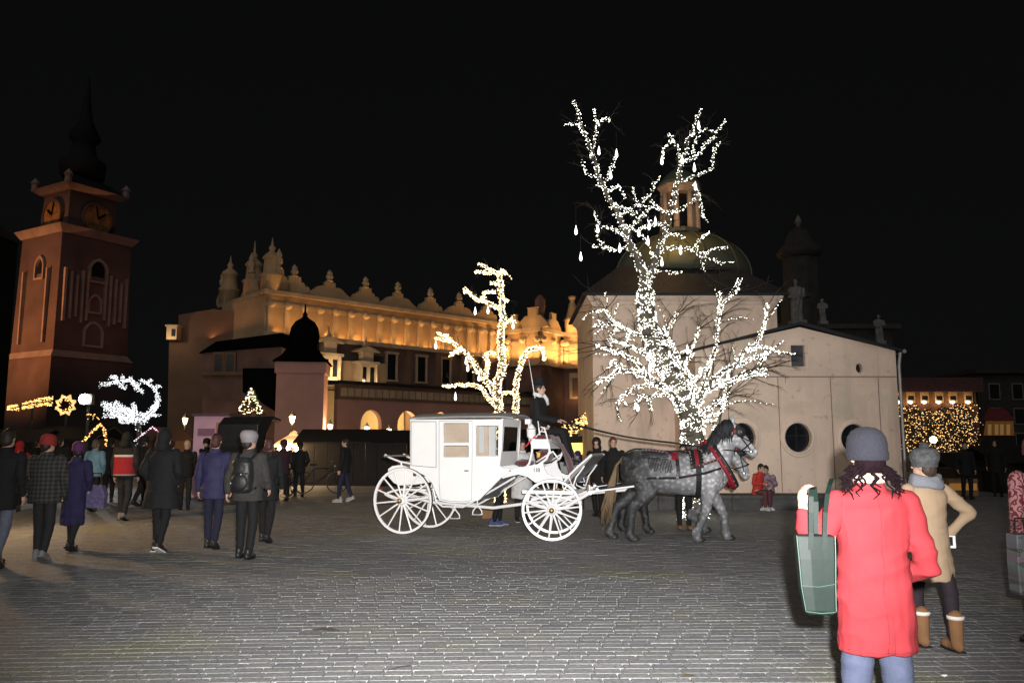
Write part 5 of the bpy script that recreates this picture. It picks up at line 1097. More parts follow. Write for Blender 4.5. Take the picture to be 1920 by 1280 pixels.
# ================================================================== THE TWO GREY HORSES
def horse_mat(name, dark, light):
    m = bpy.data.materials.new(name); m.use_nodes = True; n = m.node_tree.nodes; l = m.node_tree.links
    p = n['Principled BSDF']; p.inputs['Roughness'].default_value = .6; p.inputs['Specular IOR Level'].default_value = .3
    tc = n.new('ShaderNodeTexCoord'); sx = n.new('ShaderNodeSeparateXYZ'); l.new(tc.outputs['Object'], sx.inputs[0])
    # dapples, the dark quarters and legs of the breed
    vo = n.new('ShaderNodeTexVoronoi'); vo.inputs['Scale'].default_value = 15; nz = n.new('ShaderNodeTexNoise'); nz.inputs['Scale'].default_value = 7; nz.inputs['Detail'].default_value = 6
    ad = n.new('ShaderNodeMix'); ad.data_type = 'VECTOR'; ad.inputs[0].default_value = .08; l.new(tc.outputs['Object'], ad.inputs[4]); l.new(nz.outputs['Color'], ad.inputs[5]); l.new(ad.outputs[1], vo.inputs['Vector']); l.new(tc.outputs['Object'], nz.inputs['Vector'])
    dr = n.new('ShaderNodeValToRGB'); dr.color_ramp.elements[0].position = .12; dr.color_ramp.elements[1].position = .55; dr.color_ramp.elements[0].color = (1, 1, 1, 1); dr.color_ramp.elements[1].color = (.26, .26, .26, 1); l.new(vo.outputs['Distance'], dr.inputs['Fac'])
    mr = n.new('ShaderNodeMapRange'); mr.inputs[1].default_value = -.75; mr.inputs[2].default_value = .75; l.new(sx.outputs[0], mr.inputs[0])
    mz = n.new('ShaderNodeMapRange'); mz.inputs[1].default_value = .35; mz.inputs[2].default_value = 1.0; mz.inputs[3].default_value = .30; l.new(sx.outputs[2], mz.inputs[0])
    mm = n.new('ShaderNodeMath'); mm.operation = 'MULTIPLY'; l.new(mr.outputs[0], mm.inputs[0]); l.new(mz.outputs[0], mm.inputs[1])
    a2 = n.new('ShaderNodeMath'); a2.operation = 'ADD'; l.new(mm.outputs[0], a2.inputs[0])
    ms = n.new('ShaderNodeMath'); ms.operation = 'MULTIPLY_ADD'; ms.inputs[1].default_value = .5; ms.inputs[2].default_value = -.25; l.new(nz.outputs['Fac'], ms.inputs[0]); l.new(ms.outputs[0], a2.inputs[1])
    mx = n.new('ShaderNodeMix'); mx.data_type = 'RGBA'; l.new(a2.outputs[0], mx.inputs[0]); mx.inputs[6].default_value = (*dark, 1); mx.inputs[7].default_value = (*light, 1); mx.clamp_factor = True
    mu = n.new('ShaderNodeMix'); mu.data_type = 'RGBA'; mu.blend_type = 'MULTIPLY'; mu.inputs[0].default_value = .75; l.new(mx.outputs[2], mu.inputs[6]); l.new(dr.outputs[0], mu.inputs[7]); l.new(mu.outputs[2], p.inputs['Base Color'])
    return m
M_horse = horse_mat('dapple_grey', (.048, .049, .052), (.66, .66, .68)); M_horse2 = horse_mat('steel_grey', (.022, .023, .025), (.55, .55, .57))
M_mane = mat('dark_mane', (.022, .023, .026), .65, var=.3, scale=20); M_tail = mat('tan_tail', (.20, .12, .06), .7, var=.35, scale=9, col2=(.10, .075, .05)); M_hoof = mat('hoof', (.03, .027, .024), .5)
M_hred = mat('harness_red', (.22, .012, .022), .6, var=.2, scale=20); M_stud = mat('harness_stud', (.7, .7, .68), .25, .9, var=.1)
TR = [(-.90, 1.17, .07, .13), (-.82, 1.15, .20, .26), (-.66, 1.13, .285, .335), (-.42, 1.12, .30, .34), (-.1, 1.09, .31, .335), (.2, 1.08, .31, .345), (.45, 1.10, .285, .365), (.66, 1.12, .245, .34), (.80, 1.12, .17, .25), (.87, 1.10, .08, .13)]
def tr(x):
    for i in range(len(TR) - 1):
        if TR[i][0] <= x <= TR[i + 1][0]:
            f = (x - TR[i][0]) / (TR[i + 1][0] - TR[i][0]); f = f * f * (3 - 2 * f); return [TR[i][k] * (1 - f) + TR[i + 1][k] * f for k in (1, 2, 3)]
    return TR[0][1:] if x < 0 else TR[-1][1:]
def surf(x, a, off=.022):
    """point on the barrel at station x, angle a from the spine towards the near side"""
    cz, ry, rz = tr(x); return Vector((x, -(ry + off) * math.sin(a), cz + (rz + off) * math.cos(a)))
def horse(label, loc, rz, neck, head, legs, m, hlabel, seed, near=True):
    t = thing('horse', label, 'horse', loc, rz); q = random.Random(seed)
    b = MB(); n = 18; rings = []
    for i in range(29):
        x = -.90 + 1.77 * i / 28; cz, ry, rz_ = tr(x); rings.append([Vector((x, ry * math.cos(2 * math.pi * k / n), cz + rz_ * math.sin(2 * math.pi * k / n))) for k in range(n)])
    b.loft(rings)
    n0, n1, n2 = [Vector(p) for p in neck]; nd = [n0, n0.lerp(n1, .5), n1, n1.lerp(n2, .5), n2]; b.tube(nd, [.33, .27, .215, .165, .125], 14, True, .62)
    poll, muz = Vector(head[0]), Vector(head[1]); hd = (muz - poll); HL_ = hd.length; hd.normalize(); up = Vector((hd.z, 0, -hd.x)); up = up if up.z > 0 else -up     # up: towards the forehead
    P = lambda s, o, y=0.0: poll + hd * (s * HL_) + up * o + Vector((0, y, 0))
    rr_ = [[P(s, o - r1 + (r1 + r2) * .5 + (r1 + r2) * .5 * math.sin(2 * math.pi * k / 14), w * math.cos(2 * math.pi * k / 14)) for k in range(14)] for s, o, r1, r2, w in
           ((-.06, .0, .08, .06, .08), (.08, .0, .19, .10, .118), (.25, .0, .235, .10, .125), (.42, -.005, .195, .09, .107), (.62, -.01, .14, .08, .085), (.80, -.012, .11, .075, .075), (.93, -.015, .105, .072, .075), (1.02, -.02, .07, .05, .055))]
    b.loft(rr_); b.cap(P(.2, -.05), P(.05, -.12), .09, .1)
    for s in (-1, 1): b.ell(P(.92, .02, s * .05), (.034, .028, .034)); b.ell(P(.27, .045, s * .085), (.035, .022, .03)); b.ell(P(.3, -.08, s * .07), (.08, .04, .08))
    feet = []
    for kind, y, fx, lift in legs:
        if kind == 'h':
            d = fx + .70; J = [Vector((-.60, y * .8, 1.08)), Vector((-.46 + .35 * d, y, .83)), Vector((-.74 + .72 * d, y * .95, .52 + lift * .4)), Vector((fx - .06 - lift * .3, y * .9, .13 + lift)), Vector((fx, y * .9, .04 + lift))]; rad = [.235, .155, .082, .06, .066]
        else:
            d = fx - .58; J = [Vector((.60, y * .85, 1.06)), Vector((.56 + .15 * d, y, .80)), Vector((.60 + .62 * d + lift * .5, y * .95, .47 + lift * .4)), Vector((fx - .05 - lift * .25, y * .9, .13 + lift)), Vector((fx, y * .9, .04 + lift))]; rad = [.19, .125, .078, .058, .066]
        for i in range(4): b.cap(J[i], J[i + 1], rad[i], rad[i + 1] if i < 3 else .06)
        b.cap(J[2].lerp(J[3], .2), J[2].lerp(J[3], .85), .05, .045); b.ell(J[3] + Vector((-.02, 0, -.01)), (.072, .066, .09)); b.cap(J[3] + Vector((-.03, 0, .06)), J[4] + Vector((-.03, 0, .01)), .05, .075); feet.append((J[3], J[4]))
        if kind == 'h': b.ell((-.5, y * .9, .98), (.2, .12, .24))
        else: b.ell((.62, y * .9, 1.02), (.16, .11, .24))
    for s in (-1, 1): b.loft([[e0 + Vector((r_ * math.cos(2 * math.pi * k / 8), r_ * .7 * math.sin(2 * math.pi * k / 8), 0)) for k in range(8)] for e0, r_ in ((P(-.02, .03, s * .055), .035), (P(-.10, .09, s * .07), .038), (P(-.20, .14, s * .07), .018), (P(-.26, .16, s * .068), .005))])
    body = obj('body', remesh(b, .017, 6, 'body', factor=.6), m, t)
    for i, (j3, j4) in enumerate(feet):
        dv = (j4 - j3); MB().tube([j4 + Vector((-.01, 0, .035)), j4 + Vector((.03, 0, -.04))], [.058, .075], 12).build('hoof', M_hoof, t, True)
    for s in (-1, 1): MB().ell(P(.26, .06, s * .112), (.02, .014, .018)).build('eye', M_blk, t, True)
    mn = MB(); n3 = poll + Vector((-.01, 0, .06)); cr = [n0 + Vector((-.12, 0, .27)), n1 + Vector((-.17, 0, .12)), n2 + Vector((-.10, 0, .09)), n3]
    cr = smooth_path(cr, 8)
    for k in range(170):
        p = cr[q.randrange(len(cr))] + Vector((q.uniform(-.02, .02), q.uniform(-.02, .02), .0)); s = -1 if q.random() < .68 else 1; L_ = q.uniform(.18, .36)
        mn.tube([p, p + Vector((q.uniform(-.03, .02), s * .05, .02)), p + Vector((q.uniform(-.06, .03), s * .11, -L_ * .45)), p + Vector((q.uniform(-.08, .02), s * .13, -L_))], [.02, .024, .02, .004], 4)
    for k in range(26): p = P(-.02, .06); mn.tube([p, P(.1, .10, q.uniform(-.05, .05)), P(q.uniform(.2, .34), .085, q.uniform(-.07, .07))], [.016, .016, .004], 4)
    tag(mn.build('mane', M_mane, t, True), kind='stuff')
    tl = MB()
    for k in range(90):
        a = q.uniform(-.05, .05); bq = q.uniform(-.05, .05); e = q.uniform(.25, .55)
        tl.tube([(-.87, a * .4, 1.34 + bq * .3), (-.97, a * .8, 1.22), (-1.03 + bq, a * 1.2, .95), (-1.09 + bq * 1.5, a * 1.5, .65 + e * .1), (-1.14 + bq * 2, a, e)], [.02, .026, .026, .02, .005], 4)
    tag(tl.build('tail', M_tail, t, True), kind='stuff')
    # ---- harness
    h = thing('harness', hlabel, 'harness', loc, rz)
    c0 = n0.lerp(n1, .33) + Vector((.10, 0, -.09)); ax = Vector((.86, 0, .5)); e1 = Vector((-.5, 0, .86)); cpts = [c0 + e1 * .40 * math.cos(a) + Vector((0, .255 * math.sin(a), 0)) for a in np.linspace(0, 2 * math.pi, 33)]
    MB().tube(cpts, .040, 8, False).build('collar', M_hred, h, True); MB().tube([p + ax * .05 for p in cpts], .034, 8, False).build('collar_rim', M_blk, h, True)
    st = MB(); S_ = lambda p, r_=.014: st.ell(p, (r_, r_, r_), 6, 4)
    for i in range(2, 31, 2): S_(cpts[i] + Vector((0, (cpts[i].y > 0) * .1 - .05, 0)) + ax * .02, .013)
    def band(name, x0, x1, a0, a1, mm, off=.03, w=.0, k=14):
        """flat strap over the barrel from (x0, a0) to (x1, a1)"""
        r1, r2 = [], []
        for i in range(k + 1):
            f = i / k; x = x0 + (x1 - x0) * f; a = a0 + (a1 - a0) * f; r1.append(surf(x - w, a, off)); r2.append(surf(x + w, a, off))
        o = MB(); v = r1 + r2 + [surf(p.x, 0, 0) * 0 + (p + (p - Vector((p.x, 0, 1.1))).normalized() * .014) for p in r1 + r2]; N = k + 1
        fs = []
        for i in range(k):
            fs += [(i, i + 1, N + i + 1, N + i), (2 * N + i, 3 * N + i, 3 * N + i + 1, 2 * N + i + 1), (i, 2 * N + i, 2 * N + i + 1, i + 1), (N + i, N + i + 1, 3 * N + i + 1, 3 * N + i)]
        o.add(v, fs); return o.build(name, mm, h)
    D2 = R(180)
    band('saddle_pad', .33, .33, -R(75), R(75), M_blk, .026, .11); band('saddle_strap', .33, .33, -R(70), R(70), M_hred, .045, .03); band('girth', .35, .35, R(75), R(285), M_blk, .022, .045)
    band('back_strap', -.02, .02, -R(95), R(95), M_blk, .028, .03); band('back_tab', -.02, -.02, R(20), R(50), M_hred, .036, .05); band('crupper', -.8, .25, 0, 0, M_blk, .03, .02) if False else None
    MB().tube([surf(x, 0, .03) for x in np.linspace(-.85, .3, 12)], .014, 6).build('crupper', M_blk, h)
    for s in (1, -1):
        MB().tube([surf(.72, s * R(78), .03), surf(.45, s * R(88), .035), surf(0, s * R(98), .035), surf(-.45, s * R(104), .03), Vector((-.88, -s * .30, .90)), Vector((-1.25, -s * .26, .84))], .021, 6).build('trace', M_blk, h)
        b_ = band('breast_patch', .38, .70, s * R(70), s * R(56), M_blk, .034, .055)
        band('breast_patch_red', .42, .62, s * R(69), s * R(60), M_hred, .05, .03)
        for x in np.linspace(.36, .72, 7): S_(surf(x, s * R(70 - (x - .36) * 38), .062))
        for a in np.linspace(20, 80, 7): S_(surf(.24, s * R(a), .045)); S_(surf(.43, s * R(a), .045))
        hp = band('hip_pad', -.50, -.18, s * R(8), s * R(10), M_blk, .034, .04, 10); 
        for x in np.linspace(-.48, -.2, 6): S_(surf(x, s * R(22), .045))
        band('hip_pad_red', -.42, -.26, s * R(17), s * R(17), M_hred, .04, .03, 8)
        cords = MB()
        for a in (26, 32, 38, 44, 50): cords.tube([surf(x, s * R(a + 2.5 * math.sin(x * 9)), .03) for x in np.linspace(-.56, -.12, 10)], .006, 4)
        for x in np.linspace(-.46, -.10, 15): cords.tube([surf(x, s * R(50), .03), surf(x + .01, s * R(66), .032), surf(x + .02, s * R(84 + q.uniform(-5, 4)), .03)], .0075, 4)
        for a in (34, 41, 48, 55, 62): cords.tube([surf(x, s * R(a), .052) for x in np.linspace(.24, .44, 5)], .006, 4)
        tag(cords.build('fringe_net', M_blk, h), kind='stuff')
        S_(surf(.0, s * R(97), .05), .03); S_(surf(.0, s * R(90), .05), .022); S_(surf(-.32, s * R(100), .05), .03)
        band('flank_tassel', .05, .22, s * R(96), s * R(92), M_hred, .03, .015)
    MB().box(surf(.33, 0, .07), (.12, .12, .09)).build('saddle_tree', M_blk, h, bevel=.02)
    MB().ell(c0 + e1 * .46, (.05, .06, .06)).build('collar_top', M_hred, h, True)
    # bridle
    def hring(s, o0, r1, r2, w, name, mm, rad=.011):
        MB().tube([P(s, (r2 - r1) / 2 + (r1 + r2) / 2 * math.sin(a), w * math.cos(a)) for a in np.linspace(0, 2 * math.pi, 21)], rad, 5, False).build(name, mm, h)
    hring(.66, 0, .150, .095, .095, 'noseband', M_blk, .014); hring(.10, 0, .20, .125, .135, 'browband', M_blk, .012)
    for s in (1, -1):
        MB().tube([P(.05, .05, -s * .13), P(.3, -.02, -s * .138), P(.5, -.03, -s * .115), P(.80, -.05, -s * .09)], .011, 5).build('cheek_strap', M_blk, h); MB().tube([P(.2, -.05, -s * .14), P(.52, .02, -s * .11), P(.66, .07, -s * .06)], .010, 5).build('face_strap', M_blk, h)
        Mr = Matrix(((hd.x, up.x, 0, 0), (0, 0, 1, 0), (hd.z, up.z, 0, 0), (0, 0, 0, 1)))
        MB().lathe([(.085, -.008), (.09, 0), (.085, .008)], P(.26, .03, -s * .150), 14, Mr).build('blinker', M_blk, h, True); S_(P(.26, .03, -s * .165), .022)
        MB().ell(P(.16, -.03, -s * .138), (.04, .02, .05)).build('rosette', M_hred, h); MB().ell(P(.84, -.05, -s * .092), (.03, .012, .03)).build('bit_ring', M_stud, h)
    tag(st.build('studs', M_stud, h), kind='stuff')
    return t, (P(.84, -.05, -.078), P(.84, -.05, .078))
HA = R(-4)
HO = gnd(1268, 1013); HO2 = gnd(1268, 1013) + Vector((.18, 1.16, 0))
h1, bits1 = horse('dapple grey carriage horse holding its head high', HO, HA, [(.60, 0, 1.18), (.80, 0, 1.56), (.93, 0, 1.84)], [(.95, 0, 1.88), (1.36, 0, 1.42)],
      [('h', -.17, -.70, 0), ('h', .17, -1.02, .0), ('f', -.16, .36, 0), ('f', .16, .90, 0)], M_horse, 'black and red studded harness on the high-headed dapple horse', 3)
h2, bits2 = horse('dark grey carriage horse with its head tucked low behind its partner', HO2, HA, [(.60, 0, 1.16), (.92, 0, 1.46), (1.12, 0, 1.60)], [(1.15, 0, 1.60), (1.36, 0, .98)],
      [('h', -.17, -.42, 0), ('h', .17, -.85, 0), ('f', -.16, .42, .20), ('f', .16, .62, 0)], M_horse2, 'black and red harness on the horse with its head tucked low', 8)
# pole between the horses, splinter bar, swingle trees: parts of the carriage
Mci = Mc.inverted(); HM = Matrix.Translation(HO) @ Matrix.Rotation(HA, 4, 'Z')
axw = Mc @ Vector((axc.x, axc.y, 0)); pm = HM @ Vector((.95, .58, .95)); pr_ = HM @ Vector((-1.45, .58, .74))
MB().tube([Mci @ (axw + Vector((0, 0, .60))), Mci @ pr_, Mci @ pm], [.045, .042, .028], 8).build('pole', M_white, car)
MB().tube([Mci @ (HM @ Vector((-1.42, -.45, .80))), Mci @ (HM @ Vector((-1.42, 1.6, .80)))], .035, 8).build('splinter_bar', M_white, car)
for y in (0, 1.16):
    MB().tube([Mci @ (HM @ Vector((-1.30, y - .3, .84))), Mci @ (HM @ Vector((-1.30, y + .3, .84)))], .026, 8).build('swingletree', M_white, car); MB().ell(Mci @ (HM @ Vector((-1.36, y - .28, .80))), (.035, .035, .035)).build('trace_bolt', M_white, car)
    MB().tube([Mci @ (HM @ Vector((-1.42, y - .28, .80))), Mci @ (HM @ Vector((-.7, y - .32, .90)))], .016, 6).build('trace_end', M_white, car)
MB().tube([Mci @ (axw + Vector((.2, -.45, .55))), Mci @ (HM @ Vector((-1.42, -.4, .80)))], .03, 8).build('futchell', M_white, car); MB().tube([Mci @ (axw + Vector((.2, .45, .55))), Mci @ (HM @ Vector((-1.42, 1.5, .80)))], .03, 8).build('futchell', M_white, car)
MB().tube([Mci @ (HM @ Vector((-1.42, -.3, .80))), Mci @ (HM @ Vector((-1.43, -.3, .92)))], .014, 6).build('bar_pin', M_white, car)

# ================================================================== PEOPLE
SKIN = mat('skin', (.46, .28, .21), .55, var=.08, scale=12)
M_eye = mat('eye_dark', (.02, .015, .012), .3)
def cloth(name, c, rough=.85, **k):
    k.setdefault('var', .16); k.setdefault('scale', 9); k.setdefault('bump', .25); k.setdefault('bscale', 90)
    return mat(name, c, rough, **k)
def hand(m, wrist, d, n, side, curl=.6, k=1.0, fat=1.0):
    """palm, four unequal bent fingers and a thumb; d along the hand, n out of the palm"""
    d = Vector(d).normalized(); n = (Vector(n) - d * Vector(n).dot(d)).normalized(); lat = d.cross(n).normalized() * side
    Mt = Matrix(((lat.x, n.x, d.x, 0), (lat.y, n.y, d.y, 0), (lat.z, n.z, d.z, 0), (0, 0, 0, 1)))
    m.ell(wrist + d * .055 * k, (.042 * k, .017 * k * fat, .052 * k), 12, 8, Mt); m.cap(wrist - d * .02, wrist + d * .03 * k, .026 * k, .026 * k)
    for i, (o, L_) in enumerate(((.031, .068), (.011, .078), (-.010, .072), (-.029, .056))):
        p = wrist + d * (.092 - abs(o) * .15) * k + lat * o * k; r_ = .0092 * k * fat
        a1 = curl * .7; d1 = (d * math.cos(a1) + n * math.sin(a1)); q1 = p + d1 * L_ * .45 * k
        a2 = curl * 1.5; d2 = (d * math.cos(a2) + n * math.sin(a2)); q2 = q1 + d2 * L_ * .33 * k
        a3 = curl * 2.1; q3_ = q2 + (d * math.cos(a3) + n * math.sin(a3)) * L_ * .25 * k
        m.cap(p - d * .02 * k, q1, r_ * 1.1, r_); m.cap(q1, q2, r_, r_ * .95); m.cap(q2, q3_, r_ * .95, r_ * .8)
    t0 = wrist + d * .03 * k + lat * .034 * k; t1 = t0 + (d * .7 + lat * .55 + n * .35).normalized() * .036 * k; t2 = t1 + (d * .85 + lat * .1 + n * .5).normalized() * .03 * k
    m.cap(t0 - lat * .012 * k, t1, .0135 * k * fat, .0115 * k * fat); m.cap(t1, t2, .0115 * k * fat, .009 * k * fat)
ARM = {  # shoulder, elbow, wrist for the right side (x positive), nominal 1.75 m
    'down': ((.185, 0, 1.41), (.235, -.01, 1.13), (.245, .05, .88)), 'swing': ((.185, 0, 1.41), (.24, -.07, 1.14), (.25, .02, .90)), 'back': ((.185, 0, 1.41), (.235, -.11, 1.15), (.24, -.12, .91)),
    'front': ((.185, 0, 1.41), (.235, .0, 1.13), (.14, .22, 1.06)), 'pocket': ((.185, 0, 1.41), (.27, -.06, 1.16), (.20, .07, .98)), 'hip': ((.185, 0, 1.41), (.43, -.05, 1.24), (.24, .03, 1.02)), 'cross': ((.185, 0, 1.41), (.24, .06, 1.15), (.06, .24, 1.16)),
}
PEOPLE = []
def person(label, loc, rz, h, top, legs_m, shoe_m, la='down', ra='swing', stride=.35, hat=None, hair=None, hem=.82, flare=.0, puff=0.0, voxel=.014, group=None, long_hair=0, wide=1.0, collar=True, sit=None, hood=None, gloves=None, skirt=None, sole=None, boot=None, lean=0.0, trim=None, head_yaw=0.0, longboot=0.30, thin=0.0, nod=0.0, belt=None, fold_amp=.0055, handcurl=.6, jean_r=0.0, shoulder_w=1.0):
    k = h / 1.75; t = thing('person', label, 'person', loc, rz, group)
    q = random.Random(len(PEOPLE) * 13 + 5); PEOPLE.append(t)
    dz = 0.0 if sit is None else (sit / k + .10) - .93
    def U(x, y, z):            # upper-body point: leaning, sitting
        zz = z - .93; return Vector((x * k, (y + math.sin(lean) * zz) * k, (.93 + dz + math.cos(lean) * zz) * k))
    W = shoulder_w
    if head_yaw == 0.0 and sit is None and voxel > .009: head_yaw = q.uniform(-.55, .55); nod = q.uniform(-.05, .28); lean = lean + q.uniform(-.02, .07)
    arms = []
    for s, a in ((1, ra), (-1, la)):
        J = ARM[a] if isinstance(a, str) else a
        arms.append((s, [U(s * p[0] * (W if i == 0 else 1), p[1], p[2]) for i, p in enumerate(J)]))
    legs = []
    for s in (1, -1):
        if sit is None:
            f = stride / 2 * (1 if s < 0 else -1); lift = .05 if (f < -.1 and not boot) else 0
            J = [U(s * .088, 0, .93), Vector((s * .095 * k, (f * .45 + .03) * k, (.50) * k)), Vector((s * .09 * k, (f - .03) * k, (.10 + lift) * k))]; ft = J[2] + Vector((0, .02 * k, -.055 * k)); fp = -.45 if lift else 0.0
            if boot: J[1].y = J[2].y + .02 * k
        else:
            J = [U(s * .09, 0, .93), Vector((s * (.11) * k, .43 * k, (sit / k + .07) * k)), Vector((s * .10 * k, (.40 + s * stride * .2) * k, .10 * k))]; ft = J[2] + Vector((0, .02 * k, -.055 * k)); fp = 0.0
            if sit > .7: J[2] = Vector((s * .1 * k, .55 * k, (sit / k - .38) * k)); ft = J[2] + Vector((0, .02, -.055 * k))
        legs.append((s, J, ft, fp))
    # --- body: one continuous skin
    b = MB(); n = 16
    b.loft([[U(rx * math.cos(2 * math.pi * i / n), ry * math.sin(2 * math.pi * i / n) + cy, z) for i in range(n)] for z, rx, ry, cy in ((.86, .13, .10, 0), (.95, .16, .115, 0), (1.1, .14, .10, 0), (1.25, .155, .11, 0), (1.36, .17 * W, .10, 0), (1.43, .13, .075, -.01), (1.47, .06, .055, -.01))])
    b.cap(U(0, -.015, 1.44), U(0, .0, 1.56), .056 * k, .053 * k)
    hc = U(0, .012, 1.635); Rh = Matrix.Rotation(head_yaw, 4, 'Z') @ Matrix.Rotation(-nod, 4, 'X'); hp = lambda x, y, z: hc + Rh @ (Vector((x, y, z)) * k)
    b.ell(hp(0, -.006, .012), (.074 * k, .096 * k, .105 * k), 16, 12, Rh); b.ell(hp(0, .035, -.055), (.056 * k, .062 * k, .062 * k), 14, 9, Rh); b.ell(hp(0, .075, -.085), (.026 * k, .022 * k, .022 * k), 10, 6, Rh)
    b.cap(hp(0, .088, .012), hp(0, .108, -.022), .010 * k, .014 * k); b.ell(hp(0, .086, -.055), (.024 * k, .013 * k, .010 * k), 10, 6, Rh); b.ell(hp(0, .082, .032), (.05 * k, .016 * k, .012 * k), 10, 6, Rh)
    for s in (-1, 1): b.ell(hp(s * .076, -.005, -.008), (.010 * k, .022 * k, .030 * k), 8, 6, Rh)
    for s, J in arms:
        b.cap(J[0], J[1], .05 * k, .042 * k); b.cap(J[1], J[2], .041 * k, .028 * k); d = (J[2] - J[1]).normalized(); nn = Vector((-s, .2, 0)) if abs(d.z) > .5 else Vector((0, 0, -1))
        if not gloves: hand(b, J[2], d, nn, s if abs(d.z) > .5 else -s, handcurl, k)
    for s, J, ft, fp in legs:
        b.cap(J[0], J[1], .076 * k, .048 * k); b.cap(J[1], J[2], .046 * k, .034 * k); b.ell(J[1].lerp(J[2], .3) + Vector((0, -.015 * k, 0)), (.036 * k, .036 * k, .09 * k)); b.cap(ft + Vector((0, -.03, .0)), ft + Vector((0, .12 * k, -.015 * k)), .034 * k, .028 * k)
    obj('body', remesh(b, min(voxel, .0125) if voxel > .01 else .0075, 3, 'body'), SKIN, t)
    for s in (-1, 1): MB().ell(hp(s * .031, .083, .012), (.014 * k, .008 * k, .009 * k), 8, 6, Rh).build('eye', M_eye, t, True)
    # --- upper garment
    g_ = MB(); zh = hem; f2 = flare
    R0 = [(zh, .185 + f2, .145 + f2), ((zh + .93) / 2 if zh < .85 else zh + .02, .185 + f2 * .6, .145 + f2 * .6)]
    if zh < .80: R0.append((.90, .182, .145))
    R0 += [(1.02, .174, .136), (1.14, .166, .132), (1.28, .182, .135), (1.37, .190 * W, .125), (1.425, .165 * W, .10), (1.465, .085, .078)]
    g_.loft([[((U((rx * wide + puff - thin) * math.cos(2 * math.pi * i / 20), (ry + puff - thin) * math.sin(2 * math.pi * i / 20), z)) if (z >= .93 or sit is None) else U((rx * wide) * math.cos(2 * math.pi * i / 20), ry * math.sin(2 * math.pi * i / 20), z)) for i in range(20)] for z, rx, ry in sorted(R0)])
    for s, J in arms:
        g_.cap(J[0], J[1], (.068 + puff * .6) * k, (.058 + puff * .6) * k, 14); e = J[1].lerp(J[2], .93); g_.cap(J[1], e, (.058 + puff * .6) * k, (.043 + puff * .5) * k, 14); g_.tube([J[1].lerp(J[2], .78), J[1].lerp(J[2], .99)], [(.05 + puff * .5) * k, (.046 + puff * .4) * k], 14)
    if collar: g_.loft([[U(r_ * math.cos(2 * math.pi * i / 16), -.012 + r_ * .95 * math.sin(2 * math.pi * i / 16), z) for i in range(16)] for z, r_ in ((1.42, .10), (1.47, .088), (1.525, .078))])
    sd = q.uniform(0, 50)
    def fold(p):
        v = Vector((p.x * 5, p.y * 5, p.z * 16)); w = fold_amp * (.9 - 3.2 * abs(mnoise.noise(Vector((p.x * 4 + p.z * 2.5, p.y * 4, p.z * 9 - p.x * 3)) + Vector((sd, 0, 0))))) + fold_amp * .6 * mnoise.noise(Vector((p.x * 13, p.y * 13, p.z * 7 + sd)))
        if zh < .8 and p.z < .95 * k: w += .006 * math.sin(math.atan2(p.y, p.x) * 7 + sd + 2 * math.sin(p.z * 3)) * (.95 - p.z / k) * 2
        return w
    coat = obj('coat', remesh(g_, voxel, 3, 'coat', fold=fold), top, t)
    if trim:
        for (z0, z1, mt_, e) in trim:
            MB().loft([[U((.176 * wide + puff + e) * math.cos(2 * math.pi * i / 24), (.140 + puff + e) * math.sin(2 * math.pi * i / 24), z) for i in range(24)] for z in (z0, z0 + .01, z1 - .01, z1)], cap=False).build('colour_panel', mt_, t, True)
    if belt: MB().loft([[U((.172 * wide + puff + .004) * math.cos(2 * math.pi * i / 24), (.137 + puff + .004) * math.sin(2 * math.pi * i / 24), z) for i in range(24)] for z in (1.03, 1.07)], cap=False).build('belt', belt, t, True)
    # --- trousers
    tr_ = MB(); tr_.loft([[U(rx * math.cos(2 * math.pi * i / n), ry * math.sin(2 * math.pi * i / n), z) for i in range(n)] for z, rx, ry in ((.84, .11, .10), (.90, .15, .118), (.98, .148, .114), (1.04, .13, .10))])
    for s, J, ft, fp in legs:
        e = J[1].lerp(J[2], .98); tr_.cap(J[0] - Vector((s * .012 * k, 0, .03 * k)), J[1], (.084 + jean_r) * k, (.072 + jean_r) * k, 14); tr_.cap(J[1], e, (.070 + jean_r) * k, (.054 + jean_r) * k, 14)
    obj('trousers', remesh(tr_, max(voxel, .011), 3, 'trousers', fold=lambda p: .005 * mnoise.noise(Vector((p.x * 9, p.y * 9, p.z * 22)))), legs_m, t)
    # --- shoes
    sh = MB(); sh.ell((0, -.055, .05), (.041, .055, .052)); sh.ell((0, .03, .048), (.042, .10, .046)); sh.ell((0, .115, .035), (.048, .07, .034)); sh.cap((0, -.045, .05), (0, -.04, .12), .042, .045)
    if boot: sh.cap((0, -.04, .06), (0, -.035, longboot), .055, .066); sh.ell((0, .10, .045), (.056, .085, .045))
    sm = remesh(sh, .010, 2, 'shoe'); sl = MB().poly([Vector((x, y, 0)) for x, y in ((-.04, -.10), (.04, -.10), (.047, 0), (.05, .10), (.035, .175), (0, .195), (-.035, .175), (-.05, .10), (-.047, 0))], (0, 0, .022)).mesh('sole')
    for s, J, ft, fp in legs:
        o = obj('boot' if boot else 'shoe', sm, shoe_m, t); o.scale = (k, k, k); o.location = ft + Vector((0, -.02 * k, -.045 * k)); o.rotation_euler = (fp, 0, -s * .06)
        if boot:
            MB().lathe([(.070, longboot - .02), (.076, longboot), (.070, longboot + .012)], (0, -.035, 0), 14).build('boot_cuff', MATS.get('fleece') or mat('fleece', (.6, .55, .5), .95), o, True)
        c = obj('sole', sl, sole or M_blk, o); c.location = (0, 0, -.012)
    if gloves:
        for s, J in arms:
            m2 = MB(); d = (J[2] - J[1]).normalized(); hand(m2, J[2], d, Vector((-s, .2, 0)), s, .7, k, 1.3); obj('glove', remesh(m2, .009, 2, 'glove'), gloves, t)
    # --- hair, hat, hood
    hm = hair or mat('dark_hair', (.02, .014, .011), .6, var=.4, scale=30)
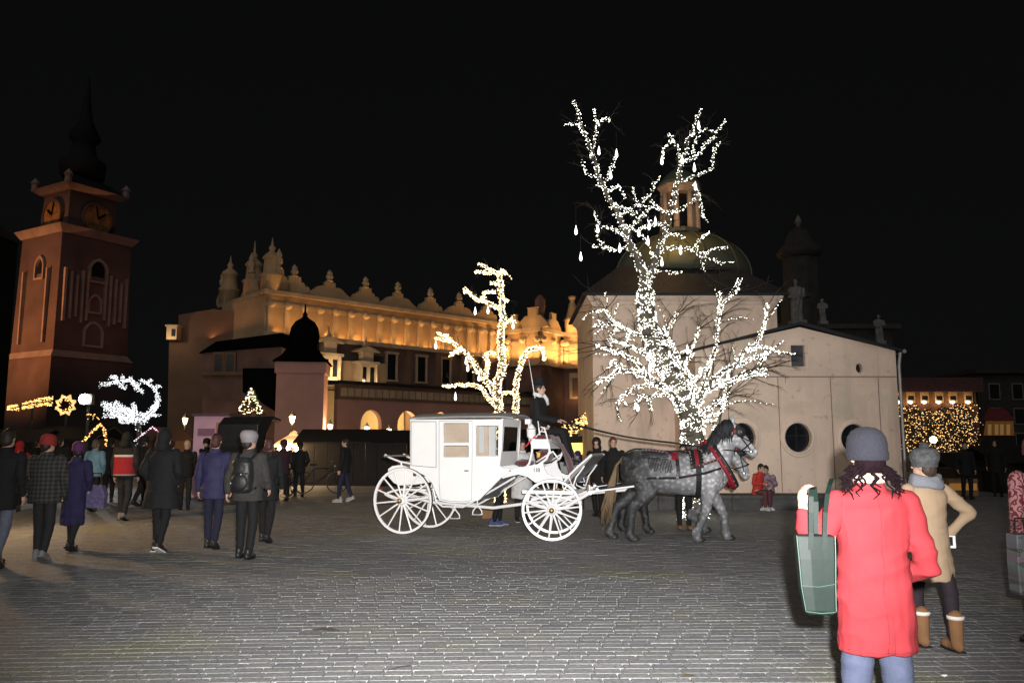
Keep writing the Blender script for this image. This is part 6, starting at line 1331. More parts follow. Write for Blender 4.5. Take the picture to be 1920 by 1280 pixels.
    hb = MB(); hb.ell(hp(0, -.016, .025), (.083 * k, .10 * k, .105 * k), 16, 10, Rh); hb.ell(hp(0, -.045, -.03), (.078 * k, .068 * k, .085 * k), 14, 9, Rh)
    obj('hair', remesh(hb, .011 if voxel > .01 else .008, 2, 'hair', fold=lambda p: .005 * mnoise.noise(Vector((p.x * 60, p.y * 60, p.z * 9)))), hm, t)
    if long_hair:
        st = MB()
        for i in range(long_hair):
            a = q.uniform(math.pi * .95, math.pi * 2.05); p = hp(.085 * math.cos(a), .085 * math.sin(a) - .01, -.05); L_ = q.uniform(.07, .17); pts = [p]
            dx = math.cos(a) * .05; dy = math.sin(a) * .03 - .03
            for j in range(1, 8):
                f = j / 7; pts.append(p + Vector((dx * f * 1.4 + .016 * math.sin(j * 1.9 + i), dy * f + .014 * math.cos(j * 1.9 + i * 2), -L_ * f)) * k)
            st.tube(pts, [.006, .007, .007, .006, .0055, .005, .004, .002], 5)
        tag(st.build('loose_hair', hm, t, True), kind='stuff')
    if hat:
        kind, hm1 = hat[0], hat[1]
        prof = [(.092, -.035), (.099, -.03), (.101, 0), (.098, .012), (.0965, .018), (.097, .05), (.090, .085), (.072, .115), (.045, .133), (.012, .139)] if kind != 'slouch' else [(.09, -.03), (.098, -.02), (.10, .01), (.108, .03), (.115, .06), (.11, .10), (.09, .135), (.055, .15), (.012, .152)]
        if kind == 'top': prof = [(.098, .045), (.14, .05), (.14, .058), (.094, .062), (.090, .10), (.088, .17), (.084, .175), (.01, .177)]
        N = 56; rings = []
        for r_, z in prof:
            rings.append([hp(r_ * math.cos(2 * math.pi * i / N) * (1 + (.022 if i % 2 else -.016) * (kind != 'top')), (r_ * 1.16) * math.sin(2 * math.pi * i / N) * (1 + (.022 if i % 2 else -.016) * (kind != 'top')) - .012 - (.10 * max(0, z - .05) if kind == 'slouch' else 0), z + .012) for i in range(N)])
        ho_ = MB().loft(rings).build('hat', hm1, t, True)
        if len(hat) > 2:
            pb = MB().ell(hp(0, -.02, .175), (.042 * k, .042 * k, .042 * k), 16, 12); pm_ = pb.mesh('bobble'); jitter(pm_, .012, 70); obj('bobble', pm_, hat[2], ho_, True)
    if hood:
        m3 = MB(); m3.ell(hp(0, -.03, .02), (.105 * k, .115 * k, .125 * k), 16, 10); m3.cap(hp(0, -.05, -.08), hp(0, -.05, -.13), .10 * k, .11 * k); obj('hood', remesh(m3, .012, 2, 'hood', fold=lambda p: .006 * mnoise.noise(p * 14)), hood, t)
    return t, U, arms, k
def face_deg(deg): return R(deg)
PB = lambda px, py: gnd(px, py)

# ---------------- the woman in the red coat, with her green tote
M_red = cloth('red_wool', (.215, .0225, .0275), .95, var=.12, scale=5, bump=.22, bscale=200, spec=.1)
M_jean = cloth('blue_denim', (.050, .060, .10), .85, var=.18, scale=14, bump=.3, bscale=260)
M_navyhat = cloth('navy_knit', (.0105, .0105, .0165), .95, var=.15, scale=60, bump=.5, bscale=160)
RY = 4.0; rloc = Vector((at(1634, 1000, RY).x, RY, 0))
RL = ((.175, 0, 1.40), (.30, -.10, 1.15), (.305, .0, 1.40)); RRm = ((.175, 0, 1.40), (.265, -.03, 1.08), (.13, .21, .96))
rp, RU, rarms, rk = person('woman in a bright red coat and navy beanie with a green tote on her arm', rloc, R(-4), 1.66, M_red, M_jean, mat('brown_boot', (.12, .07, .045), .6),
    la=((.172, 0, 1.395), (.335, -.09, 1.12), (.345, -.03, 1.36)), ra=RRm, stride=.10, hat=('beanie', M_navyhat), hair=mat('auburn_hair', (.005, .002, .003), .95, var=.4, scale=30, spec=.08), hem=.66, flare=.0, voxel=.0085, long_hair=38, wide=1.02, fold_amp=.009, handcurl=.9, jean_r=.004, shoulder_w=1.0)
# pale collar lining and coat seams
MB().loft([[RU(r_ * math.cos(2 * math.pi * i / 24), -.012 + r_ * .95 * math.sin(2 * math.pi * i / 24), z) for i in range(24)] for z, r_ in ((1.50, .081), (1.535, .083), (1.548, .080))], cap=False).build('collar_lining', cloth('cream_wool', (.36, .29, .22)), rp, True)
from mathutils.bvhtree import BVHTree
def seam_line(root, pts, r_, m, name='seam'):
    co = [c for c in root.children if c.name.startswith('coat')][0]; bv = BVHTree.FromPolygons([v.co for v in co.data.vertices], [p.vertices for p in co.data.polygons]); out = []
    for x, z in pts:
        h = bv.ray_cast(Vector((x, -.6, z)), Vector((0, 1, 0)))[0]
        if h: out.append(h + Vector((0, -.0005, 0)))
    if len(out) > 2: MB().tube(out, r_, 5).build(name, m, root, True)
M_rseam = cloth('red_stitch', (.12, .012, .016))
seam_line(rp, [(.004 * math.sin(i * .7), 1.36 - i * .030) for i in range(25)], .0022, M_rseam, 'back_seam')
seam_line(rp, [(.03, .82 - i * .018) for i in range(11)], .0022, M_rseam, 'vent_edge')
seam_line(rp, [(-.16 + i * .02, .645 + .002 * math.sin(i)) for i in range(17)], .0015, M_rseam, 'hem_stitch')
for s in (-1, 1): seam_line(rp, [(s * (.150 + .010 * math.sin(i * .5)), 1.33 - i * .02) for i in range(10)], .002, M_rseam, 'armhole_seam')
seam_line(rp, [(-.12 + i * .02, 1.385 - .01 * abs(i - 6) * .3) for i in range(13)], .0016, M_rseam, 'yoke_seam')
sc = MB()
for i in range(3):
    sc.tube([RU((.10 + .01 * i) * math.cos(a), -.03 + (.11 + .008 * i) * math.sin(a), 1.495 + .014 * i + .01 * math.sin(3 * a + i)) for a in np.linspace(math.pi * .9, math.pi * 2.1, 16)], .016, 6)
M_tote = mat('green_leather', (.0028, .0085, .0062), .55, var=.2, scale=5, bump=.03, bscale=30, spec=.22); M_piping = mat('tote_edge', (.04, .075, .06), .4, var=.1)
MRw = Matrix.Translation(rloc) @ Matrix.Rotation(R(-4), 4, 'Z')
tt = thing('tote_bag', 'dark green leather tote bag hanging from the arm of the woman in red', 'bag', MRw @ RU(-.30, -.20, 1.0), R(-8)); ot = MRw.inverted()
bt = at(1528, 1000, 3.82); bz1 = at(1528, 1002, 3.82).z; bz0 = at(1528, 1150, 3.82).z; bc = at(1530, 1075, 3.82); tt.location = (bc.x, bc.y, bz0)
Hh = bz1 - bz0; bw = .095
def tring(z, wx, wy, sk=0): return [Vector((sx * wx, sy * wy, z)) + Vector((sk, 0, 0)) for sx, sy in ((-1, -1), (-.35, -1.12), (.35, -1.05), (1, -1), (1, 1), (0, 1.1), (-1, 1))]
bg_ = MB().loft([tring(0, .056, .028, .008), tring(.02, .066, .034, .006), tring(Hh * .35, .075, .040), tring(Hh * .7, .081, .040), tring(Hh, .085, .036, -.002)])
tbody = bg_.build('bag_body', M_tote, tt, False, .006)
for sx in (-1, 1):
    MB().tube([Vector((sx * w_ + sk, -.042 if True else 0, z)) for z, w_, sk in ((Hh, .085, -.002), (Hh * .7, .081, 0), (Hh * .35, .075, 0), (.02, .066, .006))], .0022, 5).build('edge_piping', M_piping, tt)
MB().tube([(-.060, -.036, .016), (0.008, -.040, .010), (.072, -.036, .016)], .0022, 5).build('edge_piping', M_piping, tt); MB().tube([(-.077, -.044, Hh * .37), (0, -.049, Hh * .36), (.077, -.044, Hh * .40)], .0016, 5).build('seam', M_piping, tt)
inv = Matrix.Translation(tt.location) @ Matrix.Rotation(R(-8), 4, 'Z'); inv = inv.inverted()
def strap(pxs, Y, name='strap', w=.011):
    pts = [inv @ at(a, b, yy) for a, b, yy in pxs]; r1 = [p + Vector((-w, 0, 0)) for p in pts]; r2 = [p + Vector((w, 0, 0)) for p in pts]
    m = MB(); m.loft([[a, b, b + Vector((0, .004, 0)), a + Vector((0, .004, 0))] for a, b in zip(r1, r2)]); m.build(name, M_tote, tt)
strap([(1521, 1030, 3.775), (1521, 998, 3.775), (1521, 960, 3.77), (1521, 930, 3.78), (1522, 917, 3.80), (1527, 912, 3.85), (1530, 940, 3.88), (1531, 1000, 3.87)], 3.8)
strap([(1547, 1030, 3.775), (1547, 998, 3.775), (1548, 960, 3.80), (1552, 925, 3.84), (1556, 908, 3.88), (1560, 897, 3.93), (1566, 896, 4.0)], 3.8)
cmq = MRw @ rarms[0][1][2]; cmr = thing('handheld_camera', 'black compact camera in the right hand of the woman in red', 'camera', cmq + Vector((.03, -.01, -.05)))
MB().box((0, 0, 0), (.05, .045, .085), M=Matrix.Rotation(R(38), 4, 'Y')).build('camera_body', mat('black_plastic', (.02, .02, .021), .3, var=.2, spec=.6), cmr, bevel=.006); MB().lathe([(.022, 0), (.024, .03), (.02, .034)], (.012, -.02, .035), 14, Matrix.Rotation(R(70), 4, 'X')).build('lens', MATS['black_plastic'], cmr, True)
MB().tube([(-.02, 0, .05), (.0, -.02, .09), (.05, -.01, .08), (.04, 0, .04)], .005, 5).build('wrist_strap', MATS['black_plastic'], cmr)

# ---------------- the woman in the beige coat
M_bei = cloth('beige_wool', (.32, .225, .145), .9, var=.08, scale=4, bscale=200); M_leg = cloth('black_leggings', (.016, .010, .014)); M_ugg = cloth('tan_suede', (.18, .09, .04), .9, var=.12)
M_gknit = cloth('grey_knit', (.075, .078, .08), .95, var=.45, scale=26, bump=.6, bscale=120); mat('fleece', (.6, .55, .5), .95)
by_ = 6.62; bloc = Vector((at(1741, 1000, by_).x, by_, 0))
bp2, BU, barms, bk = person('woman in a beige belted coat and grey bobble hat, hand on her hip', bloc, R(8), 1.53, M_bei, M_leg, M_ugg, la='front', ra=((.175, 0, 1.40), (.385, -.06, 1.20), (.215, .05, .98)), stride=.22, hat=('slouch', M_gknit, cloth('dark_bobble', (.04, .042, .045))), hem=.60, flare=.025, voxel=.0095, boot=True, belt=M_bei, head_yaw=R(28), hair=mat('brown_hair', (.05, .03, .02), .6), jean_r=-.003)
sf = MB()
for i, (z, r_) in enumerate(((1.45, .125), (1.485, .118), (1.52, .108))): sf.tube([BU(r_ * math.cos(a), -.01 + r_ * math.sin(a), z + .012 * math.sin(2 * a + i)) for a in np.linspace(0, 2 * math.pi, 25)], .032 * bk, 8, False)
obj('scarf', remesh(sf, .011, 3, 'scarf', fold=lambda p: .006 * mnoise.noise(Vector((p.x * 16, p.y * 16, p.z * 40)))), cloth('grey_scarf', (.17, .178, .20)), bp2)
ph = thing('mobile_phone', 'white mobile phone at the hip of the woman in beige', 'phone', Matrix.Translation(bloc) @ Matrix.Rotation(R(8), 4, 'Z') @ barms[0][1][2] + Vector((.01, -.06, -.04)))
MB().box((0, 0, 0), (.06, .012, .10)).build('phone_case', mat('white_plastic', (.7, .7, .7), .35), ph, bevel=.005); MB().box((-.012, -.008, .006), (.030, .004, .07)).build('phone_screen', M_blk, ph)

# ---------------- person in the floral jacket with the printed bag
def floral():
    m = bpy.data.materials.new('floral_cloth'); m.use_nodes = True; n = m.node_tree.nodes; l = m.node_tree.links; p = n['Principled BSDF']; p.inputs['Roughness'].default_value = .8
    tc = n.new('ShaderNodeTexCoord'); v = n.new('ShaderNodeTexWave'); v.inputs['Scale'].default_value = 8; v.inputs['Distortion'].default_value = 14; v.inputs['Detail'].default_value = 1.5; v.inputs['Detail Scale'].default_value = 2.2; l.new(tc.outputs['Object'], v.inputs['Vector'])
    r = n.new('ShaderNodeValToRGB'); r.color_ramp.elements[0].position = .45; r.color_ramp.elements[1].position = .55; r.color_ramp.elements[0].color = (.12, .012, .020, 1); r.color_ramp.elements[1].color = (.36, .17, .17, 1); l.new(v.outputs['Fac'], r.inputs['Fac']); l.new(r.outputs[0], p.inputs['Base Color']); return m
fl_y = 6.6; floc = Vector((at(1957, 1000, fl_y).x, fl_y, 0))
fp_, FU, farms, fk = person('person in a red and pink floral jacket at the edge of the square', floc, R(0), 1.64, floral(), cloth('dark_jeans', (.03, .03, .045)), M_blk, la=((.185, 0, 1.41), (.245, -.05, 1.13), (.17, .10, .95)), stride=.2, hat=('beanie', cloth('wine_knit', (.12, .03, .04))), hem=.72, puff=.01, voxel=.011)
pb_ = thing('shopping_bag', 'printed shopping bag with letters and pictures under the floral sleeve', 'bag', (at(1921, 1110, 6.35).x, 6.35, at(1912, 1113, 6.35).z))
def printmat():
    m = bpy.data.materials.new('printed_paper'); m.use_nodes = True; n = m.node_tree.nodes; l = m.node_tree.links; p = n['Principled BSDF']; p.inputs['Roughness'].default_value = .6
    tc = n.new('ShaderNodeTexCoord'); mp = n.new('ShaderNodeMapping'); mp.inputs['Scale'].default_value = (9, 1, 15); v = n.new('ShaderNodeTexVoronoi'); v.inputs['Scale'].default_value = 1.6; l.new(tc.outputs['Object'], mp.inputs[0]); l.new(mp.outputs[0], v.inputs['Vector'])
    h = n.new('ShaderNodeHueSaturation'); h.inputs['Saturation'].default_value = .28; h.inputs['Value'].default_value = .13; l.new(v.outputs['Color'], h.inputs['Color']); l.new(h.outputs[0], p.inputs['Base Color']); return m
bh = at(1912, 1000, 6.35).z - at(1912, 1113, 6.35).z
MB().loft([[Vector((sx * w_, sy * .07, z)) for sx, sy in ((-1, -1), (1, -1), (1, 1), (-1, 1))] for z, w_ in ((0, .075), (bh * .5, .078), (bh, .07))]).build('bag_body', printmat(), pb_, bevel=.008)
for i, (tx, dxx, dzz, sz) in enumerate((('VEJ', -.03, bh * .63, .045),)):
    cvd = bpy.data.curves.new('print', 'FONT'); cvd.body = tx; cvd.size = sz; cvd.extrude = .001; tmp = bpy.data.objects.new('tmp', cvd); COL.objects.link(tmp); mt = bpy.data.meshes.new_from_object(tmp.evaluated_get(bpy.context.evaluated_depsgraph_get())); bpy.data.objects.remove(tmp)
    o = obj('lettering', mt, M_blk, pb_); o.location = (dxx - .03, -.081, dzz); o.rotation_euler = (R(90), R(-75), 0)
MB().tube([(-.04, 0, bh), (-.03, 0, bh + .12), (.03, 0, bh + .12), (.04, 0, bh)], .006, 6).build('handle', M_blk, pb_)

# ---------------- walkers on the left
plaid = bpy.data.materials.new('plaid_cloth'); plaid.use_nodes = True
_n = plaid.node_tree.nodes; _l = plaid.node_tree.links; _p = _n['Principled BSDF']; _p.inputs['Roughness'].default_value = .9; _tc = _n.new('ShaderNodeTexCoord')
_mm = _n.new('ShaderNodeMix'); _mm.data_type = 'RGBA'; _mm.blend_type = 'ADD'; _mm.inputs[0].default_value = 1
for i, dr_ in enumerate(('X', 'Z')):
    w = _n.new('ShaderNodeTexWave'); w.bands_direction = dr_; w.inputs['Scale'].default_value = 5.5; w.inputs['Distortion'].default_value = .6; _l.new(_tc.outputs['Object'], w.inputs['Vector']); r = _n.new('ShaderNodeValToRGB'); r.color_ramp.elements[0].color = (.004, .004, .004, 1); r.color_ramp.elements[1].color = (.026, .024, .022, 1); r.color_ramp.elements[0].position = .35; _l.new(w.outputs['Fac'], r.inputs['Fac']); _l.new(r.outputs[0], _mm.inputs[6 + i])
_l.new(_mm.outputs[2], _p.inputs['Base Color'])
M_drk = cloth('charcoal_cloth', (.011, .011, .012)); M_drk2 = cloth('black_cloth', (.0065, .0065, .007)); M_ltr = cloth('grey_trousers', (.014, .014, .015)); M_gsh = mat('grey_sneaker', (.16, .16, .16), .7); M_wsole = mat('white_sole', (.55, .55, .52), .7)
person('dark-coated walker with pale jeans at the left edge of the square', PB(-6, 1062), R(5), 1.78, M_drk2, cloth('pale_jeans', (.10, .11, .15)), M_blk, stride=.4, ra='swing', hem=.72)
person('walker in a grey plaid jacket and red knitted hat', PB(76, 1050), R(6), 1.70, plaid, M_ltr, M_gsh, la=((.185, 0, 1.41), (.30, -.08, 1.17), (.27, .06, .98)), ra=((.185, 0, 1.41), (.27, -.05, 1.15), (.25, .05, .93)), stride=.22, hat=('beanie', cloth('red_knit', (.22, .020, .018))), hem=.80, wide=1.12, puff=.02, sole=M_gsh, gloves=M_blk)
person('woman in a long navy blue coat and purple hat', PB(133, 1032), R(-4), 1.60, cloth('navy_coat', (.017, .013, .050)), M_drk, M_blk, stride=.32, hat=('beanie', cloth('purple_knit', (.075, .018, .075))), hem=.42, puff=.005, ra='pocket')
nb1 = thing('handbag', 'purple and white patterned handbag beside the long navy coat', 'bag', PB(166, 1030) + Vector((.06, 0, .62)))
MB().loft([[Vector((sx * w_, sy * .06, z)) for sx, sy in ((-1, -1), (1, -1), (1, 1), (-1, 1))] for z, w_ in ((0, .15), (.2, .16), (.34, .11))]).build('bag_body', mat('patterned_bag', (.12, .11, .19), .7, var=.9, scale=18, col2=(.05, .035, .10)), nb1, bevel=.01); MB().tube([(-.09, 0, .33), (-.06, 0, .52), (.06, 0, .52), (.09, 0, .33)], .012, 6).build('handle', M_blk, nb1)
person('walker in a light blue hooded jacket beyond the purple hat', PB(172, 958), R(-10), 1.66, cloth('sky_blue_shell', (.15, .28, .36), .6), M_drk, mat('pale_shoe', (.3, .3, .3), .7), stride=.3, hem=.84, puff=.025, ra='pocket', hair=mat('ash_hair', (.10, .085, .07), .6))
person('man in a dark jacket with a wide red back panel and pale stripe', PB(230, 975), R(0), 1.80, cloth('dark_sport', (.009, .009, .010)), M_ltr, M_gsh, stride=.25, hem=.86, puff=.03, wide=1.12, trim=[(.93, 1.27, cloth('red_panel', (.24, .010, .018)), .012), (1.272, 1.315, cloth('pale_stripe', (.42, .42, .42)), .014), (.90, .928, cloth('grey_stripe', (.2, .2, .2)), .012)], hood=M_drk2)
person('tall walker in a long black hooded coat with white soled shoes', PB(297, 1034), R(-6), 1.80, M_drk2, cloth('black_jeans', (.006, .006, .007)), M_blk, stride=.26, hem=.62, flare=.04, wide=1.15, puff=.015, sole=M_wsole, hood=M_drk2, ra='pocket', la='pocket')
person('walker in a royal blue jacket and dark trousers', PB(396, 1028), R(4), 1.74, cloth('royal_blue', (.020, .017, .058), .75), cloth('navy_jeans', (.010, .010, .026)), M_blk, stride=.28, hem=.76, puff=.02, ra='swing', hair=mat('red_hair', (.05, .016, .016), .6))
bkp, KU, karms, kk = person('walker in black with grey sleeves and a pale grey hat carrying a backpack', PB(459, 1046), R(-3), 1.74, cloth('speckled_grey', (.032, .030, .028), var=.6, scale=60), M_drk2, M_blk, la=((.185, 0, 1.41), (.26, -.02, 1.14), (.30, .02, .92)), ra=((.185, 0, 1.41), (.25, .0, 1.13), (.27, .08, .98)), stride=.12, hat=('slouch', cloth('pale_felt', (.20, .185, .19))), hem=.80, puff=.02, wide=1.08, head_yaw=R(-30))
MK = Matrix.Translation(PB(459, 1046)) @ Matrix.Rotation(R(-3), 4, 'Z'); pk_ = thing('backpack', 'big black backpack on the walker with the pale hat', 'backpack', MK @ KU(0, -.22, .92), R(-3)); mb = MB()
mb.loft([[Vector((rx * math.cos(2 * math.pi * i / 16) * (1 if abs(math.cos(2 * math.pi * i / 16)) < .8 else .95), ry * math.sin(2 * math.pi * i / 16), z)) for i in range(16)] for z, rx, ry in ((0, .12, .07), (.04, .165, .10), (.25, .17, .11), (.42, .16, .095), (.49, .11, .06))]); obj('pack_body', remesh(mb, .014, 3, 'pack_body', fold=lambda p: .006 * mnoise.noise(p * 12)), mat('pack_nylon', (.012, .012, .013), .45, var=.3, bump=.3), pk_)
mb = MB().ell((0, -.105, .15), (.125, .045, .12)); mb.box((0, -.10, .27), (.24, .03, .02)); obj('front_pocket', remesh(mb, .012, 2), MATS['pack_nylon'], pk_)
for s in (-1, 1): MB().tube([(s * .1, .06, .47), (s * .12, .16, .53), (s * .13, .30, .45), (s * .14, .32, .25), (s * .15, .1, .05)], .02, 6).build('shoulder_strap', MATS['pack_nylon'], pk_); MB().ell((s * .07 - .03, -.15, .2 + .06 * s), (.008, .006, .008)).build('reflector', mat('reflective', (.9, .9, .9), .1, .3), pk_)
person('walker in black close behind the backpack', PB(497, 1016), R(0), 1.68, M_drk2, M_drk2, M_blk, stride=.3, hem=.70, hair=mat('red_hair', (.05, .016, .016), .6), long_hair=16)
person('figure in a red hooded jacket in front of the dark stalls', PB(28, 958), R(20), 1.62, cloth('signal_red', (.26, .012, .014)), M_drk, M_blk, stride=.2, hem=.85, hood=MATS['signal_red'])
person('dark walker with white shoes crossing in front of the closed stalls', PB(645, 940), R(80), 1.70, M_drk2, cloth('dusk_jeans', (.018, .018, .04)), mat('white_shoe', (.36, .36, .36), .7), stride=.3, hem=.80, sole=M_wsole)
person('person in black bending over by the parked black carriage', PB(345, 955), R(200), 1.65, M_drk2, M_drk, M_blk, stride=.2, hair=mat('blond_hair', (.4, .28, .14), .6), hood=None)
for px, py, hh, m_, lb in ((105, 938, 1.72, M_drk, 'dark walker half hidden behind the red hat and the purple hat'), (202, 940, 1.70, M_drk2, 'dark walker seen between the light blue jacket and the red panel'), (262, 948, 1.74, M_drk, 'dark walker seen just beyond the red back panel'), (318, 930, 1.62, cloth('wine_jacket', (.05, .012, .016)), 'walker in a wine red jacket beyond the long black coat'), (384, 936, 1.70, M_drk2, 'dark walker in front of the pale pink kiosk'), (430, 930, 1.76, M_drk2, 'dark walker between the royal blue jacket and the backpack'), (528, 938, 1.66, cloth('plum_jacket', (.03, .012, .018)), 'walker in plum beside the bright tent'), (560, 930, 1.60, M_drk2, 'dark walker standing by the bright tent stall'), (60, 936, 1.68, M_drk2, 'dark walker beside the figure in the red hood')):
    person(lb, PB(px, py), R(rnd.uniform(-40, 40) + (180 if rnd.random() < .3 else 0)), hh, m_, M_drk2, M_blk, stride=rnd.uniform(.1, .4), hem=rnd.choice((.6, .75, .82)), puff=rnd.uniform(0, .025), ra=rnd.choice(('swing', 'pocket', 'front')), la=rnd.choice(('back', 'down', 'front')), hat=('beanie', m_) if rnd.random() < .5 else None, voxel=.018, long_hair=rnd.choice((0, 0, 14)))
# ---------------- people around the carriage
person('person in a pale grey jumper standing behind the carriage', PB(979, 978), R(190), 1.66, cloth('pale_jumper', (.55, .55, .55), .8), M_ltr, M_blk, stride=.15, hem=.50, flare=.03, puff=.03, la='cross', sole=M_wsole)
person('person in black trousers and blue sneakers walking behind the carriage', PB(934, 984), R(-85), 1.70, M_drk2, M_drk2, mat('blue_sneaker', (.05, .055, .16), .7), stride=.12, hem=.85, sole=M_wsole)
person('person in dark clothes and tan boots standing behind the horses', PB(1284, 992), R(180), 1.58, M_drk, M_drk2, M_ugg, stride=.06, hem=.66, boot=True, longboot=.2)
person('man in a black coat standing between carriage and horses', PB(1152, 972), R(170), 1.72, M_drk2, M_drk2, M_blk, stride=.1, hem=.6, hair=mat('reddish_hair', (.09, .035, .022), .6))
person('man in a dark overcoat beside the carriage dash', PB(1122, 968), R(150), 1.70, M_drk2, M_drk2, M_blk, stride=.1, hem=.6, hood=M_drk2)
person('child in a bright blue scarf and dark cap near the yellow kiosk', PB(1084, 953), R(175), 1.38, cloth('bright_blue', (.04, .10, .33)), M_drk, M_blk, stride=.1, hem=.8, hat=('beanie', cloth('navy_cap', (.02, .02, .06))))
# ---------------- the couple on the ledge
lx = at(1434, 940, 19.45).x
person('child in a red jacket hugging their neighbour on the stone ledge', (lx - .08, 19.72, 0), R(205), 1.42, cloth('tomato_red', (.42, .035, .025)), cloth('rust_trousers', (.10, .04, .035)), mat('pale_trainer', (.5, .5, .5), .7), la='cross', ra='cross', sit=.36, hem=.80, lean=R(14), sole=M_wsole, stride=.1, nod=R(20), voxel=.012)
person('child in a striped jumper sitting close on the stone ledge', (lx + .20, 19.75, 0), R(150), 1.40, mat('striped_jumper', (.30, .27, .32), .85, var=.8, scale=14, col2=(.10, .02, .03)), cloth('wine_trousers', (.09, .03, .05)), mat('pale_trainer', (.5, .5, .5), .7), la='front', ra='cross', sit=.36, hem=.80, lean=R(22), sole=M_wsole, stride=.1, nod=R(25), voxel=.012)
# ---------------- the coachman on the box
cs = Mc @ (CP(1036, 815, 0)); seat_z = cs.z
chm, HU, harms, hk = person('coachman in black with a white collar and top hat driving from the box', (cs.x - .24, cs.y + .05, seat_z - .97), R(-104), 1.80, M_drk2, M_drk2, M_blk, la=((.185, 0, 1.41), (.25, .05, 1.14), (.14, .34, 1.10)), ra=((.185, 0, 1.41), (.25, .05, 1.14), (.14, .34, 1.08)), sit=.95, hem=.84, puff=.01, hat=('top', M_drk2), wide=1.05, shoulder_w=1.1)
MB().loft([[HU(r_ * math.cos(2 * math.pi * i / 20), -.012 + r_ * .95 * math.sin(2 * math.pi * i / 20), z - .03 * math.sin(2 * math.pi * i / 20)) for i in range(20)] for z, r_ in ((1.50, .092), (1.54, .090), (1.56, .084))], cap=False).build('white_collar', cloth('white_fur', (.6, .6, .6)), chm, True)
sfp = MB().tube([HU(.0, .09, 1.53), HU(-.05, .13, 1.46), HU(-.07, .15, 1.36)], [.03, .036, .026], 8).build('white_scarf', MATS['white_fur'], chm, True)
ru = thing('lap_rug', 'dark red lap rug over the knees of the coachman', 'rug', Mc @ CP(1050, 850, 0)); il = lambda p: (Mc @ p) - Vector(ru.location)
rows = []
for i, (a, b) in enumerate(((1030, 826), (1045, 822), (1060, 832), (1070, 852), (1080, 880), (1084, 890))):
    u, z = cu(a, b, 0); rows.append([Vector((u + .02 * math.sin(j * 1.3 + i), y, z - .05 * abs(y / .36) ** 3 + .02 * math.sin(j * 2.1 + i))) for j, y in enumerate(np.linspace(-.38, .38, 12))])
m = MB(); vv = [il(p) for r_ in rows for p in r_]; nn_ = 12; m.add(vv + [p + Vector((.02, 0, -.03)) for p in vv], [(i * nn_ + j, i * nn_ + j + 1, (i + 1) * nn_ + j + 1, (i + 1) * nn_ + j) for i in range(5) for j in range(11)] + [(72 + i * nn_ + j, 72 + (i + 1) * nn_ + j, 72 + (i + 1) * nn_ + j + 1, 72 + i * nn_ + j + 1) for i in range(5) for j in range(11)])
m.build('rug_sheet', M_maroon, ru, True)
# reins
MCo = Matrix.Translation(chm.location) @ Matrix.Rotation(R(-104), 4, 'Z'); hz = MCo @ harms[0][1][2]; hz2 = MCo @ harms[1][1][2]
for i, (src, HMx, bit, lbl) in enumerate(((hz, HM, bits1[0], 'near black rein running over the back of the high-headed horse'), (hz2, Matrix.Translation(HO2) @ Matrix.Rotation(HA, 4, 'Z'), bits2[1], 'far black rein running to the horse with the low head'))):
    pad = HMx @ surf(.33, R(12 if i == 0 else -12), .12); end = HMx @ bit; t = thing('rein', lbl, 'rein', src)
    pts = smooth_path([src, src.lerp(pad, .5) + Vector((0, 0, -.06)), pad, pad.lerp(end, .5) + Vector((0, -.05 if i == 0 else .05, -.02)), end], 6)
    MB().tube([p - src for p in pts], .011, 5).build('leather', M_blk, t)
# dark people in front of the right-hand stalls
person('dark figure standing before the low stall right of the bobble hat', PB(1815, 935), R(170), 1.62, M_drk2, M_drk2, M_blk, hem=.7, stride=.1); person('dark hooded figure by the stall near the floral jacket', PB(1872, 930), R(150), 1.70, M_drk2, M_drk2, M_blk, hem=.7, stride=.1, hood=M_drk2)

# ================================================================== PARKED BLACK CARRIAGE AND SMALL THINGS ON THE GROUND
bcy = 22.5; bco = gnd(468, 935); bc_ = thing('black_carriage', 'parked black carriage with its folding hood raised, pale pink kiosk behind', 'carriage', bco, R(78))
M_hoodb = mat('hood_leather', (.018, .019, .019), .35, var=.3, spec=.5)
ztop = at(468, 780, bco.y).z
pr = [(-.75, .95), (-.85, 1.5), (-.78, ztop - .25), (-.5, ztop - .04), (.1, ztop), (.55, ztop - .08), (.5, ztop - .14), (.1, ztop - .05), (-.3, ztop - .5), (-.45, 1.1), (-.4, .95)]
MB().poly([(a, -.62, z) for a, z in pr], (0, 1.24, 0)).build('hood', M_hoodb, bc_, bevel=.02); MB().poly([(a, -.55, z) for a, z in ((-.8, .96), (-.7, .6), (-.2, .45), (.5, .5), (.8, .7), (.95, .9), (.4, .8), (.1, .94))], (0, 1.1, 0)).build('body', M_blk, bc_, bevel=.02)
MB().box((-.3, 0, .96), (.5, .95, .12)).build('seat', M_maroon, bc_)
for (u, r_) in ((-.6, .5), (1.15, .42)):
    for y in (-.62, .62):
        k = 28; w = MB().loft([[Vector((rr2 * math.cos(2 * math.pi * i / k), yy, rr2 * math.sin(2 * math.pi * i / k))) for rr2, yy in ((r_, -.02), (r_, .02), (r_ - .05, .02), (r_ - .05, -.02))] for i in range(k)], False, True).build('wheel', M_blk, bc_); w.location = (u, y, r_)
        sp = MB().tube([(.03, 0, 0), (r_ - .04, 0, 0)], [.02, .014], 5).mesh('spoke')
        for i in range(12): s = obj('spoke', sp, M_blk, w); s.rotation_euler = (0, 2 * math.pi * i / 12, 0)
        MB().ell((0, 0, 0), (.07, .06, .07)).build('hub', M_blk, w)
    MB().tube([(u, -.65, r_), (u, .65, r_)], .025, 6).build('axle', M_blk, bc_)
MB().tube([(-.6, 0, .5), (1.15, 0, .45)], .03, 6).build('perch', M_blk, bc_)
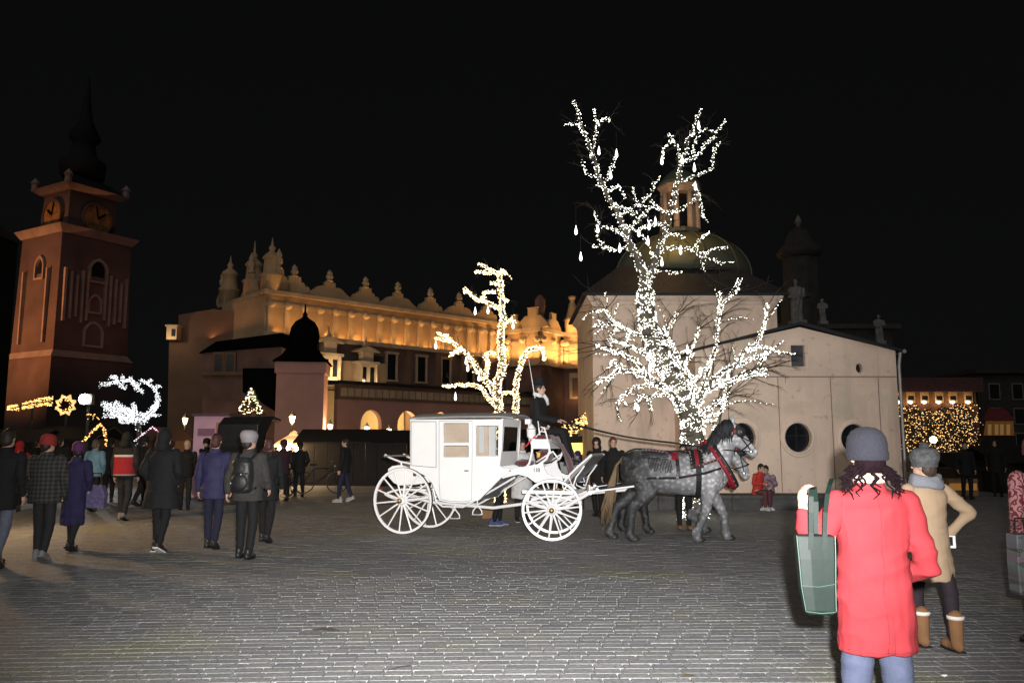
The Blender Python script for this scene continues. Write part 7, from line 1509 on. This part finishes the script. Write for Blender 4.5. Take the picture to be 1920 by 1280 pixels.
MB().ell((-.84, -.4, 1.5), (.012, .014, .014)).build('hood_stud', M_stud, bc_)
br = thing('bicycle', 'dark bicycle parked before the closed stalls', 'bicycle', gnd(600, 925), R(8))
for x in (-.52, .52):
    w = MB().tube([Vector((.33 * math.cos(a), 0, .33 * math.sin(a))) for a in np.linspace(0, 2 * math.pi, 29)], .02, 6, False).build('wheel', M_blk, br); w.location = (x, 0, .35)
    spk = MB().tube([(-.32, 0, 0), (.32, 0, 0)], .004, 4).mesh('spoke')
    for i in range(7): s = obj('spoke', spk, M_blk, w); s.rotation_euler = (0, math.pi * i / 7, 0)
fm = MB(); 
for a, b in (((-.52, .35), (-.12, .33)), ((-.52, .35), (-.2, .78)), ((-.12, .33), (-.22, .85)), ((-.12, .33), (.36, .74)), ((-.2, .78), (.36, .80)), ((.34, .85), (.52, .35))): MB().tube([(a[0], 0, a[1]), (b[0], 0, b[1])], .018, 6).build('frame_tube', M_blk, br)
MB().ell((-.24, 0, .90), (.13, .07, .035)).build('saddle', M_blk, br); MB().tube([(.34, 0, .85), (.32, 0, 1.0), (.38, -.25, 1.02)], .014, 6).build('handlebar', M_blk, br); MB().tube([(.32, 0, 1.0), (.38, .25, 1.02)], .014, 6).build('handlebar', M_blk, br)
for x, z in ((.44, .86), (-.60, .62), (-.52, .58)): MB().ell((x, -.03, z), (.02, .02, .02)).build('reflector', MATS['reflective'], br)
cb = thing('cardboard_box', 'brown cardboard box on the ground beyond the carriage steps', 'box', gnd(920, 972))
MB().box((0, 0, .13), (.36, .28, .24)).build('box_body', mat('cardboard', (.22, .12, .06), .9, var=.15), cb, bevel=.006)
for s in (-1, 1): MB().box((s * .10, -.02, .262), (.17, .27, .012), M=Matrix.Rotation(s * R(12), 4, 'Y')).build('flap', MATS['cardboard'], cb)
tg = thing('twig', 'short forked dark twig lying on the paving', 'twig', gnd(610, 1182, .006)); MB().tube([(-.11, 0, .008), (-.03, .02, .016), (.06, .0, .012), (.12, -.015, .006)], [.006, .01, .011, .005], 6).build('stem', M_twig, tg); MB().tube([(.0, .012, .014), (.05, .05, .016)], [.007, .003], 5).build('fork', M_twig, tg)
cq = thing('twig', 'thin bent dry twig lying on the bright paving', 'twig', gnd(748, 1252, .006)); MB().tube([(-.07, -.05, .004), (-.02, -.02, .01), (.03, .03, .008), (.08, .06, .004)], .004, 5).build('stem', M_twig, cq)
lt_ = thing('litter', 'scrap of white paper on the paving', 'litter', gnd(1771, 1267, .006)); mm_ = MB().ell((0, 0, .006), (.022, .012, .007), 10, 6).mesh('paper'); jitter(mm_, .005, 60); obj('paper', mm_, mat('paper_white', (.6, .6, .6), .8), lt_)
lf_ = thing('dry_leaf', 'curled brown leaf lying on the paving', 'leaf', gnd(1290, 1268, .006)); MB().add([(-.05, 0, .004), (-.01, .03, .018), (.05, .01, .01), (.01, -.03, .014), (0, 0, .004)], [(0, 1, 4), (1, 2, 4), (2, 3, 4), (3, 0, 4)]).build('blade', mat('dry_leaf', (.06, .045, .02), .9), lf_)
